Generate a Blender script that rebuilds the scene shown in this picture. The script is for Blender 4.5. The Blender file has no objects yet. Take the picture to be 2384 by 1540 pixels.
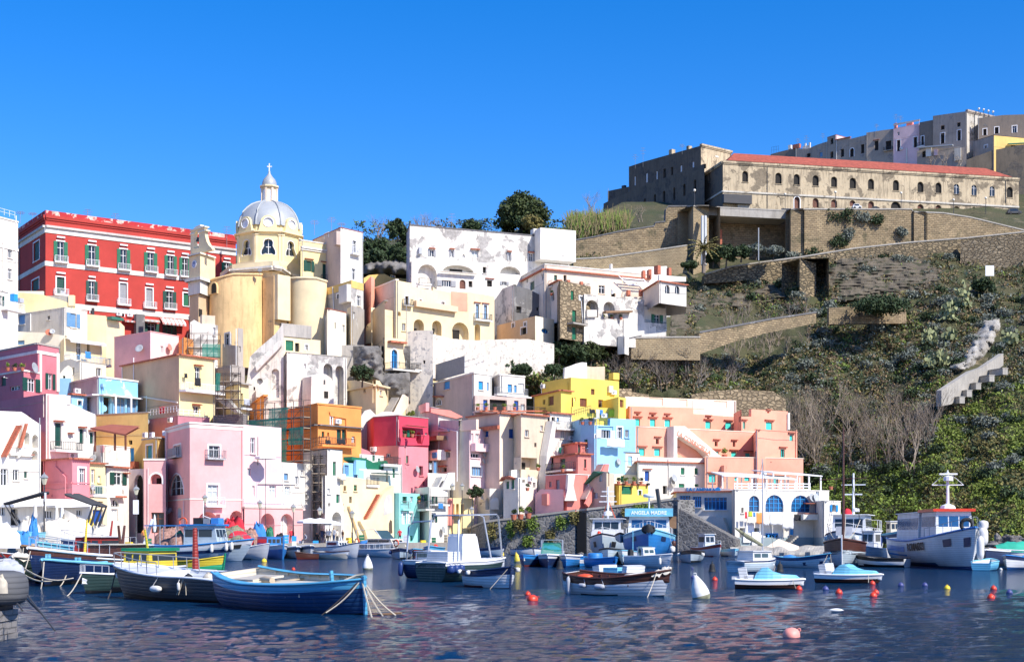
import bpy,bmesh,math,random
import numpy as np
from mathutils import Vector,Matrix,noise
from mathutils.geometry import tessellate_polygon
random.seed(7)
R=math.radians
F,CX,HY,CH=3311.0,1192.0,1244.0,2.4
scn=bpy.context.scene
COL=scn.collection
def P(x,y,Y):return Vector(((x-CX)*Y/F,Y,CH+(HY-y)*Y/F))
def G(x,Y,z=0.0):return Vector(((x-CX)*Y/F,Y,z))
def ZZ(y,Y):return CH+(HY-y)*Y/F
def WY(y):return CH*F/(y-HY)
MATS={}
def new_mat(name):
 m=bpy.data.materials.new(name);m.use_nodes=True
 nt=m.node_tree;b=nt.nodes['Principled BSDF']
 MATS[name]=m
 return m,nt,b
def nn(nt,typ,**kw):
 n=nt.nodes.new(typ)
 for k,v in kw.items():setattr(n,k,v)
 return n
def mixc(nt,fac,a,b,mode='MIX'):
 n=nn(nt,'ShaderNodeMix',data_type='RGBA',blend_type=mode)
 for s,v in ((n.inputs[0],fac),(n.inputs[6],a),(n.inputs[7],b)):
  if isinstance(v,bpy.types.NodeSocket):nt.links.new(v,s)
  elif isinstance(v,(int,float)):s.default_value=v
  else:s.default_value=(*v,1)
 return n.outputs[2]
def ramp(nt,src,lo,hi):
 n=nn(nt,'ShaderNodeMapRange');nt.links.new(src,n.inputs[0])
 n.inputs[1].default_value=lo;n.inputs[2].default_value=hi
 return n.outputs[0]
def noi(nt,vec,scale,detail=4,rough=.55,dist=0):
 n=nn(nt,'ShaderNodeTexNoise');nt.links.new(vec,n.inputs['Vector'])
 n.inputs['Scale'].default_value=scale;n.inputs['Detail'].default_value=detail
 n.inputs['Roughness'].default_value=rough;n.inputs['Distortion'].default_value=dist
 return n.outputs['Fac']
def mapping(nt,vec,sc):
 n=nn(nt,'ShaderNodeMapping');nt.links.new(vec,n.inputs[0]);n.inputs['Scale'].default_value=sc
 return n.outputs[0]
def bump(nt,b,h,strength,dist):
 n=nn(nt,'ShaderNodeBump');nt.links.new(h,n.inputs['Height'])
 n.inputs['Strength'].default_value=strength;n.inputs['Distance'].default_value=dist
 nt.links.new(n.outputs[0],b.inputs['Normal'])
def mul(c,k):return tuple(min(1,v*k) for v in c)
def plaster(name,col,dirt=.3,dcol=(.16,.14,.12),peel=0,pcol=(.42,.39,.35),peelscale=.5,rough=.9):
 m,nt,b=new_mat(name)
 g=nn(nt,'ShaderNodeNewGeometry').outputs['Position']
 c=mixc(nt,ramp(nt,noi(nt,g,.22,6,.62),.36,.62),mul(col,.80),mul(col,1.05))
 c=mixc(nt,ramp(nt,noi(nt,g,2.2,4),.3,.7),c,mixc(nt,.5,c,mul(col,.93)))
 st=ramp(nt,noi(nt,mapping(nt,g,(1.3,1.3,.16)),1.3,8,.75),.48,.72)
 s2=nn(nt,'ShaderNodeMath',operation='MULTIPLY');nt.links.new(st,s2.inputs[0]);s2.inputs[1].default_value=dirt
 c=mixc(nt,s2.outputs[0],c,dcol)
 bl=nn(nt,'ShaderNodeMath',operation='MULTIPLY');nt.links.new(ramp(nt,noi(nt,g,.9,9,.72,.4),.56,.66),bl.inputs[0]);bl.inputs[1].default_value=dirt*.75
 c=mixc(nt,bl.outputs[0],c,tuple(.5*q+.5*w for q,w in zip(dcol,mul(col,.7))))
 if peel:
  pk=ramp(nt,noi(nt,g,peelscale,7,.62,.3),.72-peel*.42,.745-peel*.42)
  pc=mixc(nt,ramp(nt,noi(nt,g,1.7,5),.35,.65),mul(pcol,.6),mul(pcol,1.15))
  p2=nn(nt,'ShaderNodeMath',operation='MULTIPLY');nt.links.new(pk,p2.inputs[0]);p2.inputs[1].default_value=.85
  c=mixc(nt,p2.outputs[0],c,pc)
 nt.links.new(c,b.inputs['Base Color']);b.inputs['Roughness'].default_value=rough
 bump(nt,b,noi(nt,g,3.5,5),.35,.04)
 return m
def masonry(name,col,col2,bw=.5,bh=.25,mortar=(.12,.1,.08),msize=.02,rubble=.0,moss=.2):
 m,nt,b=new_mat(name)
 uv=nn(nt,'ShaderNodeUVMap').outputs[0]
 g=nn(nt,'ShaderNodeNewGeometry').outputs['Position']
 nv=nn(nt,'ShaderNodeTexNoise');nt.links.new(uv,nv.inputs['Vector']);nv.inputs['Scale'].default_value=.8
 av=nn(nt,'ShaderNodeVectorMath',operation='SCALE');nt.links.new(nv.outputs['Color'],av.inputs[0]);av.inputs['Scale'].default_value=.35+rubble
 ad=nn(nt,'ShaderNodeVectorMath',operation='ADD');nt.links.new(uv,ad.inputs[0]);nt.links.new(av.outputs[0],ad.inputs[1])
 if rubble:
  vo=nn(nt,'ShaderNodeTexVoronoi',feature='DISTANCE_TO_EDGE');nt.links.new(mapping(nt,ad.outputs[0],(1/bw,1/bh,1)),vo.inputs['Vector']);vo.inputs['Scale'].default_value=1
  v2=nn(nt,'ShaderNodeTexVoronoi');nt.links.new(mapping(nt,ad.outputs[0],(1/bw,1/bh,1)),v2.inputs['Vector']);v2.inputs['Scale'].default_value=1
  sep=nn(nt,'ShaderNodeSeparateColor');nt.links.new(v2.outputs['Color'],sep.inputs[0])
  c=mixc(nt,sep.outputs[0],col,col2)
  edge=ramp(nt,vo.outputs['Distance'],msize*2,msize*2+.08)
  c=mixc(nt,edge,mortar,c);hh=edge
 else:
  br=nn(nt,'ShaderNodeTexBrick');nt.links.new(ad.outputs[0],br.inputs['Vector'])
  for k,v in (('Scale',1),('Brick Width',bw),('Row Height',bh),('Mortar Size',msize),('Mortar Smooth',.3),('Bias',-.1)):br.inputs[k].default_value=v
  br.inputs['Color1'].default_value=(*col,1);br.inputs['Color2'].default_value=(*col2,1);br.inputs['Mortar'].default_value=(*mortar,1)
  c=br.outputs['Color'];inv=nn(nt,'ShaderNodeMath',operation='SUBTRACT');inv.inputs[0].default_value=1;nt.links.new(br.outputs['Fac'],inv.inputs[1]);hh=inv.outputs[0]
 big=ramp(nt,noi(nt,g,.16,6,.6),.36,.66)
 c=mixc(nt,big,mixc(nt,.55,c,mul(mortar,1.2)),c)
 hol=ramp(nt,noi(nt,mapping(nt,g,(1,1,2.6)),.55,7,.7),.6,.68)
 h2=nn(nt,'ShaderNodeMath',operation='MULTIPLY');nt.links.new(hol,h2.inputs[0]);h2.inputs[1].default_value=.55
 c=mixc(nt,h2.outputs[0],c,mul(mortar,.8))
 if moss:
  ms=ramp(nt,noi(nt,g,.35,6,.65),.66-moss*.3,.72-moss*.2)
  m2=nn(nt,'ShaderNodeMath',operation='MULTIPLY');nt.links.new(ms,m2.inputs[0]);m2.inputs[1].default_value=.6
  c=mixc(nt,m2.outputs[0],c,(.055,.06,.03))
 nt.links.new(c,b.inputs['Base Color']);b.inputs['Roughness'].default_value=.95
 hm=nn(nt,'ShaderNodeMath',operation='ADD');nt.links.new(hh,hm.inputs[0]);nt.links.new(noi(nt,g,2.2,7,.7),hm.inputs[1])
 bump(nt,b,hm.outputs[0],.9,.16)
 return m
def simple(name,col,rough=.6,metal=0,var=.12,scale=1.5,emit=0,alpha=1,obj=False,trans=0):
 m,nt,b=new_mat(name)
 g=nn(nt,'ShaderNodeTexCoord').outputs['Object'] if obj else nn(nt,'ShaderNodeNewGeometry').outputs['Position']
 c=mixc(nt,ramp(nt,noi(nt,g,scale,5,.6),.3,.7),mul(col,1-var),mul(col,1+var*.6))
 nt.links.new(c,b.inputs['Base Color']);b.inputs['Roughness'].default_value=rough
 b.inputs['Metallic'].default_value=metal;b.inputs['Alpha'].default_value=alpha
 return m
def worn(name,col,under=(.35,.33,.3),amount=.3,rough=.45,scale=1.2,streak=True):
 m,nt,b=new_mat(name)
 g=nn(nt,'ShaderNodeTexCoord').outputs['Object']
 c=mixc(nt,ramp(nt,noi(nt,g,.7,5),.3,.7),mul(col,.8),mul(col,1.08))
 st=ramp(nt,noi(nt,mapping(nt,g,(2.5,2.5,.5)),1.6,7,.72),.56,.8)
 s2=nn(nt,'ShaderNodeMath',operation='MULTIPLY');nt.links.new(st,s2.inputs[0]);s2.inputs[1].default_value=amount
 c=mixc(nt,s2.outputs[0],c,under)
 ch=ramp(nt,noi(nt,g,scale*4,8,.75),.66,.69)
 s3=nn(nt,'ShaderNodeMath',operation='MULTIPLY');nt.links.new(ch,s3.inputs[0]);s3.inputs[1].default_value=amount*1.4
 c=mixc(nt,s3.outputs[0],c,mul(under,.9))
 nt.links.new(c,b.inputs['Base Color']);b.inputs['Roughness'].default_value=rough
 wv=nn(nt,'ShaderNodeTexWave',bands_direction='Z');nt.links.new(g,wv.inputs['Vector']);wv.inputs['Scale'].default_value=2.4;wv.inputs['Distortion'].default_value=.6
 sm=nn(nt,'ShaderNodeMath',operation='POWER');nt.links.new(wv.outputs['Fac'],sm.inputs[0]);sm.inputs[1].default_value=.2
 c=mixc(nt,sm.outputs[0],mul(col,.5),c);nt.links.new(c,b.inputs['Base Color'])
 bump(nt,b,sm.outputs[0],.5,.02)
 return m
class MB:
 def __init__(s):s.v=[];s.f=[];s.m=[];s.uv=[]
 def face(s,pts,mi=0,uv=None):
  i=len(s.v);s.v.extend([tuple(p) for p in pts]);s.f.append(tuple(range(i,i+len(pts))));s.m.append(mi)
  s.uv.extend(uv if uv else [(0,0)]*len(pts))
 def box(s,c,d,mi=0,rz=0,ry=0,rx=0):
  M=Matrix.Rotation(rz,3,'Z') @ Matrix.Rotation(ry,3,'Y') @ Matrix.Rotation(rx,3,'X')
  h=Vector(d)/2;q=[]
  for sx,sy,sz in ((-1,-1,-1),(1,-1,-1),(1,1,-1),(-1,1,-1),(-1,-1,1),(1,-1,1),(1,1,1),(-1,1,1)):
   q.append(Vector(c)+M@Vector((h.x*sx,h.y*sy,h.z*sz)))
  for f in ((0,3,2,1),(4,5,6,7),(0,1,5,4),(1,2,6,5),(2,3,7,6),(3,0,4,7)):
   p=[q[k] for k in f];a=(p[1]-p[0]).length;bb=(p[3]-p[0]).length
   s.face(p,mi,[(0,0),(a,0),(a,bb),(0,bb)])
 def grid(s,rows,mi=0,closed=False,uv=None):
  i=len(s.v);n=len(rows[0])
  for r in rows:s.v.extend([tuple(p) for p in r])
  for a in range(len(rows)-1):
   for b in range(n if closed else n-1):
    c=(b+1) % n
    s.f.append((i+a*n+b,i+a*n+c,i+(a+1)*n+c,i+(a+1)*n+b));s.m.append(mi(a,b) if callable(mi) else mi)
    s.uv.extend([(b,a),(b+1,a),(b+1,a+1),(b,a+1)] if not uv else [uv(a,b),uv(a,b+1),uv(a+1,b+1),uv(a+1,b)])
 def tube(s,pts,r,seg=6,mi=0,cap=True):
  pts=[Vector(p) for p in pts];rows=[]
  for k,p in enumerate(pts):
   t=(pts[min(k+1,len(pts)-1)]-pts[max(k-1,0)])
   t=t.normalized() if t.length>1e-9 else Vector((0,0,1))
   a=t.cross(Vector((0,0,1)) if abs(t.z)<.9 else Vector((1,0,0))).normalized();b=t.cross(a)
   rr=r[k] if isinstance(r,(list,tuple)) else r
   rows.append([p+(a*math.cos(2*math.pi*j/seg)+b*math.sin(2*math.pi*j/seg))*rr for j in range(seg)])
  s.grid(rows,mi,closed=True)
  if cap:s.face(rows[0][::-1],mi);s.face(rows[-1],mi)
 def lathe(s,c,prof,seg=16,mi=0,a0=0,a1=2*math.pi,sc=(1,1),ax=None):
  c=Vector(c);rows=[];closed=abs(a1-a0-2*math.pi)<1e-6
  n=seg if closed else seg+1
  for (r,z) in prof:
   row=[Vector((r*math.cos(a0+(a1-a0)*j/seg)*sc[0],r*math.sin(a0+(a1-a0)*j/seg)*sc[1],z)) for j in range(n)]
   if ax is not None:row=[ax@p for p in row]
   rows.append([c+p for p in row])
  rr=max(p[0] for p in prof)
  s.grid(rows,mi,closed=closed,uv=lambda a,b:(b*(a1-a0)/seg*rr,prof[a][1]))
 def build(s,name,mats,parent=None,smooth=False,world=True):
  me=bpy.data.meshes.new(name)
  off=Vector((0,0,0))
  if parent is not None and world:off=ROOTLOC.get(parent.name,Vector((0,0,0)))
  me.from_pydata([(v[0]-off.x,v[1]-off.y,v[2]-off.z) for v in s.v] if off.length else s.v,[],s.f)
  if not isinstance(mats,(list,tuple)):mats=[mats]
  for m in mats:me.materials.append(MATS[m] if isinstance(m,str) else m)
  if len(mats)>1:me.polygons.foreach_set('material_index',s.m)
  if smooth:me.polygons.foreach_set('use_smooth',[True]*len(s.f))
  uvl=me.uv_layers.new(name='UVMap');uvl.data.foreach_set('uv',[c for u in s.uv for c in u])
  me.update()
  if smooth:me.validate()
  o=bpy.data.objects.new(name,me);COL.objects.link(o)
  if parent is not None:
   o.parent=parent
   if world:ROOTLOC[o.name]=off
  return o
ROOTLOC={}
def tag(o,label=None,cat=None,group=None,kind=None):
 if label:o['label']=label
 if cat:o['category']=cat
 if group:o['group']=group
 if kind:o['kind']=kind
 return o
def empty(name,loc,label=None,cat=None,group=None,rz=0):
 o=bpy.data.objects.new(name,None);COL.objects.link(o);o.location=loc;o.rotation_euler=(0,0,rz)
 o.empty_display_size=.1
 ROOTLOC[o.name]=Vector(loc)
 return tag(o,label,cat,group)
def kids(o):return KIDS.get(o.name,[])
def copy_tree(o,loc,rz,label,group=None,scale=None,rot=None):
 def rec(s,par):
  c=s.copy();COL.objects.link(c);c.parent=par
  for ch in [q for q in ALLC if q.parent is s]:rec(ch,c)
  return c
 ALLC=list(o.children_recursive)
 r=rec(o,None);r.location=loc;r.rotation_euler=rot if rot else (0,0,rz)
 if label:r['label']=label
 if group:r['group']=group
 if scale:r.scale=(scale,)*3 if isinstance(scale,(int,float)) else scale
 return r
class Face:
 def __init__(s,a,b):
  s.a=Vector((a[0],a[1]));d=Vector((b[0],b[1]))-s.a
  s.L=d.length;s.d=d/s.L;s.n=Vector((s.d.y,-s.d.x))
 def hit(s,x,y):
  k=Vector(((x-CX)/F,1.0))
  t=s.a.dot(s.n)/k.dot(s.n)
  q=k*t
  return (q-s.a).dot(s.d),CH+(HY-y)/F*t
 def pt(s,u,z,o=0.0):
  q=s.a+s.d*u+s.n*o
  return Vector((q.x,q.y,z))
 def box(s,mb,u0,u1,z0,z1,o0,o1,mi=0):
  p=[s.pt(u,z,o) for o in (o0,o1) for (u,z) in ((u0,z0),(u1,z0),(u1,z1),(u0,z1))]
  for f in ((4,5,6,7),(0,3,2,1),(0,1,5,4),(2,3,7,6),(1,2,6,5),(3,0,4,7)):
   q=[p[k] for k in f];a=(q[1]-q[0]).length;b=(q[3]-q[0]).length
   mb.face(q,mi,[(u0,z0),(u0+a,z0),(u0+a,z0+b),(u0,z0+b)])
def shape_pts(kind,u0,z0,u1,z1,n=8):
 if kind=='r':return [(u0,z0),(u1,z0),(u1,z1),(u0,z1)]
 if kind=='o':return [((u0+u1)/2+(u1-u0)/2*math.cos(t),(z0+z1)/2+(z1-z0)/2*math.sin(t)) for t in [2*math.pi*i/16 for i in range(16)]]
 if kind=='v':
  w=u1-u0;h=z1-z0;q=[(-.5,.1),(-.42,.0),(-.2,.1),(0,.06),(.2,.1),(.42,.0),(.5,.1),(.48,.28),(.38,.44),(.3,.58),(.33,.76),(.25,.93),(0,1),(-.25,.93),(-.33,.76),(-.3,.58),(-.38,.44),(-.48,.28)]
  return [(u0+w/2+a*w,z0+b*h) for a,b in q]
 r=(u1-u0)/2;rise=r if kind=='a' else min(r*.62,(z1-z0)*.9)
 if kind=='s':rise=(z1-z0)*.97
 rise=min(rise,(z1-z0)*.999)
 return [(u0,z0),(u1,z0)]+[((u0+u1)/2+r*math.cos(t),z1-rise+rise*math.sin(t)) for t in [math.pi*i/n for i in range(n+1)]]
def poly_fill(mb,F_,outer,holes,off=0,mi=0):
 loops=[[Vector((p[0],p[1],0)) for p in outer]]+[[Vector((p[0],p[1],0)) for p in h] for h in holes]
 flat=[p for l in loops for p in l]
 for t in tessellate_polygon(loops):
  q=[flat[k] for k in t]
  if (q[1]-q[0]).cross(q[2]-q[0]).z<0:q=q[::-1]
  mb.face([F_.pt(p.x,p.y,off) for p in q],mi,[(p.x,p.y) for p in q])
W=(.82,.775,.69)
plaster('white',W,.38,(.42,.38,.33),.05,(.6,.56,.5))
plaster('white_aged',(.80,.76,.68),.45,(.24,.21,.18),.18)
plaster('white_peel',(.78,.73,.65),.6,(.16,.15,.14),.42,(.36,.34,.32),.33)
plaster('whitewash',(.80,.72,.60),.5,(.3,.27,.24),.4,(.5,.46,.42),1.3)
plaster('grey_plaster',(.46,.42,.37),.5,(.15,.14,.14),.2,(.55,.53,.5))
plaster('grey_light',(.62,.58,.53),.4,(.22,.2,.2),.1)  # also colours left sides of white houses, painting their shade in grey
plaster('grey_dark',(.17,.165,.165),.5,(.05,.05,.05),.3,(.3,.29,.28),.4)
plaster('rose',(.78,.26,.29),.12,(.4,.15,.16))
plaster('red',(.50,.055,.042),.12,(.3,.03,.03),0)
plaster('red_peel',(.50,.035,.04),.12,(.3,.03,.03),.45,(.75,.6,.5),.6)
plaster('crimson',(.64,.06,.11),.1,(.35,.04,.06))
plaster('coral',(.78,.27,.22),.15,(.4,.15,.12))
plaster('salmon',(.86,.40,.27),.08,(.5,.2,.14))
plaster('peach',(.86,.62,.42),.15,(.5,.3,.2),.04)
plaster('peach_light',(.88,.72,.56),.15,(.5,.38,.28))
plaster('pink',(.86,.44,.42),.08,(.5,.25,.25))
plaster('pink_light',(.88,.62,.62),.1,(.5,.35,.35))
plaster('magenta',(.60,.20,.23),.15,(.3,.1,.12),.06,(.75,.7,.68))
plaster('mauve',(.50,.22,.26),.35,(.25,.12,.12))
plaster('mauve_grey',(.64,.50,.43),.3,(.3,.24,.22))  # also laid on left sides of pale houses as painted shade
plaster('ochre',(.86,.58,.19),.2,(.4,.25,.08))
plaster('church_ochre',(.88,.60,.29),.6,(.32,.2,.09),.1,(.45,.34,.22),.35)
plaster('cream',(.87,.71,.44),.18,(.45,.34,.2))
plaster('cream_pale',(.86,.79,.63),.2,(.45,.38,.26),.05)
plaster('yellow',(.86,.64,.13),.08,(.5,.35,.08))
plaster('yellow_soft',(.90,.74,.38),.1,(.5,.4,.18))
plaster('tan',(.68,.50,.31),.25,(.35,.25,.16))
plaster('orange',(.88,.34,.09),.12,(.45,.16,.05))
plaster('sky_blue',(.33,.62,.84),.1,(.2,.35,.5),.06,(.75,.75,.73))
plaster('sky_blue_peel',(.28,.62,.86),.1,(.2,.35,.5),.4,(.8,.8,.78),.6)
plaster('aqua',(.32,.76,.70),.12,(.2,.45,.4))
plaster('lilac',(.74,.60,.60),.2,(.35,.28,.28))
plaster('beige',(.70,.58,.43),.35,(.3,.24,.18),.08)
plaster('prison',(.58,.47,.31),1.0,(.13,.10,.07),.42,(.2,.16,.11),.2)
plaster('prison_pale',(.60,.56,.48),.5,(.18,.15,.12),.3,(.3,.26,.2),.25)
plaster('prison_dark',(.15,.125,.095),.7,(.05,.045,.04),.4,(.1,.09,.08),.25)  # prison plaster darkened to paint in the shade of left-facing walls
plaster('skyline_grey',(.44,.37,.30),.5,(.14,.13,.13),.25,(.3,.28,.27),.3)
plaster('skyline_dark',(.25,.21,.17),.5,(.1,.1,.1),.25,(.18,.17,.16),.3)  # darker tone of the ridge house plaster
plaster('concrete',(.42,.39,.34),.5,(.14,.12,.1),.15)
plaster('quay_stone',(.34,.31,.27),.5,(.1,.09,.08),.2)
plaster('sea_grey',(.34,.42,.44),.3,(.12,.14,.14))
masonry('tufa',(.46,.345,.20),(.28,.205,.12),.9,.42,(.10,.08,.05),.03,0,.35)
masonry('tufa_light',(.52,.40,.235),(.40,.30,.175),.62,.32,(.13,.105,.07),.02,0,.1)
masonry('rubble',(.46,.35,.20),(.26,.20,.12),1.1,.5,(.10,.08,.05),.04,.3)
masonry('rubble_pale',(.54,.42,.26),(.30,.23,.14),1.05,.55,(.17,.13,.08),.03,.3,.05)
masonry('lava_stone',(.17,.16,.155),(.085,.08,.08),.7,.55,(.24,.23,.215),.05,.25,.22)
masonry('lava_dark',(.11,.105,.1),(.04,.04,.042),.55,.5,(.2,.19,.18),.045,.25,.05)
masonry('block',(.34,.31,.29),(.27,.25,.24),.6,.28,(.16,.15,.14),.02,0,0)
simple('roof_tile',(.48,.15,.085),.85,var=.4,scale=3)
simple('roof_red',(.37,.085,.05),.85,var=.35,scale=1.2)
simple('terracotta',(.52,.16,.09),.8,var=.3,scale=3)
simple('lead',(.40,.42,.43),.5,.1,var=.12,scale=.5)
simple('lead_dark',(.22,.24,.26),.6,.1)
simple('glass',(.025,.035,.045),.12)
simple('glass_blue',(.02,.09,.22),.15)
simple('glass_sky',(.16,.33,.55),.2)
simple('curtain',(.5,.55,.55),.8)
simple('void',(.02,.018,.016),.9)
simple('void_warm',(.10,.065,.045),.9)
simple('door_rust',(.17,.07,.045),.8,var=.4)
simple('paint_white',(.82,.82,.82),.5,var=.05)
simple('paint_green',(.015,.17,.085),.55,var=.15)
simple('paint_dgreen',(.01,.075,.055),.55,var=.15)
simple('paint_blue',(.03,.33,.75),.5,var=.12)
simple('paint_navy',(.015,.09,.38),.5,var=.12)
simple('paint_turq',(.07,.70,.60),.5,var=.08)
simple('paint_teal',(.03,.30,.36),.5)
simple('paint_brown',(.20,.07,.035),.6,var=.25)
simple('paint_grey',(.35,.36,.38),.6)
simple('paint_red',(.55,.04,.02),.55)
simple('hood',(.34,.10,.06),.8)
simple('iron',(.05,.05,.055),.6)
simple('iron_grey',(.28,.29,.3),.6)
simple('steel',(.55,.56,.58),.35,.6,var=.05)
simple('scaffold',(.10,.08,.07),.7,var=.4)
simple('net_green',(.01,.22,.16),.9,alpha=.72)
simple('wood',(.26,.15,.08),.7,var=.3)
simple('wood_pale',(.55,.44,.3),.7,var=.25)
simple('cloth_white',(.80,.80,.80),.9,var=.05)
simple('cloth_cream',(.74,.68,.58),.9,var=.2)
simple('cloth_red',(.66,.03,.05),.9,var=.15)
simple('cloth_blue',(.05,.25,.6),.9,var=.2)
simple('cloth_black',(.02,.02,.025),.9)
simple('cloth_green',(.03,.42,.28),.7,var=.2)
simple('cloth_orange',(.8,.3,.08),.9)
simple('cloth_lime',(.5,.62,.05),.9)
simple('cloth_grey',(.45,.47,.52),.9,var=.15)
simple('lamp_glass',(.62,.58,.42),.25)
simple('globe',(.85,.80,.68),.3)
simple('text_blue',(.02,.22,.55),.6)
simple('text_salmon',(.82,.30,.20),.7)
simple('awning_stripe',(.75,.35,.32),.9)
simple('rope',(.52,.46,.36),.9,var=.3)
simple('rope_dark',(.06,.05,.045),.9)
simple('graffiti',(.2,.5,.7),.8,var=.5,scale=1)
simple('skin',(.55,.32,.22),.6)
simple('hair',(.05,.035,.025),.7)
SHUT=dict(g='paint_green',k='paint_dgreen',b='paint_blue',n='paint_navy',t='paint_turq',o='paint_brown',y='paint_grey',w='paint_white',e='paint_teal',r='door_rust',c='glass_sky')
FRAME=dict(W='paint_white',L='paint_white',B='paint_blue',G='paint_green',T='paint_turq',D='iron',O='paint_brown',I='iron',S='lead')
def railing(F_,parent,u0,u1,z,proj,mat,h=1.0,step=.22):
 mb=MB()
 for o in (proj,):F_.box(mb,u0,u1,z+h-.05,z+h,o-.06,o);F_.box(mb,u0,u1,z+.08,z+.12,o-.05,o-.01)
 for u in (u0,u1-.05):F_.box(mb,u,u+.05,z+h-.05,z+h,0.02,proj-.06);F_.box(mb,u,u+.05,z+.08,z+.12,0.02,proj-.06)
 n=max(2,int((u1-u0)/step))
 for k in range(n+1):
  u=u0+(u1-u0-.03)*k/n;F_.box(mb,u,u+.035,z,z+h-.05,proj-.05,proj-.015)
 m=max(1,int(proj/step))
 for k in range(m):
  for u in (u0+.005,u1-.04):F_.box(mb,u,u+.035,z+.01,z+h-.05,proj*k/m+.03,proj*k/m+.065)
 return mb.build('railing',mat,parent)
def opening(F_,root,tok,px,flags,wallmat,holes,surf=0.0):
 shape,kind=tok[0],tok[1]
 x0,y0,x1,y1=px
 u0,zt=F_.hit(x0,(y0+y1)/2)[0],F_.hit((x0+x1)/2,y0)[1]
 u1,zb=F_.hit(x1,(y0+y1)/2)[0],F_.hit((x0+x1)/2,y1)[1]
 if u1-u0<.12 or zt-zb<.12:return
 u0=max(u0,.06);u1=min(u1,F_.L-.06)
 if u1-u0<.12:return
 pts=shape_pts(shape,u0,zb,u1,zt)
 clash=any(not (u1+.02<h[0] or u0-.02>h[2] or zt+.02<h[1] or zb-.02>h[3]) for h in holes)
 if not clash:holes.append((u0,zb,u1,zt,pts))
 deep=1.4 if kind in 'NKM' else (.45 if kind=='D' else .28)
 if 'z' in flags:deep=.12
 base=-deep if not clash else .01
 w,h=u1-u0,zt-zb
 isdoor=h>1.9 and 'd' in flags
 nm='archway' if kind in 'NK' else ('door' if isdoor else 'window')
 mb=MB()
 if not clash:
  n=len(pts)
  for k in range(n):
   a,b=pts[k],pts[(k+1) % n]
   mb.face([F_.pt(a[0],a[1],0),F_.pt(a[0],a[1],base),F_.pt(b[0],b[1],base),F_.pt(b[0],b[1],0)],0,[(a[0],a[1])]*4)
 mats=[wallmat,'paint_white',FRAME.get(kind,'paint_white'),'hood','roof_tile']
 if kind in 'NKM':
  poly_fill(mb,F_,pts,[],base,0)
 f=.07
 if kind in FRAME and kind not in 'D':
  if shape=='r' or h>1.5*w:
   F_.box(mb,u0,u1,zb,zb+f,base+.02,base+.09,2)
   F_.box(mb,u0,u0+f,zb+f,zt-(f if shape=='r' else w*.5),base+.02,base+.09,2)
   F_.box(mb,u1-f,u1,zb+f,zt-(f if shape=='r' else w*.5),base+.02,base+.09,2)
  if shape=='r':F_.box(mb,u0,u1,zt-f,zt,base+.02,base+.09,2)
  nv=1 if w<1.7 else max(2,int(w/.9));nv=int(flags[flags.index('#')+1]) if '#' in flags else nv
  for k in range(1,nv+1):
   uu=u0+w*k/(nv+1)
   top=zt-f if shape=='r' else zt-(w/2-math.sqrt(max(0,(w/2)**2-(uu-u0-w/2)**2)))-.05 if shape in 'a' else zt-h*.12
   F_.box(mb,uu-.045,uu+.045,zb+f,top,base+.021,base+.1,2)
  nh=1 if h>1.4 else 0;nh=int(flags[flags.index('%')+1]) if '%' in flags else nh
  for k in range(1,nh+1):
   zz=zb+(h*(.7 if nh==1 else k/(nh+1)))
   uu0,uu1=u0+f,u1-f
   if shape in 'a' and zz>zt-w/2:q=math.sqrt(max(.01,(w/2)**2-(zz-zt+w/2)**2));uu0,uu1=u0+w/2-q,u0+w/2+q
   F_.box(mb,uu0,uu1,zz-.035,zz+.035,base+.022,base+.085,2)
  if shape in 'a' and w>1.6:
   pr=pts[2:]
   mb.tube([F_.pt(a,b,base+.06) for a,b in pr],.07,4,2)
 if kind=='D':
  F_.box(mb,u0,u1,zb-.001,zb+.04,base+.02,base+.09,2)
 if 's' in flags or 'q' in flags:
  t=.2 if w>.7 else .13;mi=1 if 's' in flags else 0
  if shape=='r':
   for a in ((u0-t,u0,zb,zt+t),(u1,u1+t,zb,zt+t),(u0,u1,zt,zt+t)):F_.box(mb,a[0],a[1],a[2],a[3],.005,.06,mi)
  else:
   out=shape_pts(shape,u0-t,zb,u1+t,zt+t)
   n=len(pts)
   for k in range(1,n-(1 if shape !='o' else 0)):
    a,b,c,d=pts[k],pts[(k+1) % n],out[(k+1) % n],out[k]
    mb.face([F_.pt(*a,.06),F_.pt(*d,.06),F_.pt(*c,.06),F_.pt(*b,.06)],mi)
    mb.face([F_.pt(*d,.06),F_.pt(*d,0),F_.pt(*c,0),F_.pt(*c,.06)],mi)
   a,b,c,d=pts[n-1],pts[0],out[0],out[n-1]
   mb.face([F_.pt(*a,.06),F_.pt(*d,.06),F_.pt(*c,.06),F_.pt(*b,.06)],mi)
 if 'l' in flags:F_.box(mb,u0-.12,u1+.12,zb-.12,zb-.003,.006,.17,1 if 's' in flags else 0)
 if 'h' in flags:F_.box(mb,u0-.35,u1+.35,zt+.22,zt+.36,.008,.28,3)
 if 'm' in flags:F_.box(mb,u0-.1,u1+.1,zt+.55,zt+.8,.008,.3,1)
 if 'e' in flags:
  F_.box(mb,u0-.25,u1+.25,zt+.14,zt+.22,.008,.5,4)
  for k in range(int((w+.5)/.22)):uu=u0-.25+.22*k;F_.box(mb,uu,uu+.13,zt+.225,zt+.29,.008,.54,4)
 wo=mb.build(nm,mats,root)
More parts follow.
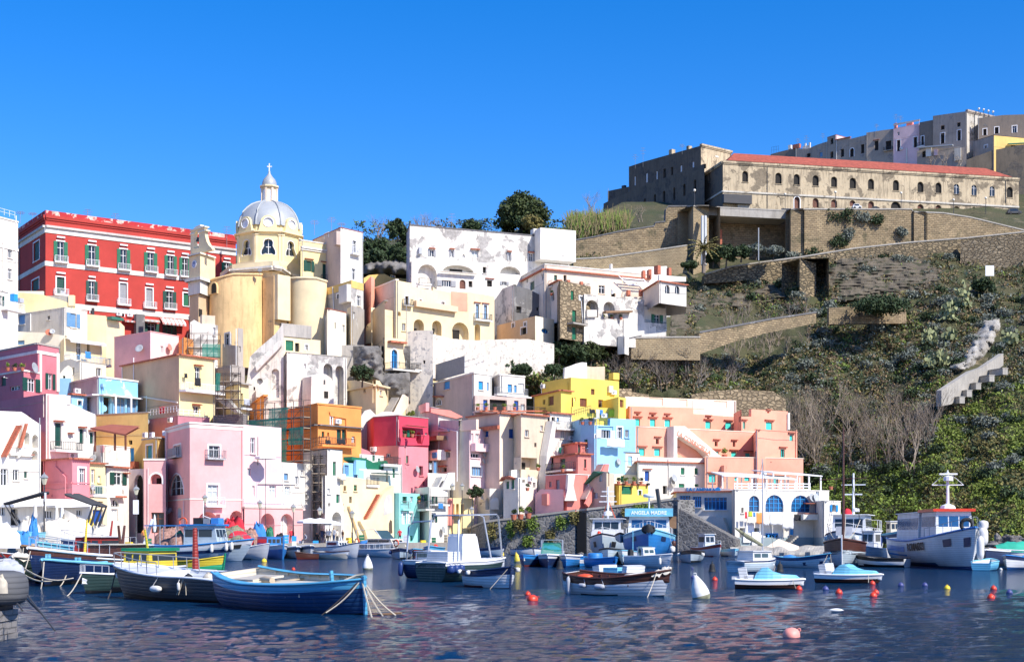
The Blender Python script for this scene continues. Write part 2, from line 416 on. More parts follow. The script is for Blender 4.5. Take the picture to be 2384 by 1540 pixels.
 if kind in 'NK' and kind=='K':
  m2=MB();ww=w*.3;m2f=Face((F_.pt(0,0,base+.03)[0],F_.pt(0,0,base+.03)[1]),(F_.pt(1,0,base+.03)[0],F_.pt(1,0,base+.03)[1]))
  m2f.box(m2,u0+w*.3,u1-w*.3,zb+.05,zb+min(2.0,h*.62),0,.05);m2.build('pane','void',wo)
 elif kind not in 'NM':
  m2=MB()
  pm={'D':'void','L':'curtain','B':'glass_blue','S':'glass_sky'}.get(kind,'glass') if kind in FRAME else SHUT.get(kind,'void')
  if kind=='D' and 'R' in flags:pm='door_rust'
  if kind in FRAME:
   poly_fill(m2,F_,pts,[],base+.005)
   m2.build('pane',pm,wo)
  elif shape=='r':
   gm=MB();poly_fill(gm,F_,pts,[],base+.005);gm.build('pane','void',wo)
   n=2 if w>.55 else 1
   for k in range(n):
    m3=MB();a,b=u0+.02+(w-.04)*k/n+.01,u0+.02+(w-.04)*(k+1)/n-.01
    F_.box(m3,a,b,zb+.03,zt-.03,base+.03,base+.07)
    F_.box(m3,a,b,zb+h*.48,zb+h*.52,base+.071,base+.09)
    ns=int(h/.16)
    for q in range(ns):
     zz=zb+.08+(h-.16)*q/ns
     if abs(zz-zb-h*.5)>.1:F_.box(m3,a+.06,b-.06,zz,zz+.06,base+.071,base+.095)
    m3.build('shutter' if not isdoor else 'door_leaf',pm,wo)
  else:
   poly_fill(m2,F_,pts,[],base+.03);m2.build('door_leaf' if isdoor else 'shutter',pm,wo)
 if 'x' in flags:
  sm=SHUT.get(flags[flags.index('x')+1:flags.index('x')+2],'paint_dgreen')
  for sgn in (0,1):
   m3=MB();wd=w*.52
   if sgn and 'X' in flags:continue
   a,b=(u0-wd,u0-.01) if sgn==0 else (u1+.01,u1+wd)
   F_.box(m3,a,b,zb+.02,zt-.02,.065,.11)
   ns=int(h/.2)
   for q in range(ns):F_.box(m3,a+.06,b-.06,zb+.08+(h-.16)*q/ns,zb+.15+(h-.16)*q/ns,.111,.135)
   m3.build('shutter',sm,wo)
 for fl,mt in (('i','iron'),('j','paint_white')):
  if fl in flags:
   ex=.55;proj=.75
   mb2=MB();F_.box(mb2,u0-ex,u1+ex,zb-.2,zb-.03,.01,proj)
   bl=mb2.build('balcony','concrete' if fl=='i' else 'paint_white',root)
   railing(F_,bl,u0-ex+.03,u1+ex-.03,zb-.03,proj-.02,mt)
 return wo
HOUSES=[]
def parse_houses(txt):
 cur=None;out=[]
 for ln in txt.strip().split('\n'):
  ln=ln.strip()
  if not ln:continue
  if ln[0]=='#':
   a=[q.strip() for q in ln[1:].split('|')]
   cur=dict(name=a[0],label=a[1],cat=a[2] if len(a)>2 else 'house',group=a[3] if len(a)>3 else None,c=[],t=None,tr=0,m='white',r=None,d=8,z=-1.5,w=[],h=[],T={},f={},x=[]);out.append(cur);continue
  t=ln.split()
  k=t[0]
  if k=='c':cur['c']=[tuple(float(q) for q in p.split(',')) for p in t[1:]]
  elif k=='t':cur['t']=float(t[1]);cur['tr']=int(t[2]) if len(t)>2 else 0
  elif k=='m':cur['m']=t[1]
  elif k=='f':cur['f'][int(t[1])]=t[2]
  elif k=='r':cur['r']=t[1:]
  elif k=='d':cur['d']=float(t[1])
  elif k=='z':cur['zpx']=float(t[1])
  elif k=='T':cur['T'][int(t[1])]=[tuple(float(q) for q in p.split(',')) for p in t[2:]]
  elif k=='w':cur['w'].append((t[1],tuple(float(q) for q in t[2].split(',')),t[3] if len(t)>3 else ''))
  elif k=='h':cur['h'].append((*map(float,t[1].split(',')),t[2],float(t[3]),int(t[4]) if len(t)>4 else 0))
  elif k=='x':cur['x'].append(t[1:])
 return out
def house(h):
 c=h['c'];W2=[Vector(((x-CX)*Y/F,Y)) for x,Y in c]
 ref=c[h['tr']];zt=ZZ(h['t'],ref[1])
 zb=h['z'] if 'zpx' not in h else ZZ(h['zpx'],ref[1])
 ctr=sum(W2,Vector((0,0)))/len(W2)
 root=empty(h['name'],(ctr.x,ctr.y,max(zb,0)),h['label'],h['cat'],h['group'])
 mats=[h['m']]+[v for v in h['f'].values()]
 mb=MB();faces=[]
 nf=len(c)-1
 holes=[[] for _ in range(nf)]
 for i in range(nf):faces.append(Face(W2[i],W2[i+1]))
 for tok,px,fl in h['w']:
  xc=(px[0]+px[2])/2
  i=next((k for k in range(nf) if c[k][0]<=xc<=c[k+1][0]),0 if xc<c[0][0] else nf-1)
  opening(faces[i],root,tok,px,fl,h['f'].get(i,h['m']),holes[i])
 bdir=Vector((0,0))
 for f in faces:bdir-=f.n*f.L
 bdir.normalize()
 for i,f in enumerate(faces):
  mi=mats.index(h['f'][i]) if i in h['f'] else 0
  top=[(f.L,zt),(0,zt)]
  if i in h['T']:
   q=[f.hit(x,y) for x,y in h['T'][i]]
   q=[(min(max(u,0),f.L),z) for u,z in q]
   q[0]=(0,q[0][1]);q[-1]=(f.L,q[-1][1])
   top=q[::-1]
   lo=min(z for u,z in q)-.3
   n2=-f.n
   for k in range(len(q)-1):
    a,b=q[k],q[k+1]
    mb.face([f.pt(a[0],a[1]),f.pt(b[0],b[1]),f.pt(b[0],b[1],-.5),f.pt(a[0],a[1],-.5)],mi,[a,b,b,a])
    mb.face([f.pt(b[0],b[1],-.5),f.pt(b[0],min(zt,lo)-.5,-.5),f.pt(a[0],min(zt,lo)-.5,-.5),f.pt(a[0],a[1],-.5)],mi,[a,b,b,a])
  tp=top[::-1];hs=[hh for hh in holes[i] if hh[1]>zb+.05 and hh[3]<max(p[1] for p in top)-.03]
  iv=[]
  for hh in sorted(hs,key=lambda q:q[0]):
   if iv and hh[0]<iv[-1][1]+.04:iv[-1][1]=max(iv[-1][1],hh[2])
   else:iv.append([hh[0],hh[2]])
  cuts=[0]+[(iv[k][1]+iv[k+1][0])/2 for k in range(len(iv)-1)]+[f.L]
  ip=lambda u:float(np.interp(u,[p[0] for p in tp],[p[1] for p in tp]))
  for ua,ub in zip(cuts,cuts[1:]):
   mid=[p for p in tp if ua+1e-4<p[0]<ub-1e-4]
   ta=tp[0][1] if ua==0 else ip(ua);tb=tp[-1][1] if ub==f.L else ip(ub)
   outer=[(ua,zb),(ub,zb),(ub,tb)]+mid[::-1]+[(ua,ta)]
   poly_fill(mb,f,outer,[hh[4] for hh in hs if ua<=hh[0] and hh[2]<=ub],0,mi)
 L,Rr=W2[0],W2[-1];d=h['d'];zc=zt-.02
 for i in h['T']:
  zc=min(zc,min(faces[i].hit(x,y)[1] for x,y in h['T'][i])-.15)
 def away(p,k):
  q=Vector((p.x/p.y+k,1.0)).normalized();return p+q*d
 bl,br_=away(L,.015),away(Rr,-.015)
 for a,b in ((bl,L),(Rr,br_),(br_,bl)):
  la=(b-a).length
  mb.face([(a.x,a.y,zb),(b.x,b.y,zb),(b.x,b.y,zc),(a.x,a.y,zc)],0,[(0,zb),(la,zb),(la,zc),(0,zc)])
 mb.face([(p.x,p.y,zc) for p in list(W2)+[br_,bl]],0)
 wall=mb.build('wall',mats,root)
 if h['r']:
  st=h['r'][0];mt=h['r'][1] if len(h['r'])>1 else 'concrete'
  m2=MB();th,pr={'flat':(.22,.1),'tile':(.16,.38),'cornice':(.5,.35),'thin':(.12,.06)}[st]
  for i,f in enumerate(faces):
   if i in h['T']:continue
   F0,F1=-.02 if i else-pr*.5,f.L+(.02 if i<nf-1 else pr*.5)
   f.box(m2,F0,F1,zt+.003+.004*i,zt+th+.004*i,-.5,pr)
   if st=='tile':
    for k in range(int(f.L/.3)):f.box(m2,k*.3,k*.3+.17,zt-.05,zt+.004,pr-.12,pr+.03)
   if st=='cornice':f.box(m2,F0+.1,F1-.1,zt-.3,zt,.01,pr*.5)
  m2.build('roof',mt,root)
 for y0,y1,mt,off,rf in h['h']:
  Yr=c[rf][1];za,zc2=ZZ(y1,Yr),ZZ(y0,Yr)
  m2=MB()
  for i,f in enumerate(faces):f.box(m2,-.0+.004*i,f.L-.004*i,za,zc2,.005,off)
  m2.build('band',mt,root)
 h['root']=root;h['faces']=faces;h['zt']=zt
 for x in h['x']:extra(h,x)
 rn=random.Random(h['name'])
 for f in faces:
  if f.L<3.5 or zt-max(zb,2)<3 or h['cat'] in ('wall','prison'):continue
  for k in range(int(rn.random()<.45)):
   z=zt-rn.uniform(.8,min(7,zt-max(zb,1.5)-.8));m2=MB();n=9;s=rn.uniform(.05,.3)
   m2.tube([f.pt(.1+(f.L-.2)*i/n,z-s*math.sin(math.pi*i/n)+.04*math.sin(i*1.3),.05) for i in range(n+1)],.02,3);m2.build('cable','iron_grey',root)
  if rn.random()<.6:
   u=rn.choice([.25,f.L-.25]);m2=MB();m2.tube([f.pt(u,zt-.1,.1),f.pt(u,max(zb,2),.1)],.06,5);m2.build('drainpipe',rn.choice([h['m'],'paint_white','iron_grey','lead']),root)
 return h
def nearest(h,x):
 c=h['c'];nf=len(c)-1
 return h['faces'][next((k for k in range(nf) if c[k][0]<=x<=c[k+1][0]),0 if x<c[0][0] else nf-1)]
def extra(h,x):
 k=x[0];a=[float(q) for q in x[1].split(',')]
 xs_={'poly':a[2::2],'pipe':a[0::2],'rail':[a[0],a[2]] if len(a)>2 else a,'fence':[a[0],a[2]] if len(a)>2 else a,'awning':[a[0],a[2]] if len(a)>2 else a,
   'box':[a[0],a[2]] if len(a)>2 else a,'cloth':[a[0],a[2]] if len(a)>2 else a,'stairs':[a[0],a[2]] if len(a)>2 else a}.get(k,[a[0]])
 f0=nearest(h,(min(xs_)+max(xs_))/2);root=h['root'];mb=MB()
 class CF:
  d,n,L=f0.d,f0.n,f0.L
  pt,box=f0.pt,f0.box
  def hit(s,x,y):
   u,z=f0.hit(x,y);uc=min(max(u,-4),f0.L+4)
   if uc !=u:
    q=f0.pt(uc,0);z=CH+(HY-y)/F*q.y
   return uc,z
 f=CF()
 if k=='pipe':
  pts=[f.hit(a[i],a[i+1]) for i in range(0,len(a),2)]
  mb.tube([f.pt(u,z,.12) for u,z in pts],.07,6);mb.build('drainpipe',x[2] if len(x)>2 else h['m'],root)
 elif k=='ac':
  u,z=f.hit(a[0],a[1]);f.box(mb,u-.45,u+.45,z,z+.62,.06,.42)
  o=mb.build('air_conditioner','paint_white',root);m2=MB()
  m2.tube([f.pt(u-.12,z+.31,.421),f.pt(u-.12,z+.31,.44)],.23,12);m2.build('fan_grille','iron_grey',o)
 elif k=='dish':
  u,z=f.hit(a[0],a[1]);r=a[2] if len(a)>2 else .45
  n3=Vector((f.n.x+.5,f.n.y,.35)).normalized();q=n3.to_track_quat('Z','Y').to_matrix()
  mb.lathe(f.pt(u,z,.5),[(.01,-.12),(r*.5,-.09),(r*.85,-.03),(r,.02),(r*.98,.03),(r*.5,-.07),(.01,-.1)],14,ax=q)
  mb.tube([f.pt(u,z-.1,0),f.pt(u,z-.05,.4)],.03,5);mb.build('satellite_dish','lead' if len(x)<3 else x[2],root,smooth=True)
 elif k=='rail':
  u0,z=f.hit(a[0],a[1]);u1,_=f.hit(a[2],a[1]);pr=a[3] if len(a)>3 else 1.1
  f.box(mb,u0,u1,z-.25,z,.01,pr);o=mb.build('balcony',x[3] if len(x)>3 else 'paint_white',root)
  railing(f,o,u0+.03,u1-.03,z,pr-.03,x[2] if len(x)>2 else 'iron',1.0,.25)
 elif k=='fence':
  u0,z=f.hit(a[0],a[1]);u1,z1=f.hit(a[2],a[3]) ;mt=x[2] if len(x)>2 else 'iron'
  hh=a[4] if len(a)>4 else 1.0
  for zz in (hh,hh*.5):f.box(mb,u0,u1,z+zz-.04,z+zz,-.28,-.24)
  n=max(2,int((u1-u0)/.8))
  for i in range(n+1):uu=u0+(u1-u0-.05)*i/n;f.box(mb,uu,uu+.05,z,z+hh-.04,-.28,-.24)
  mb.build('railing',mt,root)
 elif k=='awning':
  u0,z=f.hit(a[0],a[1]);u1,_=f.hit(a[2],a[1]);_,z2=f.hit(a[0],a[3]);pr=1.3;n=max(3,int((u1-u0)/.35))
  m2=[x[2] if len(x)>2 else 'cloth_white','paint_white']
  for i in range(n):
   ua,ub=u0+(u1-u0)*i/n,u0+(u1-u0)*(i+1)/n
   p=[f.pt(ua,z,.02),f.pt(ub,z,.02),f.pt(ub,(z+z2)/2+.15,pr*.6),f.pt(ua,(z+z2)/2+.15,pr*.6)]
   q=[p[3],p[2],f.pt(ub,z2+.25,pr),f.pt(ua,z2+.25,pr)];r_=[q[3],q[2],f.pt(ub,z2,pr),f.pt(ua,z2,pr)]
   for s_ in (p,q,r_):
    mb.face(s_[::-1],i % 2);mb.face([v-Vector((0,0,.04)) for v in s_],i % 2)
  mb.build('awning',m2,root)
 elif k=='box':
  u0,z1=f.hit(a[0],a[1]);u1,z0=f.hit(a[2],a[3])
  f.box(mb,u0,u1,min(z0,z1),max(z0,z1),a[4],a[5]);mb.build(x[3] if len(x)>3 else 'chimney',x[2] if len(x)>2 else h['m'],root)
 elif k=='poly':
  pts=[f.hit(a[i],a[i+1]) for i in range(2,len(a),2)]
  ar=sum(pts[i][0]*pts[(i+1) % len(pts)][1]-pts[(i+1) % len(pts)][0]*pts[i][1] for i in range(len(pts)))
  if ar<0:pts=pts[::-1]
  poly_fill(mb,f,pts,[],a[1])
  for i in range(len(pts)):
   p,q=pts[i],pts[(i+1) % len(pts)]
   mb.face([f.pt(*p,a[1]),f.pt(*p,a[0]),f.pt(*q,a[0]),f.pt(*q,a[1])],0,[p,p,q,q])
  mb.build(x[3] if len(x)>3 else 'band',x[2],root)
 elif k=='stairs':
  (ua,za),(ub,zb2)=f.hit(a[0],a[1]),f.hit(a[2],a[3]);n=max(4,int(abs(zb2-za)/.2));wd=a[4] if len(a)>4 else 1.2
  lo=min(za,zb2)
  for i in range(n):
   p,q=ua+(ub-ua)*i/n,ua+(ub-ua)*(i+1)/n;zt=za+(zb2-za)*(i+1)/n
   f.box(mb,min(p,q),max(p,q),zt-.28,zt,.02,wd)
  mb.build('staircase',x[2] if len(x)>2 else h['m'],root)
 elif k=='cloth':
  u0,z1=f.hit(a[0],a[1]);u1,z0=f.hit(a[2],a[3]);o=a[4] if len(a)>4 else .9;rows=[]
  for j in range(6):
   rows.append([f.pt(u0+(u1-u0)*i/6,z1+(z0-z1)*j/5+.05*math.sin(i*2.1),o+.06*math.sin(i*1.9+j*.7)*(j/5)) for i in range(7)])
  mb.grid(rows);q=mb.build('laundry',x[2],None,smooth=True)
  q.modifiers.new('s','SOLIDIFY').thickness=.03
  tag(q,' '.join(x[3:]).replace('_',' ') or 'washing hung out to dry on a line','laundry','washing hung on the house fronts')
cam_d=bpy.data.cameras.new('camera');cam=bpy.data.objects.new('camera',cam_d);COL.objects.link(cam);scn.camera=cam
cam.location=(0,0,CH);cam.rotation_euler=(R(90),0,0)
cam_d.sensor_width=36;cam_d.lens=36*F/2384;cam_d.shift_y=(HY-770)/2384;cam_d.clip_end=6000;cam_d.clip_start=.5
SUN=Vector((.52,-.50,.66)).normalized()
sel=math.asin(SUN.z);saz=math.atan2(SUN.x,SUN.y)
w=bpy.data.worlds.new('World');scn.world=w;w.use_nodes=True;nt=w.node_tree
bg=nt.nodes['Background'];sky=nn(nt,'ShaderNodeTexSky',sky_type='NISHITA');sky.sun_disc=False
sky.sun_elevation=sel;sky.sun_rotation=saz;sky.air_density=.95;sky.dust_density=.15;sky.ozone_density=4.5
hs=nn(nt,'ShaderNodeHueSaturation');hs.inputs['Saturation'].default_value=1.38;hs.inputs['Value'].default_value=1.12
nt.links.new(sky.outputs[0],hs.inputs['Color']);nt.links.new(mixc(nt,1.0,hs.outputs[0],(1.0,.82,1.0),'MULTIPLY'),bg.inputs[0]);bg.inputs[1].default_value=.14
sd=bpy.data.lights.new('sun','SUN');sd.energy=4.8;sd.angle=R(.5);sd.color=(1,.94,.84)
so=bpy.data.objects.new('sun',sd);COL.objects.link(so);so.rotation_euler=(-SUN).to_track_quat('-Z','Y').to_euler();so.location=(100,-60,150)
scn.view_settings.view_transform='Standard';scn.view_settings.look='None';scn.view_settings.exposure=.42;scn.view_settings.gamma=1
scn.cycles.max_bounces=5;scn.cycles.diffuse_bounces=3;scn.cycles.glossy_bounces=2;scn.cycles.transparent_max_bounces=6
m,nt,b=new_mat('sea')
g=nn(nt,'ShaderNodeNewGeometry').outputs['Position']
b.inputs['Base Color'].default_value=(.004,.026,.05,1);b.inputs['Roughness'].default_value=.06;b.inputs['IOR'].default_value=1.22;b.inputs['Specular IOR Level'].default_value=.24
big=noi(nt,mapping(nt,g,(.03,.02,1)),1,3)
cc=mixc(nt,ramp(nt,big,.35,.65),(.003,.036,.11),(.005,.046,.12));nt.links.new(cc,b.inputs['Base Color'])
h1=noi(nt,mapping(nt,g,(1.0,1.9,1)),4.6,8,.7,.3)
h2=noi(nt,mapping(nt,g,(1.0,1.8,1)),5,4,.6,.5)
ad=nn(nt,'ShaderNodeMath',operation='MULTIPLY_ADD');nt.links.new(h2,ad.inputs[0]);ad.inputs[1].default_value=.3;nt.links.new(h1,ad.inputs[2])
bump(nt,b,ad.outputs[0],1.0,.36)
ys=[4]
while ys[-1]<330:ys.append(ys[-1]*1.0075+.02)
ys+=[400,700,1500,4500]
xs=[-900,-500,-420]+list(np.linspace(-400,2784,620))+[2900,3600,4500]
V=[]
rs=np.random.RandomState(3)
waves=[(rs.uniform(.3,1.05),rs.uniform(-1.2,1.2),rs.uniform(0,6.3)) for _ in range(26)]
xa=np.array(xs,float)
rows=[]
for y in ys:
 X=(xa-CX)/F*y*1.02;Z=np.zeros_like(X)
 if y<330:
  for lam,an,ph in waves:
   if lam<y*.0075*2.2:continue
   kx,ky=math.sin(an)*6.283/lam,math.cos(an)*6.283/lam
   Z+=.0062*lam*np.sin(kx*X+ky*y+ph+.5*np.sin(.31*X+.2*y+ph))
 rows.append(np.stack([X,np.full_like(X,y),Z],1))
A=np.concatenate(rows);nx,ny=len(xs),len(ys)
idx=np.arange(nx*ny).reshape(ny,nx)
q=np.stack([idx[:-1,:-1],idx[:-1,1:],idx[1:,1:],idx[1:,:-1]],-1).reshape(-1,4)
def np_mesh(name,A,q,mat,smooth=False):
 me=bpy.data.meshes.new(name);n=q.shape[1]
 me.vertices.add(len(A));me.vertices.foreach_set('co',A.astype('f4').ravel())
 me.loops.add(q.size);me.loops.foreach_set('vertex_index',q.ravel().astype('i4'))
 me.polygons.add(len(q));me.polygons.foreach_set('loop_start',np.arange(0,q.size,n,dtype='i4'))
 me.polygons.foreach_set('use_smooth',[smooth]*len(q))
 me.materials.append(MATS[mat]);me.update();me.validate()
 o=bpy.data.objects.new(name,me);COL.objects.link(o);return o
sea=np_mesh('water',A,q,'sea',True);sea['kind']='structure'
mb=MB();mb.box((0,2000,-4),(9000,5000,1));tag(mb.build('ground',simple('seabed',(.03,.05,.05))),kind='structure')
CTRL=[(-900,[(1330,205),(1200,228),(1000,252),(800,266),(700,276),(640,300),(600,380)]),
 (400,[(1330,205),(1200,228),(1000,254),(800,270),(700,280),(640,300),(600,380)]),
 (800,[(1330,222),(1200,236),(1000,256),(850,272),(760,288),(650,302),(600,312),(585,360)]),
 (900,[(1330,225),(1200,237),(1000,257),(850,273),(760,290),(650,303),(575,312),(560,350)]),
 (1000,[(1330,225),(1210,238),(1000,259),(850,274),(780,292),(640,305),(560,315),(545,345)]),
 (1150,[(1330,225),(1210,240),(1000,240),(880,232),(850,237),(780,275),(640,306),(560,316),(540,350)]),
 (1250,[(1330,226),(1190,241),(1000,242),(880,234),(850,240),(780,270),(640,306),(560,316),(530,345)]),
 (1330,[(1330,228),(1150,240),(930,238),(860,243),(790,254),(760,275),(640,308),(565,326),(530,345)]),
 (1450,[(1330,228),(1100,244),(920,246),(840,252),(795,257),(760,276),(640,312),(545,328),(500,350),(470,370)]),
 (1600,[(1330,228),(1000,248),(920,250),(840,254),(780,272),(700,300),(630,314),(520,334),(495,350),(470,375)]),
 (1750,[(1330,230),(1100,254),(930,266),(840,281),(700,302),(612,316),(590,334),(500,352),(460,380)]),
 (1900,[(1330,226),(1240,236),(1100,250),(900,268),(750,290),(645,307),(600,311),(575,334),(500,352),(400,420)]),
 (2050,[(1330,205),(1250,222),(1150,238),(950,264),(750,289),(620,309),(585,316),(560,334),(500,352),(380,440)]),
 (2200,[(1330,190),(1255,206),(1100,232),(900,262),(750,286),(650,303),(575,318),(545,334),(500,352),(360,450)]),
 (2400,[(1330,170),(1262,186),(1200,203),(1000,238),(850,264),(700,292),(660,303),(560,320),(535,338),(500,356),(340,470)]),
 (3200,[(1330,140),(1200,180),(1000,220),(850,250),(700,280),(600,300),(560,320),(535,340),(500,360),(340,480)])]
cxs=np.array([c[0] for c in CTRL],float)
def hill_Y(x,y):
 i=int(np.clip(np.searchsorted(cxs,x)-1,0,len(cxs)-2));t=min(1,max(0,(x-cxs[i])/(cxs[i+1]-cxs[i])));t=t*t*(3-2*t)
 r=[]
 for k in (i,i+1):
  p=CTRL[k][1];r.append(float(np.interp(-y,[-q[0] for q in p],[q[1] for q in p])))
 return r[0]*(1-t)+r[1]*t
def hill_top(x):return float(np.interp(x,cxs,[c[1][-1][0] for c in CTRL]))
def hill_pt(x,y,up=0):
 Y=hill_Y(x,y);n=noise.noise(Vector((x*.018,y*.02,3)))*3.2+noise.noise(Vector((x*.06,y*.07,9)))*1.3
 k=1 if x>1420 else .3
 p=P(x,y,Y+n*k);p.z+=up
 return p
rows=[]
xsn=list(np.arange(-900,760,40))+list(np.arange(760,2460,8))+list(np.arange(2460,3201,60))
NR=120
for j in range(NR+1):
 t=j/NR;rows.append([tuple(hill_pt(x,1330+(hill_top(x)-1330)*t)) for x in xsn])
last=rows[-1];rows.append([(p[0]*1.4,p[1]+260,p[2]-4) for p in last]);rows.append([(p[0]*2,p[1]+900,-5) for p in last])
A=np.array(rows).reshape(-1,3);nx,ny=len(xsn),len(rows);idx=np.arange(nx*ny).reshape(ny,nx)
q=np.stack([idx[:-1,:-1],idx[:-1,1:],idx[1:,1:],idx[1:,:-1]],-1).reshape(-1,4)
m,nt,b=new_mat('hillside')
g=nn(nt,'ShaderNodeNewGeometry').outputs['Position']
c=mixc(nt,ramp(nt,noi(nt,g,.09,6,.65),.35,.62),(.11,.09,.045),(.05,.065,.022))
c=mixc(nt,ramp(nt,noi(nt,mapping(nt,g,(1,1,2.2)),.22,7,.7),.56,.64),c,(.24,.19,.12))
c=mixc(nt,ramp(nt,noi(nt,g,1.1,6,.7),.4,.65),c,(.06,.06,.025))
nt.links.new(c,b.inputs['Base Color']);b.inputs['Roughness'].default_value=1
bump(nt,b,noi(nt,g,.9,8,.7),1,.5)
hill=np_mesh('hill',A,q,'hillside',True);hill['kind']='structure'
QE=[(-420,98),(-60,107),(150,114),(290,134),(450,155),(620,163),(760,167),(900,172),(1000,180),(1100,194),(1160,208)]
mb=MB()
for k in range(len(QE)-1):
 a,b_=G(*QE[k],1.4),G(*QE[k+1],1.4)
 aa,bb=G(QE[k][0],QE[k][1]+60,1.4),G(QE[k+1][0],QE[k+1][1]+60,1.4)
 mb.face([a,b_,bb,aa],1);a0,b0=Vector((a.x,a.y,-3)),Vector((b_.x,b_.y,-3))
 L=(b_-a).length
 mb.face([a0,b0,b_,a],0,[(0,-3),(L,-3),(L,1.4),(0,1.4)])
tag(mb.build('pavement',['quay_stone','concrete']),kind='structure')
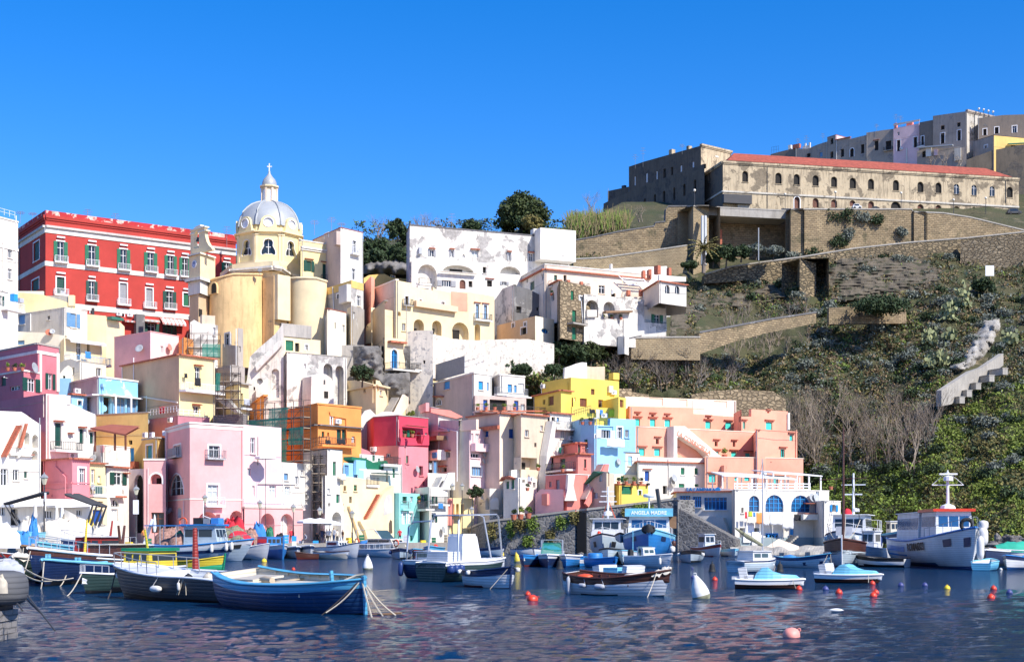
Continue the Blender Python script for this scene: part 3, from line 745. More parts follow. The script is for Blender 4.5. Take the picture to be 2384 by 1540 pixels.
TOWN = """
# corner_house | white corner house with a half round window at the far left above the red palace | house
c -40,203 42,209
t 497
r flat white
f 0 white
w sW 2,510,23,530
w rW -14,600,-4,640
h 560,566 white .12
x pipe 36,502,36,670 paint_white
x fence 0,497,38,497,.9 paint_white
x box 5,565,7,676,.02,.2 white wall_pilaster
w rW 18,575,28,600 l
w rW 18,625,28,650 l
# balcony_house | small white house with a blue barrel on its terrace, left of the yellow slope | house
c -30,196 18,200
t 671
r thin
w rW -2,688,5,711 xk
x rail 2,717,44 paint_white
x box 19,684,28,703,.3,1.0 paint_blue barrel
x box 33,694,42,706,.3,1.0 cloth_grey barrel
# red_palace | long red palace with white bands, green shutters and three rows of balconies | palace
c 42,246 106,232 549,251.5
t 507 1
m red
r cornice red
d 16
h 489,506 red_peel .06 1
h 528,541 white .12 1
h 524,529 grey_light .45 1
h 607,618 white_aged .1 1
h 700,713 white_aged .1 1
w rk 78,563,92,607 sl
w rk 74,650,91,677 s
w rW 133,562,149,610 sxgjm
w rW 206,571,222,619 sxgjm
w rW 280,580,295,628 sxgjm
w rW 343,588,358,633 sxgjm
w rW 390,595,404,641 sxgjm
w rW 424,600,437,644 sxgjm
w rW 522,611,534,640 sxgm
w rk 132,645,150,686 sjm
w rW 207,654,220,700 sxkjm
w ry 279,659,295,709 sjm
w ry 340,671,355,716 sjm
w rW 387,678,402,719 sxkjm
w rg 427,682,440,712 slm
w rD 210,718,216,730 s
w rD 282,725,289,737 s
w rW 343,752,361,775 xk
w rG 378,752,412,790 
x ac 276,735
x ac 301,737
x awning 372,739,427,756 awning_stripe
x awning 330,742,366,749 cloth_cream
x awning 284,745,309,750 awning_stripe
x dish 144,683,.5
x box 309,733,329,780,.5,1.6 grey_dark chimney
x pipe 47,535,47,640,47,700 grey_dark
# yellow_slope_house | pale yellow house with a sloping parapet below the red palace | house
c 10,226 172,226
t 690
m yellow_soft
T 0 10,677 40,680 100,686 172,708
r thin cream
x box 36,677,100,690,-.6,-.1 cream_pale chimney
x box 109,688,160,704,-.5,-.1 concrete wall_cap
x box 160,687,173,712,-.5,.2 cream wall_cap
# grey_roof_house | long grey plastered house with a rain stained blank side | house
c 5,222 150,213 203,217
t 716 1
m grey_light
f 1 white_aged
r thin white_aged
w rc 42,733,58,755 l
w rc 163,729,178,762 xcl
x pipe 28,724,28,770 paint_white
x pipe 73,730,73,770 paint_white
w rD 110,735,116,744 l
# patched_house | small cream house with an ochre stained wall and green roof shed | house
c 203,218 247,218 290,221
t 732
m cream
T 0 203,731 247,735
T 1 247,742 262,744 280,750 290,760
r thin
x box 248,737,276,748,.1,1.2 net_green roof_shed
x box 212,716,218,732,-.4,-.2 iron chimney
# cream_terrace_house | long cream house with streaked parapet behind the magenta houses | house
c -20,212 152,209
t 773
m cream_pale
T 0 -20,769 25,771 105,774 152,781
w rc 38,792,57,802
x dish 118,774,.5 terracotta
x dish 126,772,.4
# blue_rail_house | cream house with a bright blue balcony railing and two storeys of white windows | house
c 137,211 149,205 238,210
t 786 1
m cream
w rW 178,796,189,838 dl
w rD 203,797,209,818 
x rail 149,842,245,1.6 paint_blue paint_white
x cloth 188,819,201,836,1.1 cloth_blue blue_striped_cloth_on_the_blue_balcony_railing
x awning 152,787,236,797 cloth_white
# lower_cream_house | small streaked cream house below the blue railing, beside a curved lean-to roof | house
c 139,203 186,200 247,204
t 841 1
m cream_pale
r thin
w rW 224,856,236,877 l
w rD 168,855,173,873
T 0 139,845 150,838 165,835 180,840 186,841
# magenta_upper_house | magenta house with white corner bands and dark green french doors | house
c -30,191 88,181 137,185
t 801 1
m magenta
r flat concrete
h 815,822 white .1 1
w rD 30,826,36,832
w rW 111,869,122,906 xkd
x box 91,821,96,912,.02,.12 white wall_pilaster
x box 131,821,137,912,.02,.12 white wall_pilaster
# magenta_terrace_house | low magenta house with a planted roof terrace, an awning and a slot window | house
c -30,183 55,176 93,179
t 864 1
m magenta
r flat white
w rW 23,898,46,908 
w rW 62,880,82,911 xk#2
w rk 1,877,14,898
x fence 0,863,55,864,.5 terracotta
x dish 74,856,.7
x dish 19,878,.1 paint_white
# magenta_wall_house | tall house with a blank magenta side and a white front with green doors | house
c -30,181 107,169 222,175
t 916 1
m magenta
f 1 white
T 1 107,916 154,919 160,938 180,945 205,957 222,964
w rk 128,984,143,1038 edl
w rk 185,998,195,1032 e
w rk 209,1006,218,1032 e
w rW 161,1012,165,1021 e
w rD 64,966,70,971
x rail 116,1046,179,1.2 iron
x pipe 200,982,202,1016 paint_white
x ac 165,1066
x box 155,920,163,942,-.4,.1 white chimney
w rW 165,1052,172,1062 l
# white_stair_house | white house with a domed roof line, brick red steps and two blind arches | house
c -40,156 95,163
t 958
m white
T 0 -40,954 0,956 50,958 60,964 75,975 95,988
w aN 57,1006,69,1034
w aN 75,1011,89,1042
w aN 74,1048,88,1070
x stairs 2,1062,38,990,.9 terracotta
x poly .02,.5,36,1066,47,984,55,982,44,1058 white parapet
x poly .5,.75,34,1042,50,986,55,986,41,1042 roof_tile parapet
x box 66,1057,74,1059,.02,.5 terracotta shelf
x pipe 19,1090,20,1160 paint_white
w rW 2,1090,18,1130 
x rail 19,1054,70,.4 paint_white white
w rW 30,1092,44,1118 l
w rk 56,1096,64,1112 l
# blue_porch_house | light blue house with peeling upper wall, white posts and a glazed blue porch | house
c 164,196 230,188 321,194
t 878 1
m grey_light
f 1 sky_blue_peel
r flat white
w rS 264,925,292,966 #2
w rS 295,927,318,966 #1
w rD 241,924,258,966
w oN 233,942,249,958
h 917,920 paint_white .9 1
x box 257,920,260,966,.8,.95 paint_white post
x box 293,920,296,966,.8,.95 paint_white post
x box 330,922,334,968,.8,.95 paint_white post
x pipe 236,893,237,964 sky_blue
x box 233,893,240,901,.1,.5 sky_blue bell
# blue_niche_house | tiny bright blue and white house with a dark square window and a tiled edge | house
c 166,188 203,190
t 918
m sky_blue
r tile roof_tile
w rD 181,932,190,943 s
x ac 177,915
x fence 164,918,200,918,.5 iron
# blue_gap_wall | blue painted wall between the magenta house and the cream house | wall
c 134,196 166,196
t 880
m sky_blue
# arched_chapel | small white vaulted chapel front with a pointed blue stained gable | house
c 137,198 168,198
t 868
m cream_pale
T 0 137,872 150,856 158,850 166,856 168,872
w rD 146,874,152,890
# pink_upper_house | pale pink house high in the row with a small green flag window | house
c 266,205 350,199 416,204
t 772 1
m coral
f 0 pink
f 1 pink_light
r thin pink
w rW 374,805,380,821 
w rW 279,781,285,790
x dish 389,808,.5 coral
x dish 331,811,.6
x dish 418,811,.5
# orange_scaffold_house | small orange house half hidden by pipe scaffolding | house
c 416,203 428,199 450,202
t 784 1
m orange
# yellow_block_house | tall yellow house with a blank tan side, white balcony and tiled eaves | house
c 284,200 417,187 500,192
t 826 1
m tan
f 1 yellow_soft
r tile roof_tile
w rW 454,854,466,892 de
w rW 450,945,463,961 e
x rail 417,907,509,1.3 paint_white paint_white
x pipe 313,832,313,884 paint_white
x poly .01,.2,321,920,415,935,415,938,321,923 white band
x cloth 423,869,430,880,.5 cloth_black black_shirt_hung_beside_the_tall_white_window
x cloth 437,880,451,900,1.35 cloth_black dark_trousers_over_the_white_balcony_rail
# ochre_house | ochre house with a rounded corner and a bright blue door | house
c 221,184 345,180 
t 966
m ochre
r thin
w rb 301,1042,312,1086 d
w rD 299,1024,308,1034 
x box 302,1075,330,1090,.5,1.3 terracotta parapet
# ochre_annex | lower ochre block with a teal door and air conditioners on its roof | house
c 331,179 367,175 388,178
t 1020 1
m ochre
r flat
w re 341,1036,355,1070 sd
x ac 342,1018
x ac 358,1018
x ac 380,1014
# mauve_terrace_house | dusty mauve house carrying a roof terrace with white chairs | house
c 340,190 414,183 488,187
t 967 1
m mauve
r thin
x ac 400,983
x dish 347,984,.6
x fence 346,966,414,966,.8 paint_white
x fence 417,966,480,970,.8 paint_white
x cloth 362,947,376,960,-.5 cloth_red red_cloth_on_the_mauve_terrace_railing
# pink_house | big pink house with a rounded corner, white trim and belly balconies | house
c 386,176 430,167.5 442,166 567,171
t 988 1
m pink
r flat white
d 12
h 990,997 white .05 1
w rW 405,1036,421,1062 sij
w rW 486,1037,511,1066 sij
w aW 395,1103,428,1152 s#2%2
w rL 483,1128,508,1176 sj
w rW 411,1181,422,1205 #3
w aN 460,1190,508,1256
w aN 535,1188,584,1256
x pipe 391,1006,391,1240 pink_light
x pipe 430,1165,430,1240 pink_light
x ac 389,1192
x dish 404,1188,.45
x poly .02,.9,503,1216,503,1196,530,1196 pink band
h 1160,1163 white .06 1
# pink_wing | low pink wing with an arched niche, left of the big pink house | house
c 335,170 386,170
t 1071
m pink
r flat white
w aK 350,1102,377,1126 s
w rO 352,1192,382,1240 d
x pipe 345,1088,345,1240 pink_light
# rose_bay_house | rose pink bay with a bent drainpipe and a white window under a tiled edge | house
c 96,168 104,166 168,162 209,164
t 1072 1
m rose
r tile roof_tile
w rW 183,1089,198,1127 s#2
h 1124,1127 rose .1 1
x pipe 132,1074,132,1086,155,1110,155,1158 rose
x pipe 104,1072,104,1158 rose
w rD 120,1150,122,1156
# yellow_bay_house | narrow pale yellow bay with a dark railed balcony beside the rose pink bay | house
c 207,165 245,167
t 1078
m yellow_soft
r tile roof_tile
w rW 212,1091,221,1124 #1
w rW 228,1107,234,1122 l
x rail 205,1151,255,1.0 paint_white
x box 209,1130,226,1150,.9,.95 paint_dgreen panel
x dish 210,1134,.45
# white_bay_house | white house with an opened window and an arched window at the quay | house
c 243,168 300,172
t 1086
m white_aged
r tile roof_tile
w rW 265,1099,284,1128 x
w rg 288,1105,294,1127 e
w aW 258,1163,277,1178 #2
w rL 259,1184,274,1211 #3
x box 255,1153,285,1158,.1,.7 roof_tile canopy
w rD 246,1103,249,1106
# white_curtain_house | white block with a patched cream side and washing above the tiled edge | house
c 193,177 240,173 303,177
t 1037 1
m white_aged
r thin white
x ac 163,1066
x dish 200,1054,.5
x dish 225,1066,.5
x box 235,1037,243,1052,.02,.1 pink panel
# shopfront_house | low white shop fronts with canopies at the left end of the quay | house
c -40,150 96,156 212,160
t 1160 1
m white
w rD 25,1184,41,1222 d
w rW 104,1188,122,1206 #2
w rW 178,1186,190,1200 
w rD 128,1180,134,1215
w rW 0,1180,12,1200
x poly .2,2.4,0,1174,98,1173,98,1176,0,1180 cloth_white canopy
x poly .2,2.2,108,1172,210,1174,210,1178,108,1182 cloth_white canopy
# blue_door_arch | dark blue doorway and store beneath the pale yellow bay | house
c 209,163 250,166
t 1158
m cream
w rn 216,1186,240,1225 d
w rD 222,1166,240,1180
# passage_wall | narrow lilac wall with a dark arched passage beside the pink wing | house
c 297,176 336,174
t 1092
m lilac
w aD 313,1104,333,1240
# arcade_house | pale pink house with two tall arches at the quay and a terrace above | house
c 567,171.5 655,176.5
t 988
m pink_light
w rW 583,1018,594,1055 l
w rW 576,1089,584,1106 
w rL 627,1130,643,1158 
w rW 587,1130,593,1155 
w aN 607,1193,639,1262 
w aN 653,1194,684,1262 
x rail 560,1180,703,.6 paint_white pink_light
x box 599,1016,600,1082,.02,.14 grey_plaster drainpipe
# white_quay_house | plain white block with a grey window behind the quay arcade | house
c 655,176.5 728,181
t 1075
m white
w rW 687,1108,695,1131 l
w rc 661,1101,671,1117 l
w rL 663,1132,676,1153
x pipe 596,1125,690,1127 grey_light
w rW 700,1094,707,1106 l
w rD 711,1150,717,1160 l
# arcade_house | pink arcade base beside the white block | house
c 569,170.5 705,178
t 1182
m pink
w aN 607,1194,639,1262 
w aN 653,1195,682,1262
r flat mauve_grey
# rust_panel_house | small green doored white house above the quay scaffolding | house
c 706,186 762,179 797,182
t 1045 1
m white_aged
f 0 grey_light
r thin iron
w rg 775,1074,783,1109 d
x fence 707,1040,762,1040,1.0 iron
x cloth 783,1102,796,1118,.6 cloth_cream beige_cloth_hanging_beside_the_green_door
# tapered_house | cream white house with a leaning buttress side and one big arch | house
c 757,176.5 800,179.5
t 1106
m white_aged
T 0 757,1106 782,1106 786,1130 800,1180
w aN 773,1191,795,1262
w rg 783,1150,791,1170
w rL 762,1136,768,1148 l
w rD 764,1170,769,1178
# gutted_house | gutted narrow house of bare brown masonry behind rusty scaffolding | house
c 727,182 758,184
t 1058
m beige
w rD 730,1062,755,1082
w rD 731,1090,742,1110
w rD 731,1118,755,1140
w rD 731,1150,742,1172
# crimson_house | tall crimson red house with a rounded blank side and small recessed loggia | house
c 842,212 870,196 928,193 997,198
t 967 2
m crimson
r thin
z 1036
w rD 843,996,848,1020
w rW 989,1007,995,1016 
w rK 936,997,968,1018 
w aN 969,1005,981,1032 
w rg 947,1000,953,1017 
x poly .02,.25,928,998,934,998,934,1020,964,1020,970,1034,980,1034,986,1012,996,1012,996,1036,928,1036 crimson parapet
x pipe 926,976,926,1025,943,1040,943,1088 pink
x box 936,990,984,994,.2,1.1 wood canopy
# coral_under_house | coral red lower storeys under the crimson house with dark slit windows | house
c 842,211.9 870,195.9 928,192.9 997,197.9
t 1036 2
m coral
f 2 rose
w rW 899,1055,909,1064 l
w rD 976,1084,985,1106 l
w rD 900,1092,906,1102 
w rD 912,1118,918,1130 
w rD 984,1120,990,1130 
x rail 886,1081,928,.5 iron
x ac 872,1050
x dish 966,1092,.5
w rg 944,1060,951,1078 l
# orange_house | bright orange house with a projecting cornice and dark shuttered doors | house
c 580,208 609,194 615,192
t 925 1
m orange
r flat orange
# orange_corner_house | bright orange house with dark shutters and a terrace railing | house
c 650,200 740,187 841,193
t 941 1
m orange
r flat orange
h 987,990 grey_dark .5 1
w rW 769,970,773,988 s
w rk 749,1004,755,1018 
w rk 784,999,794,1023 
w rk 796,999,805,1024 
w rw 819,1015,826,1030 d
w rD 762,1006,766,1014 
x ac 784,986
x fence 707,1035,740,1035,1.0 iron
x rail 740,1034,818,.9 iron orange
x pipe 766,958,768,967,804,974,806,1030 orange
x cloth 746,1024,758,1034,.95 cloth_black dark_washing_on_the_orange_house_terrace
x cloth 772,1022,792,1034,.95 cloth_black line_of_dark_socks_on_the_orange_house_terrace
# green_roof_house | white house with sagging green roof sheets and green doors | house
c 837,189 893,193
t 1056
m white
w rg 867,1059,873,1073 
w rg 880,1066,885,1078 
w rg 851,1064,854,1074 
x poly .1,1.6,798,1063,830,1067,850,1078,905,1099,905,1101,838,1092,798,1070 paint_green canopy
x poly .1,1.2,858,1078,884,1072,900,1098,858,1094 paint_green canopy
x dish 857,1078,.4
# red_vault_house | low house with a dark red vaulted roof below the orange house | house
c 797,194 874,196
t 1059
m mauve
T 0 797,1059 797,1048 815,1041 835,1040 856,1048 874,1059
x box 866,1043,879,1053,-.5,.4 iron_grey chimney
# blue_balcony_house | small light blue house under the green roof | house
c 800,184 846,188
t 1076
m sky_blue
w rc 802,1082,812,1106 
w rN 836,1078,846,1104 
x box 822,1070,846,1106,.1,.5 sky_blue wall_cap
# green_door_white_house | white house with a green shuttered door above the yellow steps | house
c 893,190 936,193
t 1078
m white
w rg 914,1089,920,1112 d
w rD 899,1095,903,1122 
x rail 886,1080,926,.6 iron
x box 861,1100,908,1104,.2,1.6 paint_dgreen canopy
w rD 868,1104,885,1122
# blue_white_house | blue and white house wall behind the green roofed house | house
c 832,186 893,190
t 1090
m sky_blue
f 0 white
x box 833,1093,846,1122,.02,.1 sky_blue pilaster
# yellow_stair_house | cream yellow house with a long outside stair and arches down to the quay | house
c 782,181 905,188 
t 1112
m cream
T 0 782,1132 786,1108 820,1110 905,1122
w aK 878,1152,901,1200 
w aN 893,1209,901,1240 
w rD 813,1155,819,1170
x stairs 846,1206,877,1150,.6 terracotta
x poly .1,1.0,849,1208,880,1150,905,1130,905,1262,846,1262,838,1234,826,1212 cream parapet
x poly 1.0,1.03,880,1200,880,1168,886,1155,893,1150,900,1156,901,1192 grey_light recess
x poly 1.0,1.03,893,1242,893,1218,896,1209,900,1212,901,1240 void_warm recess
x poly .1,.5,808,1178,812,1176,846,1236,842,1262,836,1262 cream band
x rail 852,1128,880,.3 iron
w rD 800,1130,806,1142 l
w rg 824,1128,831,1142 l
w rW 795,1172,800,1184 l
# aqua_house | slim aqua house with square white windows at the quay | house
c 909,188 929,187 977,191
t 1147
m aqua
w rG 937,1155,948,1171 
w rW 955,1155,962,1168 
w rL 937,1193,945,1219 s
w rL 952,1193,960,1219 s
w rc 941,1246,949,1260 
w rG 955,1246,961,1259 
x rail 932,1183,951,.5 iron_grey aqua
x box 909,1155,914,1172,.02,.1 beige band
# laundry_house | white house with two balconies of washing and green shutters | house
c 964,196 1000,189 1042,193
t 1132 1
m white
w rk 1006,1155,1013,1172 xk
w rW 979,1150,990,1180 xk
w rk 1006,1197,1013,1215 xk
w rk 969,1200,977,1222 d
x rail 968,1186,1012,1.2 iron white_aged
x rail 1000,1172,1036,.8 iron white_aged
x cloth 975,1170,991,1178,1.3 cloth_white white_towels_on_the_laundry_house_balcony
x cloth 1001,1171,1012,1184,1.3 cloth_blue blue_and_violet_washing_on_the_laundry_house_balcony
x dish 1025,1232,.5
# pillar_house | narrow reddish plastered house with cream columns beside an alley | house
c 1037,195 1103,197.5
t 1158
m yellow_soft
w rN 1052,1172,1058,1196 
w rN 1062,1172,1068,1196 
w rD 1073,1172,1080,1196 
x box 1037,1160,1050,1222,.1,.6 coral pillar
x box 1049,1196,1075,1199,.1,1.2 hood canopy
x pipe 1048,1200,1053,1242 pink
# scaffold_tall_grey_house | tall pale grey house with drainpipes and a soft rounded head | house
c 974,210 1068,199 
t 978 0
m grey_light
T 0 974,958 983,948 992,955 1020,978 1068,978
w rD 1041,1052,1048,1064 e
w rD 1028,1088,1040,1098 e
x poly .03,.3,1000,1000,1045,998,1048,1004,1002,1006 grey_light band
x pipe 984,985,1066,1004,1066,1120 paint_white
x box 996,1052,1042,1070,.2,1.6 white balcony_box
x box 998,1020,1043,1024,.3,1.8 wood canopy
x cloth 1009,1052,1018,1065,1.7 cloth_blue light_blue_towel_on_the_grey_house_balcony
x cloth 1031,1054,1041,1066,1.7 cloth_blue light_blue_cloth_beside_the_towel_on_the_grey_house_balcony
# grey_house_wing | pale grey and white house wing with wide three part windows | house
c 1066,200 1093,198.5 1138,202
t 998 1
m grey_light
f 1 pink_light
r thin white
w rW 1096,1055,1116,1065 l
w rS 1097,1086,1121,1107 sl#3
w rL 1097,1008,1102,1030 
w rL 1107,1009,1116,1031 
x box 1094,1031,1138,1053,.2,1.0 pink_light balcony_box
x dish 1122,1058,.4
x dish 1121,1073,.4
x box 1074,978,1111,1000,-.3,.2 peach_light chimney
# white_steps_house | low white house with an outside stair and small arch below the grey house | house
c 996,192 1046,195
t 1100
m white
w rW 1001,1077,1006,1092 
w rc 1010,1073,1018,1108 d
w aN 1028,1118,1036,1140 
x stairs 1002,1136,1016,1110,1.3 white_aged
x poly 1.3,1.6,1008,1140,1026,1100,1040,1100,1040,1140 white parapet
# pink_roof_house | pink roofed house with a white parapet stepping down the slope | house
c 958,216 985,208 1020,204 1076,206
t 978 2
m grey_light
T 1 985,948 1000,946 1020,950
T 2 1020,958 1040,962 1076,972
x poly .05,.4,1000,950,1045,955,1075,970,1060,974,1000,960 coral band
x box 976,944,993,957,-.4,.1 pink chimney
# beige_house | beige house with bright blue shutters and a blank left side | house
c 1009,222 1103,207 1145,210
t 869 1
m beige
f 0 mauve_grey
f 1 white_aged
r flat white
w rb 1033,887,1047,906 l
w rb 1114,887,1125,907 l
w rb 1134,889,1138,909 
w aW 1016,928,1028,942 sl
x poly .01,.5,1010,921,1034,921,1034,924,1010,924 roof_tile canopy
x box 1011,848,1078,868,-.3,-.2 iron_grey shutter_screen
x fence 1078,866,1124,869,1.6 paint_white
w rD 1118,935,1141,953
# flat_roof_house | white flat roofed house with a blue shutter and a shaded terrace below | house
c 1145,214 1164,209 1222,212
t 873 1
m grey_light
f 1 white
r flat white
w rb 1182,894,1192,913 l
w rw 1206,892,1220,914 
w rb 1197,896,1203,913 
h 921,924 paint_white 1.6 1
x rail 1150,916,1222,.8 iron_grey white
# shaded_terrace_house | house front behind a deep shaded terrace with blue doors and a tiled parapet | house
c 1103,206 1106,204 1225,209
t 922
m mauve_grey
w rn 1125,930,1135,954 d
w rn 1197,932,1207,955 d
w rD 1140,930,1180,955
w rL 1212,940,1222,955
x rail 1100,957,1255,1.9 iron mauve_grey
x poly 1.9,2.1,1100,957,1255,957,1255,960,1100,960 roof_tile parapet
# mauve_grey_house | mauve grey house with navy shutters and a tiled ledge | house
c 1090,205 1163,198 1214,201
t 962 1
m mauve_grey
f 1 peach_light
r tile roof_tile
w rn 1128,1003,1137,1017 l
w rn 1185,998,1199,1020 l
w rc 1209,968,1214,980 
x box 1117,995,1165,998,.1,.5 roof_tile canopy
# buttress_house | tall beige house standing on white leaning buttresses | house
c 1176,204 1213,196 1275,200
t 964 1
m beige
f 0 beige
r tile roof_tile
x poly .02,1.4,1176,1060,1184,1028,1196,1120,1200,1160,1172,1160 white buttress
x poly .1,1.4,1270,980,1278,985,1264,1100,1258,1160,1250,1160,1256,1060 white buttress
w rK 1192,1064,1250,1092
w rW 1222,1000,1231,1016 l
w rD 1244,1030,1249,1040
w rW 1258,990,1264,1002 l
# white_corner_terrace_house | white house with iron balconies above the light blue house | house
c 1262,208 1280,200 1331,203
t 961 1
m white
r tile roof_tile
w rD 1284,970,1292,988 
w rL 1305,1000,1317,1020 l
w rL 1284,1000,1289,1016 
w rc 1296,971,1302,982 l
x rail 1282,996,1340,1.2 iron_grey white
x ac 1327,1025
x dish 1330,1008,.6
# yellow_villa | bright yellow house with a white curved roof screen and brown shutters | house
c 1260,216 1329,209 1441,214
t 878 1
m yellow
w ro 1350,927,1366,946 
w rW 1337,924,1340,934 
w ro 1393,930,1405,947 
w ro 1316,926,1333,948 dxo
x box 1427,867,1441,884,-1,.1 yellow chimney
x poly -2.2,-1.8,1331,879,1332,853,1345,849,1360,843,1372,840,1383,841,1384,879 white parapet
x poly -2.6,-2.3,1376,879,1384,848,1400,850,1430,849,1430,882 beige parapet
x ac 1267,904
x box 1414,898,1423,914,.02,.5 cloth_cream water_heater
x ac 1426,918
x pipe 1323,890,1323,907 yellow
x rail 1312,957,1335,.8 iron
w ro 1376,905,1384,918
# yellow_villa_annex | lower yellow block with a tiled edge and brown shutters | house
c 1243,215 1306,206 1331,208
t 909 1
m yellow
r tile roof_tile
w ro 1276,922,1289,943 
w ro 1264,930,1269,941 
# yellow_terrace_block | yellow terrace block with one brown shutter, next to the salmon hotel | house
c 1400,212 1440,205 1457,207
t 923 1
m yellow
w ro 1443,930,1452,948 
# yellow_parapet_house | long low yellow parapet hung with washing | house
c 1331,206 1457,207.5
t 948
m yellow
T 0 1331,946 1400,948 1440,950 1457,968
x cloth 1371,953,1384,962,.4 cloth_black black_shirts_on_the_yellow_parapet_line
x cloth 1386,953,1394,975,.4 cloth_cream long_cream_cloth_on_the_yellow_parapet_line
x cloth 1395,954,1402,966,.4 cloth_blue blue_jeans_on_the_yellow_parapet_line
x cloth 1416,953,1430,969,.4 cloth_lime lime_green_towel_on_the_yellow_parapet_line
x ac 1406,972
# blue_corner_house | sky blue house with a double french window and washing below | house
c 1314,207 1352,199 1384,197 1480,202
t 974 2
m sky_blue
T 2 1384,989 1420,990 1421,973 1480,976
r thin white
w rW 1437,994,1448,1020 s
w rW 1399,1000,1420,1020 #2xw
w rD 1382,1011,1388,1020 s
x pipe 1393,992,1426,992,1426,1022 sky_blue
x fence 1352,988,1421,990,.8 iron
x cloth 1399,1021,1440,1042,1.2 cloth_white white_sheets_hung_below_the_double_window
x fence 1330,970,1372,975,.9 iron
w rW 1455,1000,1464,1018 l
w rg 1360,1022,1368,1042 l
# salmon_hotel_upper | pale peach upper storey with three recessed panels behind the salmon hotel | house
c 1455,226 1714,233
t 922
m peach_light
w rN 1511,926,1543,943 z
w rN 1581,929,1600,946 z
w rN 1662,933,1692,949 z
x box 1612,931,1640,951,.02,.06 white band
# salmon_hotel | stepped salmon hotel with turquoise doors and a sloping white stair wall | hotel
c 1455,220 1466,214 1712,224
t 945 1
m salmon
T 1 1466,945 1614,949 1614,963 1712,970
w rt 1478,974,1490,991 h
w rD 1481,963,1487,967 h
w rt 1513,975,1526,992 h
w rD 1516,965,1523,969 h
w rt 1547,976,1561,993 h
w rD 1550,967,1556,970 h
w rt 1642,980,1655,997 h
w rD 1646,971,1652,975 h
w rt 1689,982,1703,998 h
x fence 1480,992,1712,1000,.05 paint_white
# salmon_hotel_tower | salmon corner block with narrow turquoise windows at the end of the hotel | hotel
c 1708,222 1726,215 1834,222
t 953 1
m salmon
T 1 1726,969 1749,969 1749,952 1834,957
w rT 1730,981,1735,998 h
w rD 1786,957,1791,961 h
w rt 1783,982,1798,1000 h
w rT 1789,1042,1800,1064 h
x box 1834,960,1838,1000,-2,.1 white chimney
# salmon_hotel_terrace | broad salmon terrace storey with turquoise doors above the white long house | hotel
c 1468,206 1480,203 1775,215
t 993 1
m salmon
r thin peach_light
w rt 1487,1043,1501,1060 h
w rD 1527,1021,1534,1033 h
w rt 1523,1044,1537,1061 h
w rt 1563,1045,1576,1062 h
w rD 1565,1022,1573,1035 
w rt 1661,1050,1674,1065 h
w rD 1664,1027,1671,1038 h
w rt 1702,1051,1715,1067 h
w rD 1706,1028,1712,1039 h
w rt 1735,1054,1747,1070 h
# salmon_hotel_wing | salmon wing that stands forward and shades the terrace wall beside it | hotel
c 1750,219 1763,203 1856,208
t 1000 1
m salmon
r thin salmon
w rT 1757,1050,1761,1067 
w rT 1817,1045,1827,1064 h
x pipe 1852,1000,1852,1090 salmon
w rt 1795,1080,1806,1098 h
w rt 1838,1012,1846,1026 h
# salmon_hotel_storey | lowest salmon storey with turquoise shutters behind the restaurant terrace | hotel
c 1638,204 1642,201 1870,206
t 1066
m salmon
r thin peach_light
w rt 1650,1104,1666,1122 hl
w rt 1710,1110,1718,1119 
w rt 1733,1110,1745,1119 
w rt 1766,1110,1772,1119 
w rt 1800,1112,1812,1127 
w rD 1687,1084,1692,1090 
x box 1678,1083,1684,1120,.1,1.0 salmon pilaster
x ac 1775,1108
# white_long_house | long white house with two green shutters and a tiled terrace edge | house
c 1482,202 1487,198 1642,203
t 1078
m white
r tile roof_tile
w rg 1585,1088,1594,1104 l
w rg 1617,1089,1626,1104 l
w rg 1580,1125,1594,1134 
w rg 1617,1126,1627,1132 
w rn 1501,1096,1512,1119 hd
w rD 1543,1130,1553,1149 d
x poly -.4,-.1,1487,1078,1487,1063,1642,1066,1642,1078 white parapet
x dish 1566,1112,.6
x dish 1563,1126,.5 concrete
x pipe 1556,1065,1556,1150 white
x fence 1497,1118,1512,1118,.9 iron
# white_barred_house | white house with a tall barred window and a green shutter | house
c 1383,206 1410,199 1489,202
t 1052 1
m white
f 0 grey_light
r thin iron
w rW 1438,1058,1450,1086 #3%3
w rg 1462,1061,1472,1083 l
w rk 1427,1072,1430,1084 
x dish 1436,1074,.5
# yellow_cabin_house | little yellow house with a big green shutter and flower pots on its terrace | house
c 1404,197 1442,192 1509,195
t 1128 1
m yellow
r flat terracotta
w rg 1446,1131,1471,1150 #2
w rg 1486,1141,1493,1152 s
w rw 1408,1134,1424,1158 d
x fence 1418,1127,1512,1129,1.0 iron
x dish 1410,1118,.6
x box 1504,1124,1508,1129,.05,.5 iron wall_lamp
# cream_shed_wall | small cream wall with a green door above the little yellow house | house
c 1417,199 1483,201
t 1103
m cream_pale
w rg 1445,1107,1454,1122 d
# coral_house | coral house with dark green doors, two terraces and tiled ledges | house
c 1278,200 1345,190 1376,192
t 1056 1
m coral
r tile roof_tile
w rk 1278,1066,1288,1087 
w rk 1304,1067,1316,1098 d
w rk 1360,1068,1365,1089 l
x rail 1272,1099,1340,1.3 iron white
x dish 1286,1040,.5
x ac 1277,1098
# coral_top_house | upper coral storey with an iron railing and a green door | house
c 1293,205 1345,197 1377,199
t 1031 1
m coral
r tile roof_tile
w rk 1344,1034,1352,1053 d
x rail 1354,1054,1374,.4 iron coral
x cloth 1305,1043,1320,1054,.8 cloth_green green_folding_rack_on_the_coral_terrace
# coral_lower_house | lower coral storey with grey shutters and a bulging white buttress | house
c 1270,192 1320,188 1345,188.5 1378,191
t 1104 1
m coral
r thin white
w ry 1294,1116,1303,1144 l
w ry 1278,1120,1284,1133 
x poly .02,.8,1318,1105,1334,1105,1330,1130,1338,1165,1310,1165,1316,1140 white buttress
x stairs 1350,1160,1392,1080,1.0 mauve_grey
x poly 1.0,1.3,1345,1172,1392,1080,1400,1080,1396,1110,1352,1180 coral parapet
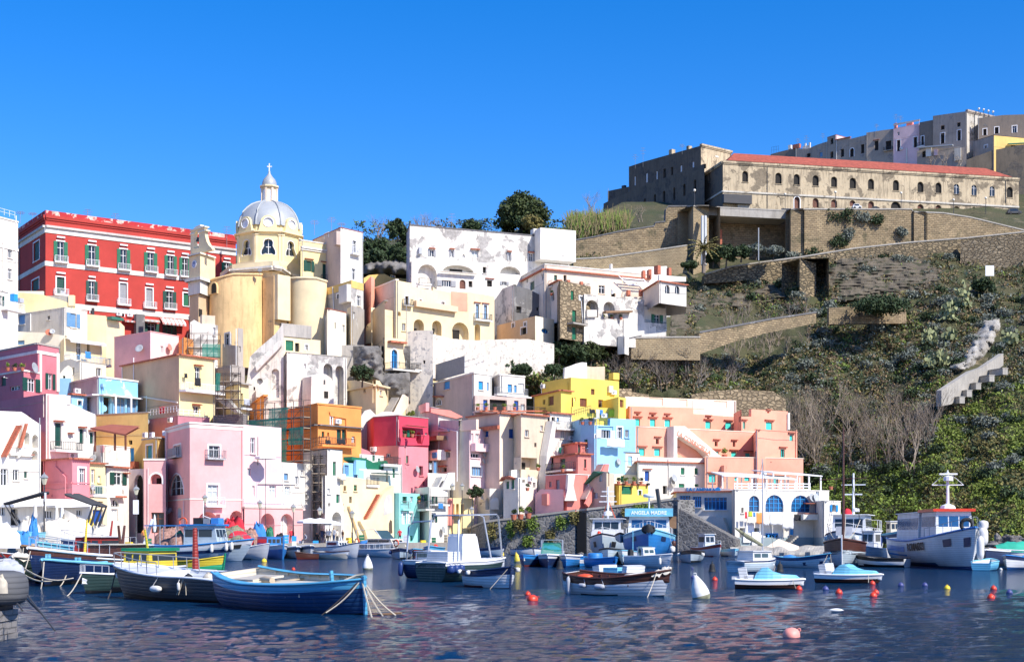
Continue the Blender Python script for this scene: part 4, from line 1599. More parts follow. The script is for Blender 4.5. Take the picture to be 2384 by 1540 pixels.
x box 1278,1150,1302,1175,.1,2.0 coral parapet
x ac 1240,1150
# pink_foot_house | pink ground floor wall with a white air conditioner beside the coral house | house
c 1246,190 1312,187 
t 1138
m pink
T 0 1246,1150 1258,1138 1312,1138
# slope_roof_house | house with a sloping green edged roof beside the coral stair | house
c 1368,190 1412,187 1430,189
t 1100 1
m beige
T 0 1368,1118 1385,1096 1400,1096 1412,1098
w rL 1380,1145,1392,1160 
w rL 1395,1098,1402,1120
x poly .02,.5,1366,1125,1388,1096,1404,1100,1384,1112,1370,1126 paint_green band
# white_rack_house | white house with green shutters and an arched red tiled porch | house
c 1172,192 1206,190 1250,194
t 1112 
m white
w rg 1178,1120,1185,1137 
w rg 1190,1116,1197,1137 l
w rD 1216,1116,1223,1123 
x poly .05,.7,1170,1120,1176,1110,1190,1107,1202,1112,1198,1116,1178,1114 roof_tile canopy
x fence 1208,1140,1238,1142,.8 iron
w rD 1240,1122,1246,1134 s
x ac 1232,1120
# mid_white_house | white front with dark terrace recess beneath the buttress house | house
c 1190,196 1262,199
t 1088
m white
T 0 1190,1094 1204,1092 1252,1094 1262,1108
w rg 1210,1150,1219,1174 d
w rD 1236,1150,1243,1162 s
w rW 1222,1120,1230,1132 l
# white_garden_house | small white house with plaster vault and steps, right of the alley | house
c 1110,200 1140,196 1178,199
t 1136 1
m white
w aN 1130,1157,1143,1185 
w rW 1168,1158,1175,1172
x stairs 1140,1214,1156,1198,1.2 concrete
w rD 1117,1170,1121,1174
w rD 1150,1160,1155,1170 l
w rW 1120,1150,1125,1160 l
# ruined_arch_house | tall weathered white house with two deep round arches | house
c 655,216 668,206 808,212
t 820 1
m white_peel
r thin concrete
w aN 753,846,774,1005 
w aN 781,851,800,1005 
w rW 707,846,712,858 s
x poly .3,3.0,699,1005,702,880,716,874,735,875,748,884,753,898,754,1005 white_aged annex
x box 730,888,733,898,3.02,3.08 iron window_slot
x box 731,914,740,930,3.02,3.08 void window_slot
# green_porch_house | ochre house with a green awning frame on the old wall | house
c 646,214 654,212 746,216
t 772
m grey_plaster
f 1 cream
T 1 654,752 725,758 725,790 746,792
w rg 665,792,683,816 d
w rW 710,802,717,815 s
w rD 687,798,697,818 
x fence 667,792,712,800,.6 paint_green
x box 654,752,724,788,.02,.2 grey_plaster band
# stair_buttress | huge sloping whitewashed stair buttress below the church | wall
c 555,207 660,207
t 905
m white_peel
T 0 555,940 575,885 582,830 600,812 640,778 656,756 660,756
w aN 598,880,612,926
w aN 632,858,650,925
x poly .05,.9,596,850,650,795,656,795,656,808,600,865 white_aged band
x poly .05,.7,598,905,625,880,625,925,598,925 white_aged buttress
w rD 590,900,594,908
# small_white_wall | small peeling white house front against the church tower | house
c 443,204 507,206
t 752
m white_peel
T 0 443,750 452,744 470,754 490,754 518,758
w rW 496,762,501,780 l
x box 471,732,502,756,-1.0,-.2 beige chimney
# narrow_grey_house | narrow streaked grey house between scaffold and stairs | house
c 518,209 553,205 566,206
t 772
m grey_plaster
T 0 518,800 530,802 553,805
w rW 524,776,535,806 s
# low_ruin_house | low weathered house under the yellow washing house | house
c 498,201 540,196 570,199
t 858
m grey_plaster
w rD 545,870,552,878
# yellow_washing_house | small yellow house with blue washing and a stone slab roof | house
c 525,195 557,190 579,192
t 893 1
m yellow_soft
r tile concrete
w rD 560,915,566,940 d
x cloth 558,928,571,944,.7 cloth_grey grey_blue_clothes_on_the_little_yellow_house
x rail 556,948,577,.7 iron
# grey_block_shed | unfinished shed of bare grey concrete blocks with a sloping roof | shed
c 496,190 566,187 577,189
t 962 1
m block
x poly .1,.8,510,925,540,930,566,962,558,962,512,930 concrete canopy
# beige_gate_house | pale yellow wall with a framed gate and sloping stair parapet | house
c 808,214 875,206 903,210
t 894 1
m cream
T 0 808,886 830,884 875,896
T 1 875,884 884,886 895,905 903,930
h 894,898 cream .4 1
x stairs 893,958,912,925,1.2 concrete
x poly 1.3,1.6,895,965,918,918,932,925,932,945,905,975 peach_light parapet
w rD 846,905,851,913 l
w rW 884,908,890,920 l
# white_domes_house | little white domed roofs between the crimson house and the stairs | house
c 841,204 960,207
t 975
m white_aged
T 0 841,968 850,955 862,952 876,966 890,958 905,957 925,960 950,970 960,975
# balcony_grotto_house | white house with a tall blue arched door and an iron balcony over the rock | house
c 868,229 896,219 948,222
t 700 1
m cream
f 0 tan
T 1 896,785 900,785 948,790
r thin
w aB 911,813,925,857 ds
w rL 926,840,930,850
x poly .05,.9,902,793,940,797,940,801,902,797 roof_tile canopy
x rail 896,859,958,2.0 iron white_aged
x rail 948,861,970,2.0 iron white_aged
# retaining_white_wall | broad patchy whitewashed retaining wall below the peach terraces | wall
c 948,222 1008,221 
t 770
m whitewash
d 4
w rD 985,838,990,846
# retaining_white_wall_long | long patchy whitewashed wall running right under the peach arches | wall
c 1008,224 1290,238
z 880
t 775
m whitewash
d 4
T 0 1008,777 1050,788 1110,792 1180,789 1230,789 1290,800
w aD 1068,841,1073,848
# peach_house | long peach house with a row of arched loggias and small balconies | house
c 862,242 922,232 1151,243
t 652 1
m peach
f 0 mauve_grey
f 1 cream
r flat white_aged
T 1 922,652 959,659 960,667 1008,676 1008,667 1015,674 1050,681 1088,679 1151,690
w rD 943,689,951,711 si
w rD 976,697,982,711 s
w rW 1027,702,1035,719 s
w rS 1107,708,1115,741 sh
w rS 1126,710,1134,743 sh
w aN 925,725,933,735 
w aK 963,743,987,790 
w aK 1006,746,1028,790 
w aK 1052,750,1091,792 
w aN 1105,754,1118,792 
x rail 1103,743,1141,.8 iron
x box 1050,678,1088,725,.02,.05 salmon band
x poly .05,.9,963,700,1060,715,1060,728,963,714 peach band
w rW 936,752,944,770 l
# mauve_side_house | mauve grey house side with patched plaster, left of the peach house | house
c 846,244 864,236 872,238
t 662
m salmon
w rW 860,680,863,706
# cream_arch_porch | cream porch with a green arched door under the mauve side wall | house
c 862,238 864,229 922,233
t 735
m cream
w aK 865,748,896,800
x box 866,757,874,775,-1.2,-1 paint_dgreen door
# mustard_house | mustard yellow house peeping over the peach roofs | house
c 847,262 952,268
t 640
m ochre
T 0 847,648 860,640 895,637 910,645 952,650
w rW 911,640,921,646
# white_arcade_house | large weathered white house with three tiled window hoods along its upper wall | house
c 948,262 954,256 1325,268
t 541
m white_peel
r flat grey_dark
w rW 1001,581,1010,597 exy
w rW 1049,582,1055,598 exy
w rL 1098,583,1113,599 e#1
w rW 1183,588,1188,606 exy
w rW 1232,590,1240,608 exy
w aW 1077,592,1082,600 
x box 1243,537,1325,616,.3,3.0 white_aged stair_tower
x box 1240,533,1260,546,-1,.5 white chimney
x box 973,577,980,592,.1,.7 cloth_grey water_tank
# white_loggia_house | lower white storey with a wide vaulted loggia and a red arched door | house
c 958,254 1216,262
t 601
m white_aged
w sK 1030,617,1104,635 
w aN 973,615,1017,671 
w sN 1164,620,1212,638
w rD 1124,621,1132,636 l
w rW 1029,652,1050,667 #3xy
w ar 1070,651,1084,672 d
w rD 1091,654,1100,668 
w rD 1134,652,1146,667 h
w rW 1169,655,1179,664 xy
x rail 973,661,1001,1.0 iron
x box 1021,633,1107,638,.3,.9 white balcony_box
x fence 974,600,1210,602,.05 paint_white
# chimney_terrace_house | long cream house with a tiled eave line and terracotta chimney pots | house
c 1215,262 1268,250 1513,260
z 760
t 616 1
m white_aged
f 1 peach_light
r flat white_aged
h 625,628 roof_tile .5 1
w rD 1262,638,1267,652 
w rk 1234,655,1244,675 
w rW 1394,664,1408,683 #1l
w rD 1312,640,1319,658 
w rk 1348,660,1361,678 d
w rD 1423,675,1433,692 
w rN 1424,670,1510,686 
w rD 1226,648,1229,658
w aW 1422,674,1427,684
x box 1294,654,1300,665,1.0,1.5 terracotta chimney
x box 1312,654,1318,666,1.0,1.5 terracotta chimney
x box 1342,658,1348,669,1.0,1.5 terracotta chimney
x box 1361,672,1365,685,1.0,1.5 terracotta chimney
x box 1444,680,1450,694,2.0,2.6 terracotta chimney
x box 1473,679,1479,694,2.0,2.6 terracotta chimney
x box 1422,614,1426,626,-.5,0 white chimney
x rail 1276,667,1365,1.3 iron_grey white_aged
x rail 1448,692,1495,1.2 iron_grey white_aged
x poly 1.0,1.15,1432,644,1434,644,1456,665,1454,665 paint_white pergola_beam
x poly 1.0,1.15,1484,646,1486,646,1510,672,1508,672 paint_white pergola_beam
x box 1440,650,1490,652,1.0,1.1 paint_white pergola_beam
x box 1446,657,1498,659,1.0,1.1 paint_white pergola_beam
x box 1452,664,1504,666,1.0,1.1 paint_white pergola_beam
w rk 1290,640,1297,652
w rW 1450,650,1457,660
# end_tower_house | white end block with two arched black windows and a tiled cornice on the slope | house
c 1498,256 1535,246 1598,250
t 655 1
m white
f 0 peach_light
f 1 white_aged
z 705
r tile roof_tile
w aW 1548,663,1559,683 %0
w aW 1571,665,1582,684 %0
w rD 1512,665,1517,690 
x poly -.4,-.1,1535,655,1535,640,1598,644,1598,655 white_aged parapet
x box 1550,613,1557,634,-3,-2 terracotta chimney
x box 1561,622,1567,640,-1,-.4 terracotta chimney
x box 1499,632,1503,646,0,.5 terracotta chimney
x box 1512,630,1517,648,0,.5 terracotta chimney
# far_white_house | low white house with a red roof line behind the chimney terrace | house
c 1360,276 1560,286
z 720
t 626
m white
T 0 1360,628 1480,622 1552,619 1560,640
# arch_ruin_house | weathered white front with two big arches under the long cream house | house
c 1340,252 1360,244 1500,250
z 800
t 684 1
m white_peel
w aK 1364,698,1393,738 
w aN 1405,702,1431,742 
x poly .05,.5,1364,722,1386,722,1386,738,1364,738 white parapet
x poly .05,1.0,1403,725,1466,724,1466,728,1403,730 wood canopy
# stone_green_door_house | bare tufa stone house with bright green doors, one above the other | house
c 1297,247 1304,240 1375,246
z 800
t 669
m rubble_pale
w rg 1329,676,1336,698 
w rg 1332,722,1341,749 
w rg 1332,761,1342,790 
w rL 1349,690,1357,700 s#1
w rD 1283,681,1291,699
x rail 1320,751,1355,1.4 iron concrete
x pipe 1352,700,1356,760 paint_white
# white_small_window_house | white block with a small window pair left of the green door house | house
c 1275,252 1302,246
z 760
t 667
m white_aged
r tile roof_tile
w rD 1283,681,1290,700 
# dark_ruin_house | dark stained ruin wall with empty window holes | house
c 1150,258 1196,250 1299,255
z 800
t 690
m white_peel
f 1 grey_dark
T 0 1150,700 1170,672 1190,664 1196,662
T 1 1196,664 1230,672 1255,685 1299,695
w rD 1202,713,1214,728 
w rD 1249,715,1256,723
x pipe 1262,697,1261,724 paint_white
# cream_oval_house | small cream house with an oval window and a dark doorway | house
c 1157,252 1246,241 1290,245
z 800
t 735 1
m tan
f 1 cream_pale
w oB 1260,764,1278,776 
w rW 1192,752,1198,762 s
w rW 1220,750,1226,760 s
w rD 1213,762,1226,778 s
# white_green_window_house | white house with green shutters round a bright window on the cliff edge | house
c 1375,256 1466,251 1551,256
z 790
t 708 1
m white_peel
f 1 white
r thin
w rW 1523,732,1536,756 xg#1
w rW 1480,734,1485,744 
w rD 1493,734,1499,744 
w rN 1404,727,1464,745 
x rail 1488,757,1545,.8 iron_grey white
x ac 1494,754
x pipe 1549,712,1550,770 paint_white
x dish 1447,732,.6
x rail 1398,745,1466,1.2 terracotta white_aged
# cliff_foot_house | white rough walled cellar house at the foot of the cliff edge terraces | house
c 1375,253 1445,248.5 1551,253
t 745 1
m white_peel
z 806
x poly .05,1.0,1445,745,1470,765,1490,780,1445,790 white_aged buttress
# white_gate_kiosk | small white gate kiosk with a dark doorway beside the garden wall | kiosk
c 1438,247 1454,246 1464,248
t 783
m white
w rD 1451,787,1457,810
z 825
# cream_nave | pale cream church side with green shutters and long mouldings | church building
c 700,232 793,237
t 560
m yellow_soft
r flat white_aged
h 573,577 white .35 0
h 578,581 white .2 0
w rk 713,607,725,632 hx
w rk 751,614,762,650 hd
x rail 747,653,768,.6 iron
# mauve_roof_tower | white and lilac tower house with stacked windows right of the church | house
c 728,240 793,230 845,234
t 530 1
m lilac
f 0 mauve_grey
f 1 white
r thin hood
w rD 756,544,765,554 s
w rW 820,560,829,591 sj
w rW 818,625,827,651 s
x ac 830,591
x box 787,542,794,570,.05,.8 mauve_grey chimney
# mustard_band_house | weathered house with a mustard band and patched grey plaster right of the apse | house
c 755,232 818,224 846,227
t 652 1
m grey_plaster
f 1 white_peel
h 652,669 ochre .05 1
w rW 831,688,840,712 l
w rD 785,684,792,694 s
w rD 762,722,770,736
x box 799,668,818,702,.05,.8 white balcony_box
x pipe 776,668,779,735 paint_white
# cream_stub_house | plain cream block with slit windows below the apse | house
c 758,226 762,219 806,223
t 735
m cream_pale
r thin hood
w rD 779,750,782,765 
w rW 797,756,803,774
# grey_slab_house | rough grey concrete block wedged under the arches | house
c 793,222 848,222
t 803
m grey_plaster
# beige_flank_house | cream and grey stained flank wall above the rock grotto | house
c 805,226 821,222 848,226
t 720
m cream
f 1 grey_plaster
w rL 822,726,827,742
"""
for h_ in parse_houses(TOWN):house(h_);HOUSES.append(h_)  # yellow stair house: its recess parts are flat panels coloured as shaded recesses
YC=240.0
def S(px,Y=YC):return px*Y/F
root=empty('domed_church',G(627,YC,30),'yellow domed church with a lantern and cross above a round ochre apse','church')
ctr=G(627,YC)
def zc(y,Y=YC):return ZZ(y,Y)
A0=R(-90+22.5+8)
def octo(mb,r,z0,z1,mi=0,r1=None):
 r1=r1 or r
 p=[(ctr+Vector((r*math.cos(A0+k*math.pi/4),r*math.sin(A0+k*math.pi/4),z0)),ctr+Vector((r1*math.cos(A0+k*math.pi/4),r1*math.sin(A0+k*math.pi/4),z1))) for k in range(8)]
 for k in range(8):
  a,b=p[k],p[(k+1) % 8];L=(b[0]-a[0]).length
  mb.face([a[0],b[0],b[1],a[1]],mi,[(0,z0),(L,z0),(L,z1),(0,z1)])
 mb.face([q[1] for q in p],mi);mb.face([q[0] for q in p][::-1],mi)
rd=S(77)
drum=MB();holes_all=[]
Fs=[]
for k in range(8):
 a=A0+k*math.pi/4;b=a+math.pi/4
 pa,pb=(ctr.x+rd*math.cos(a),ctr.y+rd*math.sin(a)),(ctr.x+rd*math.cos(b),ctr.y+rd*math.sin(b))
 f=Face(pa,pb);Fs.append(f)
 z0,z1=zc(645),zc(556);hs_=[]
 if f.n.y<.2:
  u=f.L/2;w_=2.3;hs_=[shape_pts('v',u-w_/2,zc(607),u+w_/2,zc(570))]
 poly_fill(drum,f,[(0,z0),(f.L,z0),(f.L,z1),(0,z1)],hs_)
dro=drum.build('drum','yellow_soft',root)
for f in Fs:
 if f.n.y>=.2:continue
 u=f.L/2;w_=2.3;pts=shape_pts('v',u-w_/2,zc(607),u+w_/2,zc(570));mb=MB()
 for k in range(len(pts)):
  a,b=pts[k],pts[(k+1) % len(pts)]
  mb.face([f.pt(*a,.0),f.pt(*a,-.5),f.pt(*b,-.5),f.pt(*b,.0)],0)
  cx_,cz_=u,(zc(607)+zc(570))/2;e=1.14
  A_,B_=(cx_+(a[0]-cx_)*e,cz_+(a[1]-cz_)*1.07),(cx_+(b[0]-cx_)*e,cz_+(b[1]-cz_)*1.07)
  mb.face([f.pt(*a,.05),f.pt(*A_,.05),f.pt(*B_,.05),f.pt(*b,.05)],1)
 f.box(mb,u-.05,u+.05,zc(604),zc(571),-.46,-.4,1);f.box(mb,u-.4,u+.4,zc(588)-.05,zc(588)+.05,-.461,-.39,1)
 wo=mb.build('window',['yellow_soft','paint_white'],root)
 m2=MB();poly_fill(m2,f,pts,[],-.49);m2.build('pane','glass',wo)
 for uu in (.25,f.L-.25):
  m3=MB();f.box(m3,uu-.22,uu+.22,zc(630),zc(560),.005,.14);f.box(m3,uu-.3,uu+.3,zc(562),zc(559),.004,.24);m3.build('pilaster','cream',root)
mb=MB();octo(mb,rd+.25,zc(557),zc(555));octo(mb,rd+.6,zc(555),zc(553));octo(mb,rd+.2,zc(640),zc(620));mb.build('cornice','cream',root)
mb=MB();octo(mb,rd-.35,zc(553),zc(537),0,rd-.45);mb.build('dome_collar','yellow_soft',root)
prof=[(74.5,538),(74,533),(72.5,524),(69,513),(63,501),(54,490),(43,481),(30,475),(20,472)]
mb=MB();rows=[]
for r,y in prof:rows.append([ctr+Vector((S(r)*math.cos(A0+a*math.pi/16)/math.cos(((a % 4)-2)*math.pi/16*.6)*math.cos(math.pi/8*.6),S(r)*math.sin(A0+a*math.pi/16)/math.cos(((a % 4)-2)*math.pi/16*.6)*math.cos(math.pi/8*.6),zc(y))) for a in range(32)])
mb.grid(rows,0,closed=True);dome=mb.build('dome','lead',root,smooth=True)
for k in range(8):
 mb=MB();mb.tube([ctr+Vector((S(r+.4)*math.cos(A0+k*math.pi/4),S(r+.4)*math.sin(A0+k*math.pi/4),zc(y-.5))) for r,y in prof],.17,6);mb.build('rib','lead',dome,smooth=True)
for k in range(8):
 a=A0+math.pi/8+k*math.pi/4
 if math.sin(a)>.3:continue
 f=Fs[k];mb=MB();u=f.L/2;o=.3
 ring=[(u+1.25*math.cos(t),zc(533)+1.15*math.sin(t)) for t in [2*math.pi*i/20 for i in range(20)]]
 ell=[(u+.82*math.cos(t),zc(533)+.78*math.sin(t)) for t in [2*math.pi*i/20 for i in range(20)]]
 poly_fill(mb,f,[(u-1.6,zc(552)),(u+1.6,zc(552))]+[p for p in ring if p[1]>zc(533)-.01],[ell],o,0)
 q=[(u-1.6,zc(552)),(u+1.6,zc(552))]+[p for p in ring if p[1]>zc(533)-.01]
 for i in range(len(q)):
  p,p2=q[i],q[(i+1) % len(q)];mb.face([f.pt(*p,o),f.pt(*p,o-1.2),f.pt(*p2,o-1.2),f.pt(*p2,o)],0)
 oc=mb.build('dormer','yellow_soft',dome);m2=MB();poly_fill(m2,f,ell,[],o-.15);m2.build('pane','cloth_white',oc)
 m3=MB();m3.tube([f.pt(*p,o+.02) for p in ell+ell[:1]],.09,5);m3.build('frame','paint_white',oc)
def octc(mb,r,y0,y1,mi=0,r1=None):octo(mb,S(r),zc(y0),zc(y1),mi,S(r1) if r1 else None)
mb=MB();octc(mb,20,475,471);octc(mb,17.5,471,440,0);octc(mb,19,440,438);octc(mb,23,437.5,434);lan=mb.build('lantern','cream',root)
for k in range(8):
 mb=MB();a=A0+k*math.pi/4;c=ctr+Vector((S(18.2)*math.cos(a),S(18.2)*math.sin(a),0))
 mb.box((c.x,c.y,(zc(471)+zc(440))/2),(.32,.32,zc(440)-zc(471)),rz=a);mb.build('pilaster','peach_light',lan)
for k in (7,0,6):
 a0,a1=A0+k*math.pi/4,A0+(k+1)*math.pi/4;f=Face((ctr.x+S(17.5)*math.cos(a0),ctr.y+S(17.5)*math.sin(a0)),(ctr.x+S(17.5)*math.cos(a1),ctr.y+S(17.5)*math.sin(a1)))
 mb=MB();poly_fill(mb,f,shape_pts('a',.2,zc(469),f.L-.2,zc(444)),[],.02);mb.build('panel','paint_white',lan)
mb=MB();mb.lathe(ctr,[(S(r),zc(y)) for r,y in [(17,434),(17.5,431),(16.5,425),(13.5,418),(8,412),(4,406),(2.4,402),(2.4,399),(1.5,399)]],16);mb.build('cupola','lead',root,smooth=True)
mb=MB();t=.17
cz0=zc(399);mb.box(ctr+Vector((0,0,(cz0+zc(382))/2)),(t,t,zc(382)-cz0));mb.box(ctr+Vector((0,0,zc(388))),(S(8.5),t*.98,t))
for dx,yy in ((S(4.4),388),(-S(4.4),388),(0,382)):mb.lathe(ctr+Vector((dx,0,zc(yy))),[(.01,-.15),(.15,0),(.01,.15)],6)
mb.build('cross','paint_white',root)
YB=233
mb=MB()
def wallseg(pts,ytop,ybot,mat,nm,off=0):
 m_=MB();W_=[((x-CX)*Y/F,Y) for x,Y in pts];zt=ZZ(ytop,pts[0][1]);zb=ZZ(ybot,pts[0][1])
 for i in range(len(W_)-1):
  f=Face(W_[i],W_[i+1]);poly_fill(m_,f,[(0,zb),(f.L,zb),(f.L,zt),(0,zt)],[])
 m_.face([(a[0],a[1],zt) for a in W_],0)
 return m_.build(nm,mat,root)
wallseg([(512,240),(540,232),(635,229),(650,230),(674,236),(735,240),(735,252),(512,256)],636,850,'cream','nave')
mb=MB()
cw=[(508,240.5),(540,231),(635,228),(652,229),(674,235),(738,239)]
for i in range(len(cw)-1):
 a,b=cw[i],cw[i+1];f=Face(G(*a)[:2],G(*b)[:2]);f.box(mb,0,f.L,ZZ(637,233),ZZ(632,233),-1.5,.5);f.box(mb,0,f.L,ZZ(641,233),ZZ(637.2,233),-1.5,.2)
mb.build('cornice','white_aged',root)
def half(cx,rpx,Y,ytopf,ybot,mat,nm,sy=1.0,flare=.0,seg=28,win=None):
 m_=MB();c=G(cx,Y);r=S(rpx,Y);rows=[];N=7
 cols=[]
 for j in range(seg+1):
  a=math.pi+math.pi*j/seg
  xx=cx+rpx*math.cos(a);zt=ZZ(ytopf(xx),Y-r*sy*abs(math.sin(a))*.9);zb=ZZ(ybot,Y)
  cols.append((a,zt,zb))
 for i in range(N+1):
  t=i/N;row=[]
  for a,zt,zb in cols:
   rr=r*(1+flare*(1-t));row.append(c+Vector((rr*math.cos(a),rr*sy*math.sin(a),zb+(zt-zb)*t)))
  rows.append(row)
 m_.grid(rows,0,uv=lambda a,b:(b*math.pi*r/seg,rows[a][0].z))
 m_.face([p for p in rows[-1]],0)
 rim=MB();rim.tube([p+Vector((0,0,.05)) for p in rows[-1]],.22,5);
 o=m_.build(nm,mat,root,smooth=True);rim.build('rim','church_ochre' if mat !='cream' else 'cream',o)
 return c,r
interp=lambda xs_,ys_:(lambda x:float(np.interp(x,xs_,ys_)))
ca,ra=half(550,61,229,interp([489,500,520,553,611],[656,652,648,640,640]),860,'church_ochre','apse',.75,.03)
half(717,44,231,interp([673,680,700,740,761],[650,649,648,649,656]),900,'cream','apse',.8,.02)
an=R(222);p=ca+Vector((ra*math.cos(an),ra*.75*math.sin(an),0));tn=Vector((-math.sin(an),math.cos(an)*.75,0)).normalized()
f=Face((p.x-tn.x*1.1+math.cos(an)*.05,p.y-tn.y*1.1+math.sin(an)*.05),(p.x+tn.x*1.1+math.cos(an)*.05,p.y+tn.y*1.1+math.sin(an)*.05))
mb=MB();out=shape_pts('a',0,ZZ(682,226),2.1,ZZ(653,226));inn=shape_pts('a',.75,ZZ(681,226),1.95,ZZ(657,226))
poly_fill(mb,f,out,[inn],.18)
for k in range(len(out)):
 a,b=out[k],out[(k+1) % len(out)];mb.face([f.pt(*a,.18),f.pt(*a,-.3),f.pt(*b,-.3),f.pt(*b,.18)],0)
wn=mb.build('window','church_ochre',root);m2=MB();poly_fill(m2,f,inn,[],.19);m2.build('pane','void',wn)
f=Face(G(612,228.6)[:2],G(640,226.4)[:2]);mb=MB()
f.box(mb,.1,f.L-.15,ZZ(800,227),ZZ(643,227),-2.5,.1);mb.build('buttress','church_ochre',root)
mb=MB();f.box(mb,f.L-.12,f.L+.75,ZZ(745,227),ZZ(641,227),-2.5,.0);mb.build('buttress','cream',root)  # pale box: the sunlit strip beside the ochre buttress, put in as colour
f=Face(G(651,229.7)[:2],G(673,233)[:2]);mb=MB();mb.tube([f.pt(1.1,ZZ(681,231),-.2),f.pt(1.1,ZZ(681,231),.25)],.52,18,0);q=mb.build('window','cream',root)
mb=MB();mb.tube([f.pt(1.16,ZZ(681,231),.255),f.pt(1.16,ZZ(681,231),.26)],.36,16);mb.build('pane','void',q)
mb=MB();p=G(605,226,ZZ(640,226));mb.box(p+Vector((0,0,.8)),(.6,.3,.5));mb.tube([p,p+Vector((0,0,.6))],.06,5);mb.build('floodlight','iron_grey',root)
YG=226
rg=empty('clock_campanile',G(467,YG,30),'slim cream bell gable with a round clock face beside the red palace','bell tower')
fl,fr=Face(G(440,227.5)[:2],G(466,225)[:2]),Face(G(466,225)[:2],G(501,229)[:2])
def block(x0,x1,x2,y0,y1,Yn,mat,nm,grow=0,rt=rg):
 m_=MB();a,b,c=G(x0,Yn+2.5),G(x1,Yn),G(x2,Yn+4);zt,zb=ZZ(y0,Yn),ZZ(y1,Yn)
 back=[(c.x-2.2,c.y+2),(a.x+.5,a.y+2)]
 pp=[(a.x,a.y),(b.x,b.y),(c.x,c.y)]+back
 for i in range(5):
  p,q=pp[i],pp[(i+1) % 5];L=math.dist(p,q);m_.face([(*p,zb),(*q,zb),(*q,zt),(*p,zt)],0,[(0,zb),(L,zb),(L,zt),(0,zt)])
 m_.face([(*p,zt) for p in pp],0)
 return m_.build(nm,mat,rt)
block(440,466,501,590,648,225,'cream','clock_stage')
block(436,466,503,586,590,224.5,'cream_pale','cornice')
block(438,466,493,650,682,225,'white','middle_stage')
block(430,466,497,643,650,224.3,'white_aged','cornice')
block(441,462,491,682,900,225.5,'tan','base_stage')
f=Face(G(443,229)[:2],G(478,226)[:2]);z=lambda y:ZZ(y,227);W_=f.L;mb=MB()
x2u=lambda x:f.hit(x,560)[0]
outer=[(x2u(x),z(y)) for x,y in [(443,588),(494,588),(492,583),(486,576),(481,566),(478,554),(476.5,542),(476,532),(444,532)]]
slot=shape_pts('a',x2u(452),z(576),x2u(463),z(536),8)
poly_fill(mb,f,outer,[slot],0);poly_fill(mb,f,outer,[slot],-.6)
for lst in (outer,slot):
 for k in range(len(lst)):
  a,b=lst[k],lst[(k+1) % len(lst)];mb.face([f.pt(*a,0),f.pt(*a,-.6),f.pt(*b,-.6),f.pt(*b,0)],0)
mb.build('belfry','cream',rg)
mb=MB();f.box(mb,x2u(443),x2u(452.4),z(541),z(538),-.7,.12);f.box(mb,x2u(461.6),x2u(481),z(541),z(538),-.7,.12);f.box(mb,x2u(443.5),x2u(478.5),z(532),z(529),-.7,.15)
f.box(mb,x2u(452),x2u(470),z(529),z(526),-.6,.05);f.box(mb,x2u(455),x2u(466),z(526),z(523.5),-.55,0);f.box(mb,x2u(458),x2u(463),z(523.5),z(521),-1,-.3);mb.build('crown','cream_pale',rg)
mb=MB();mb.lathe(f.pt(x2u(457),z(556),-.3),[(.02,.5),(.14,.48),(.2,.2),(.28,-.1),(.36,-.2),(.02,-.15)],12);mb.build('bell','iron',rg,smooth=True)
p0=fl.hit(453,615);c=fl.pt(p0[0],p0[1],.02);rr=S(9.3,227)
def disc(mb,f,u,z,r,o,th=.06,seg=28,mi=0):
 ring=[(u+r*math.cos(t),z+r*math.sin(t)) for t in [2*math.pi*i/seg for i in range(seg)]]
 mb.face([f.pt(*p,o) for p in ring],mi)
 for k in range(seg):a,b=ring[k],ring[(k+1) % seg];mb.face([f.pt(*a,o),f.pt(*a,o-th),f.pt(*b,o-th),f.pt(*b,o)],mi)
mb=MB();disc(mb,fl,*p0,rr,.12,.2);clk=mb.build('clock','paint_white',rg)
mb=MB();disc(mb,fl,*p0,rr*.8,.125,.01)
mb.build('dial',simple('dial_blue',(.42,.52,.75)),clk)
mb=MB()
for k in range(12):
 t=k*math.pi/6;u,zz=p0[0]+rr*.66*math.sin(t),p0[1]+rr*.66*math.cos(t);fl.box(mb,u-.035,u+.035,zz-.06,zz+.06,.126,.14)
mb.build('numeral','iron',clk)
for t,L in ((0.06,.55),(1.05,.42)):
 mb=MB();mb.tube([fl.pt(*p0,.15),fl.pt(p0[0]+rr*L*math.sin(t),p0[1]+rr*L*math.cos(t),.15)],.035,4);mb.build('hand','iron',clk)
m_=MB();fb=Face(G(441,228)[:2],G(462,225.5)[:2]);fc=Face(G(462,225.5)[:2],G(491,229.5)[:2])
q=fc.hit(466.5,728);fc.box(m_,q[0]-.55,q[0]+.55,q[1]-.6,q[1]+.6,.01,.04);m_.build('window','void',rg)
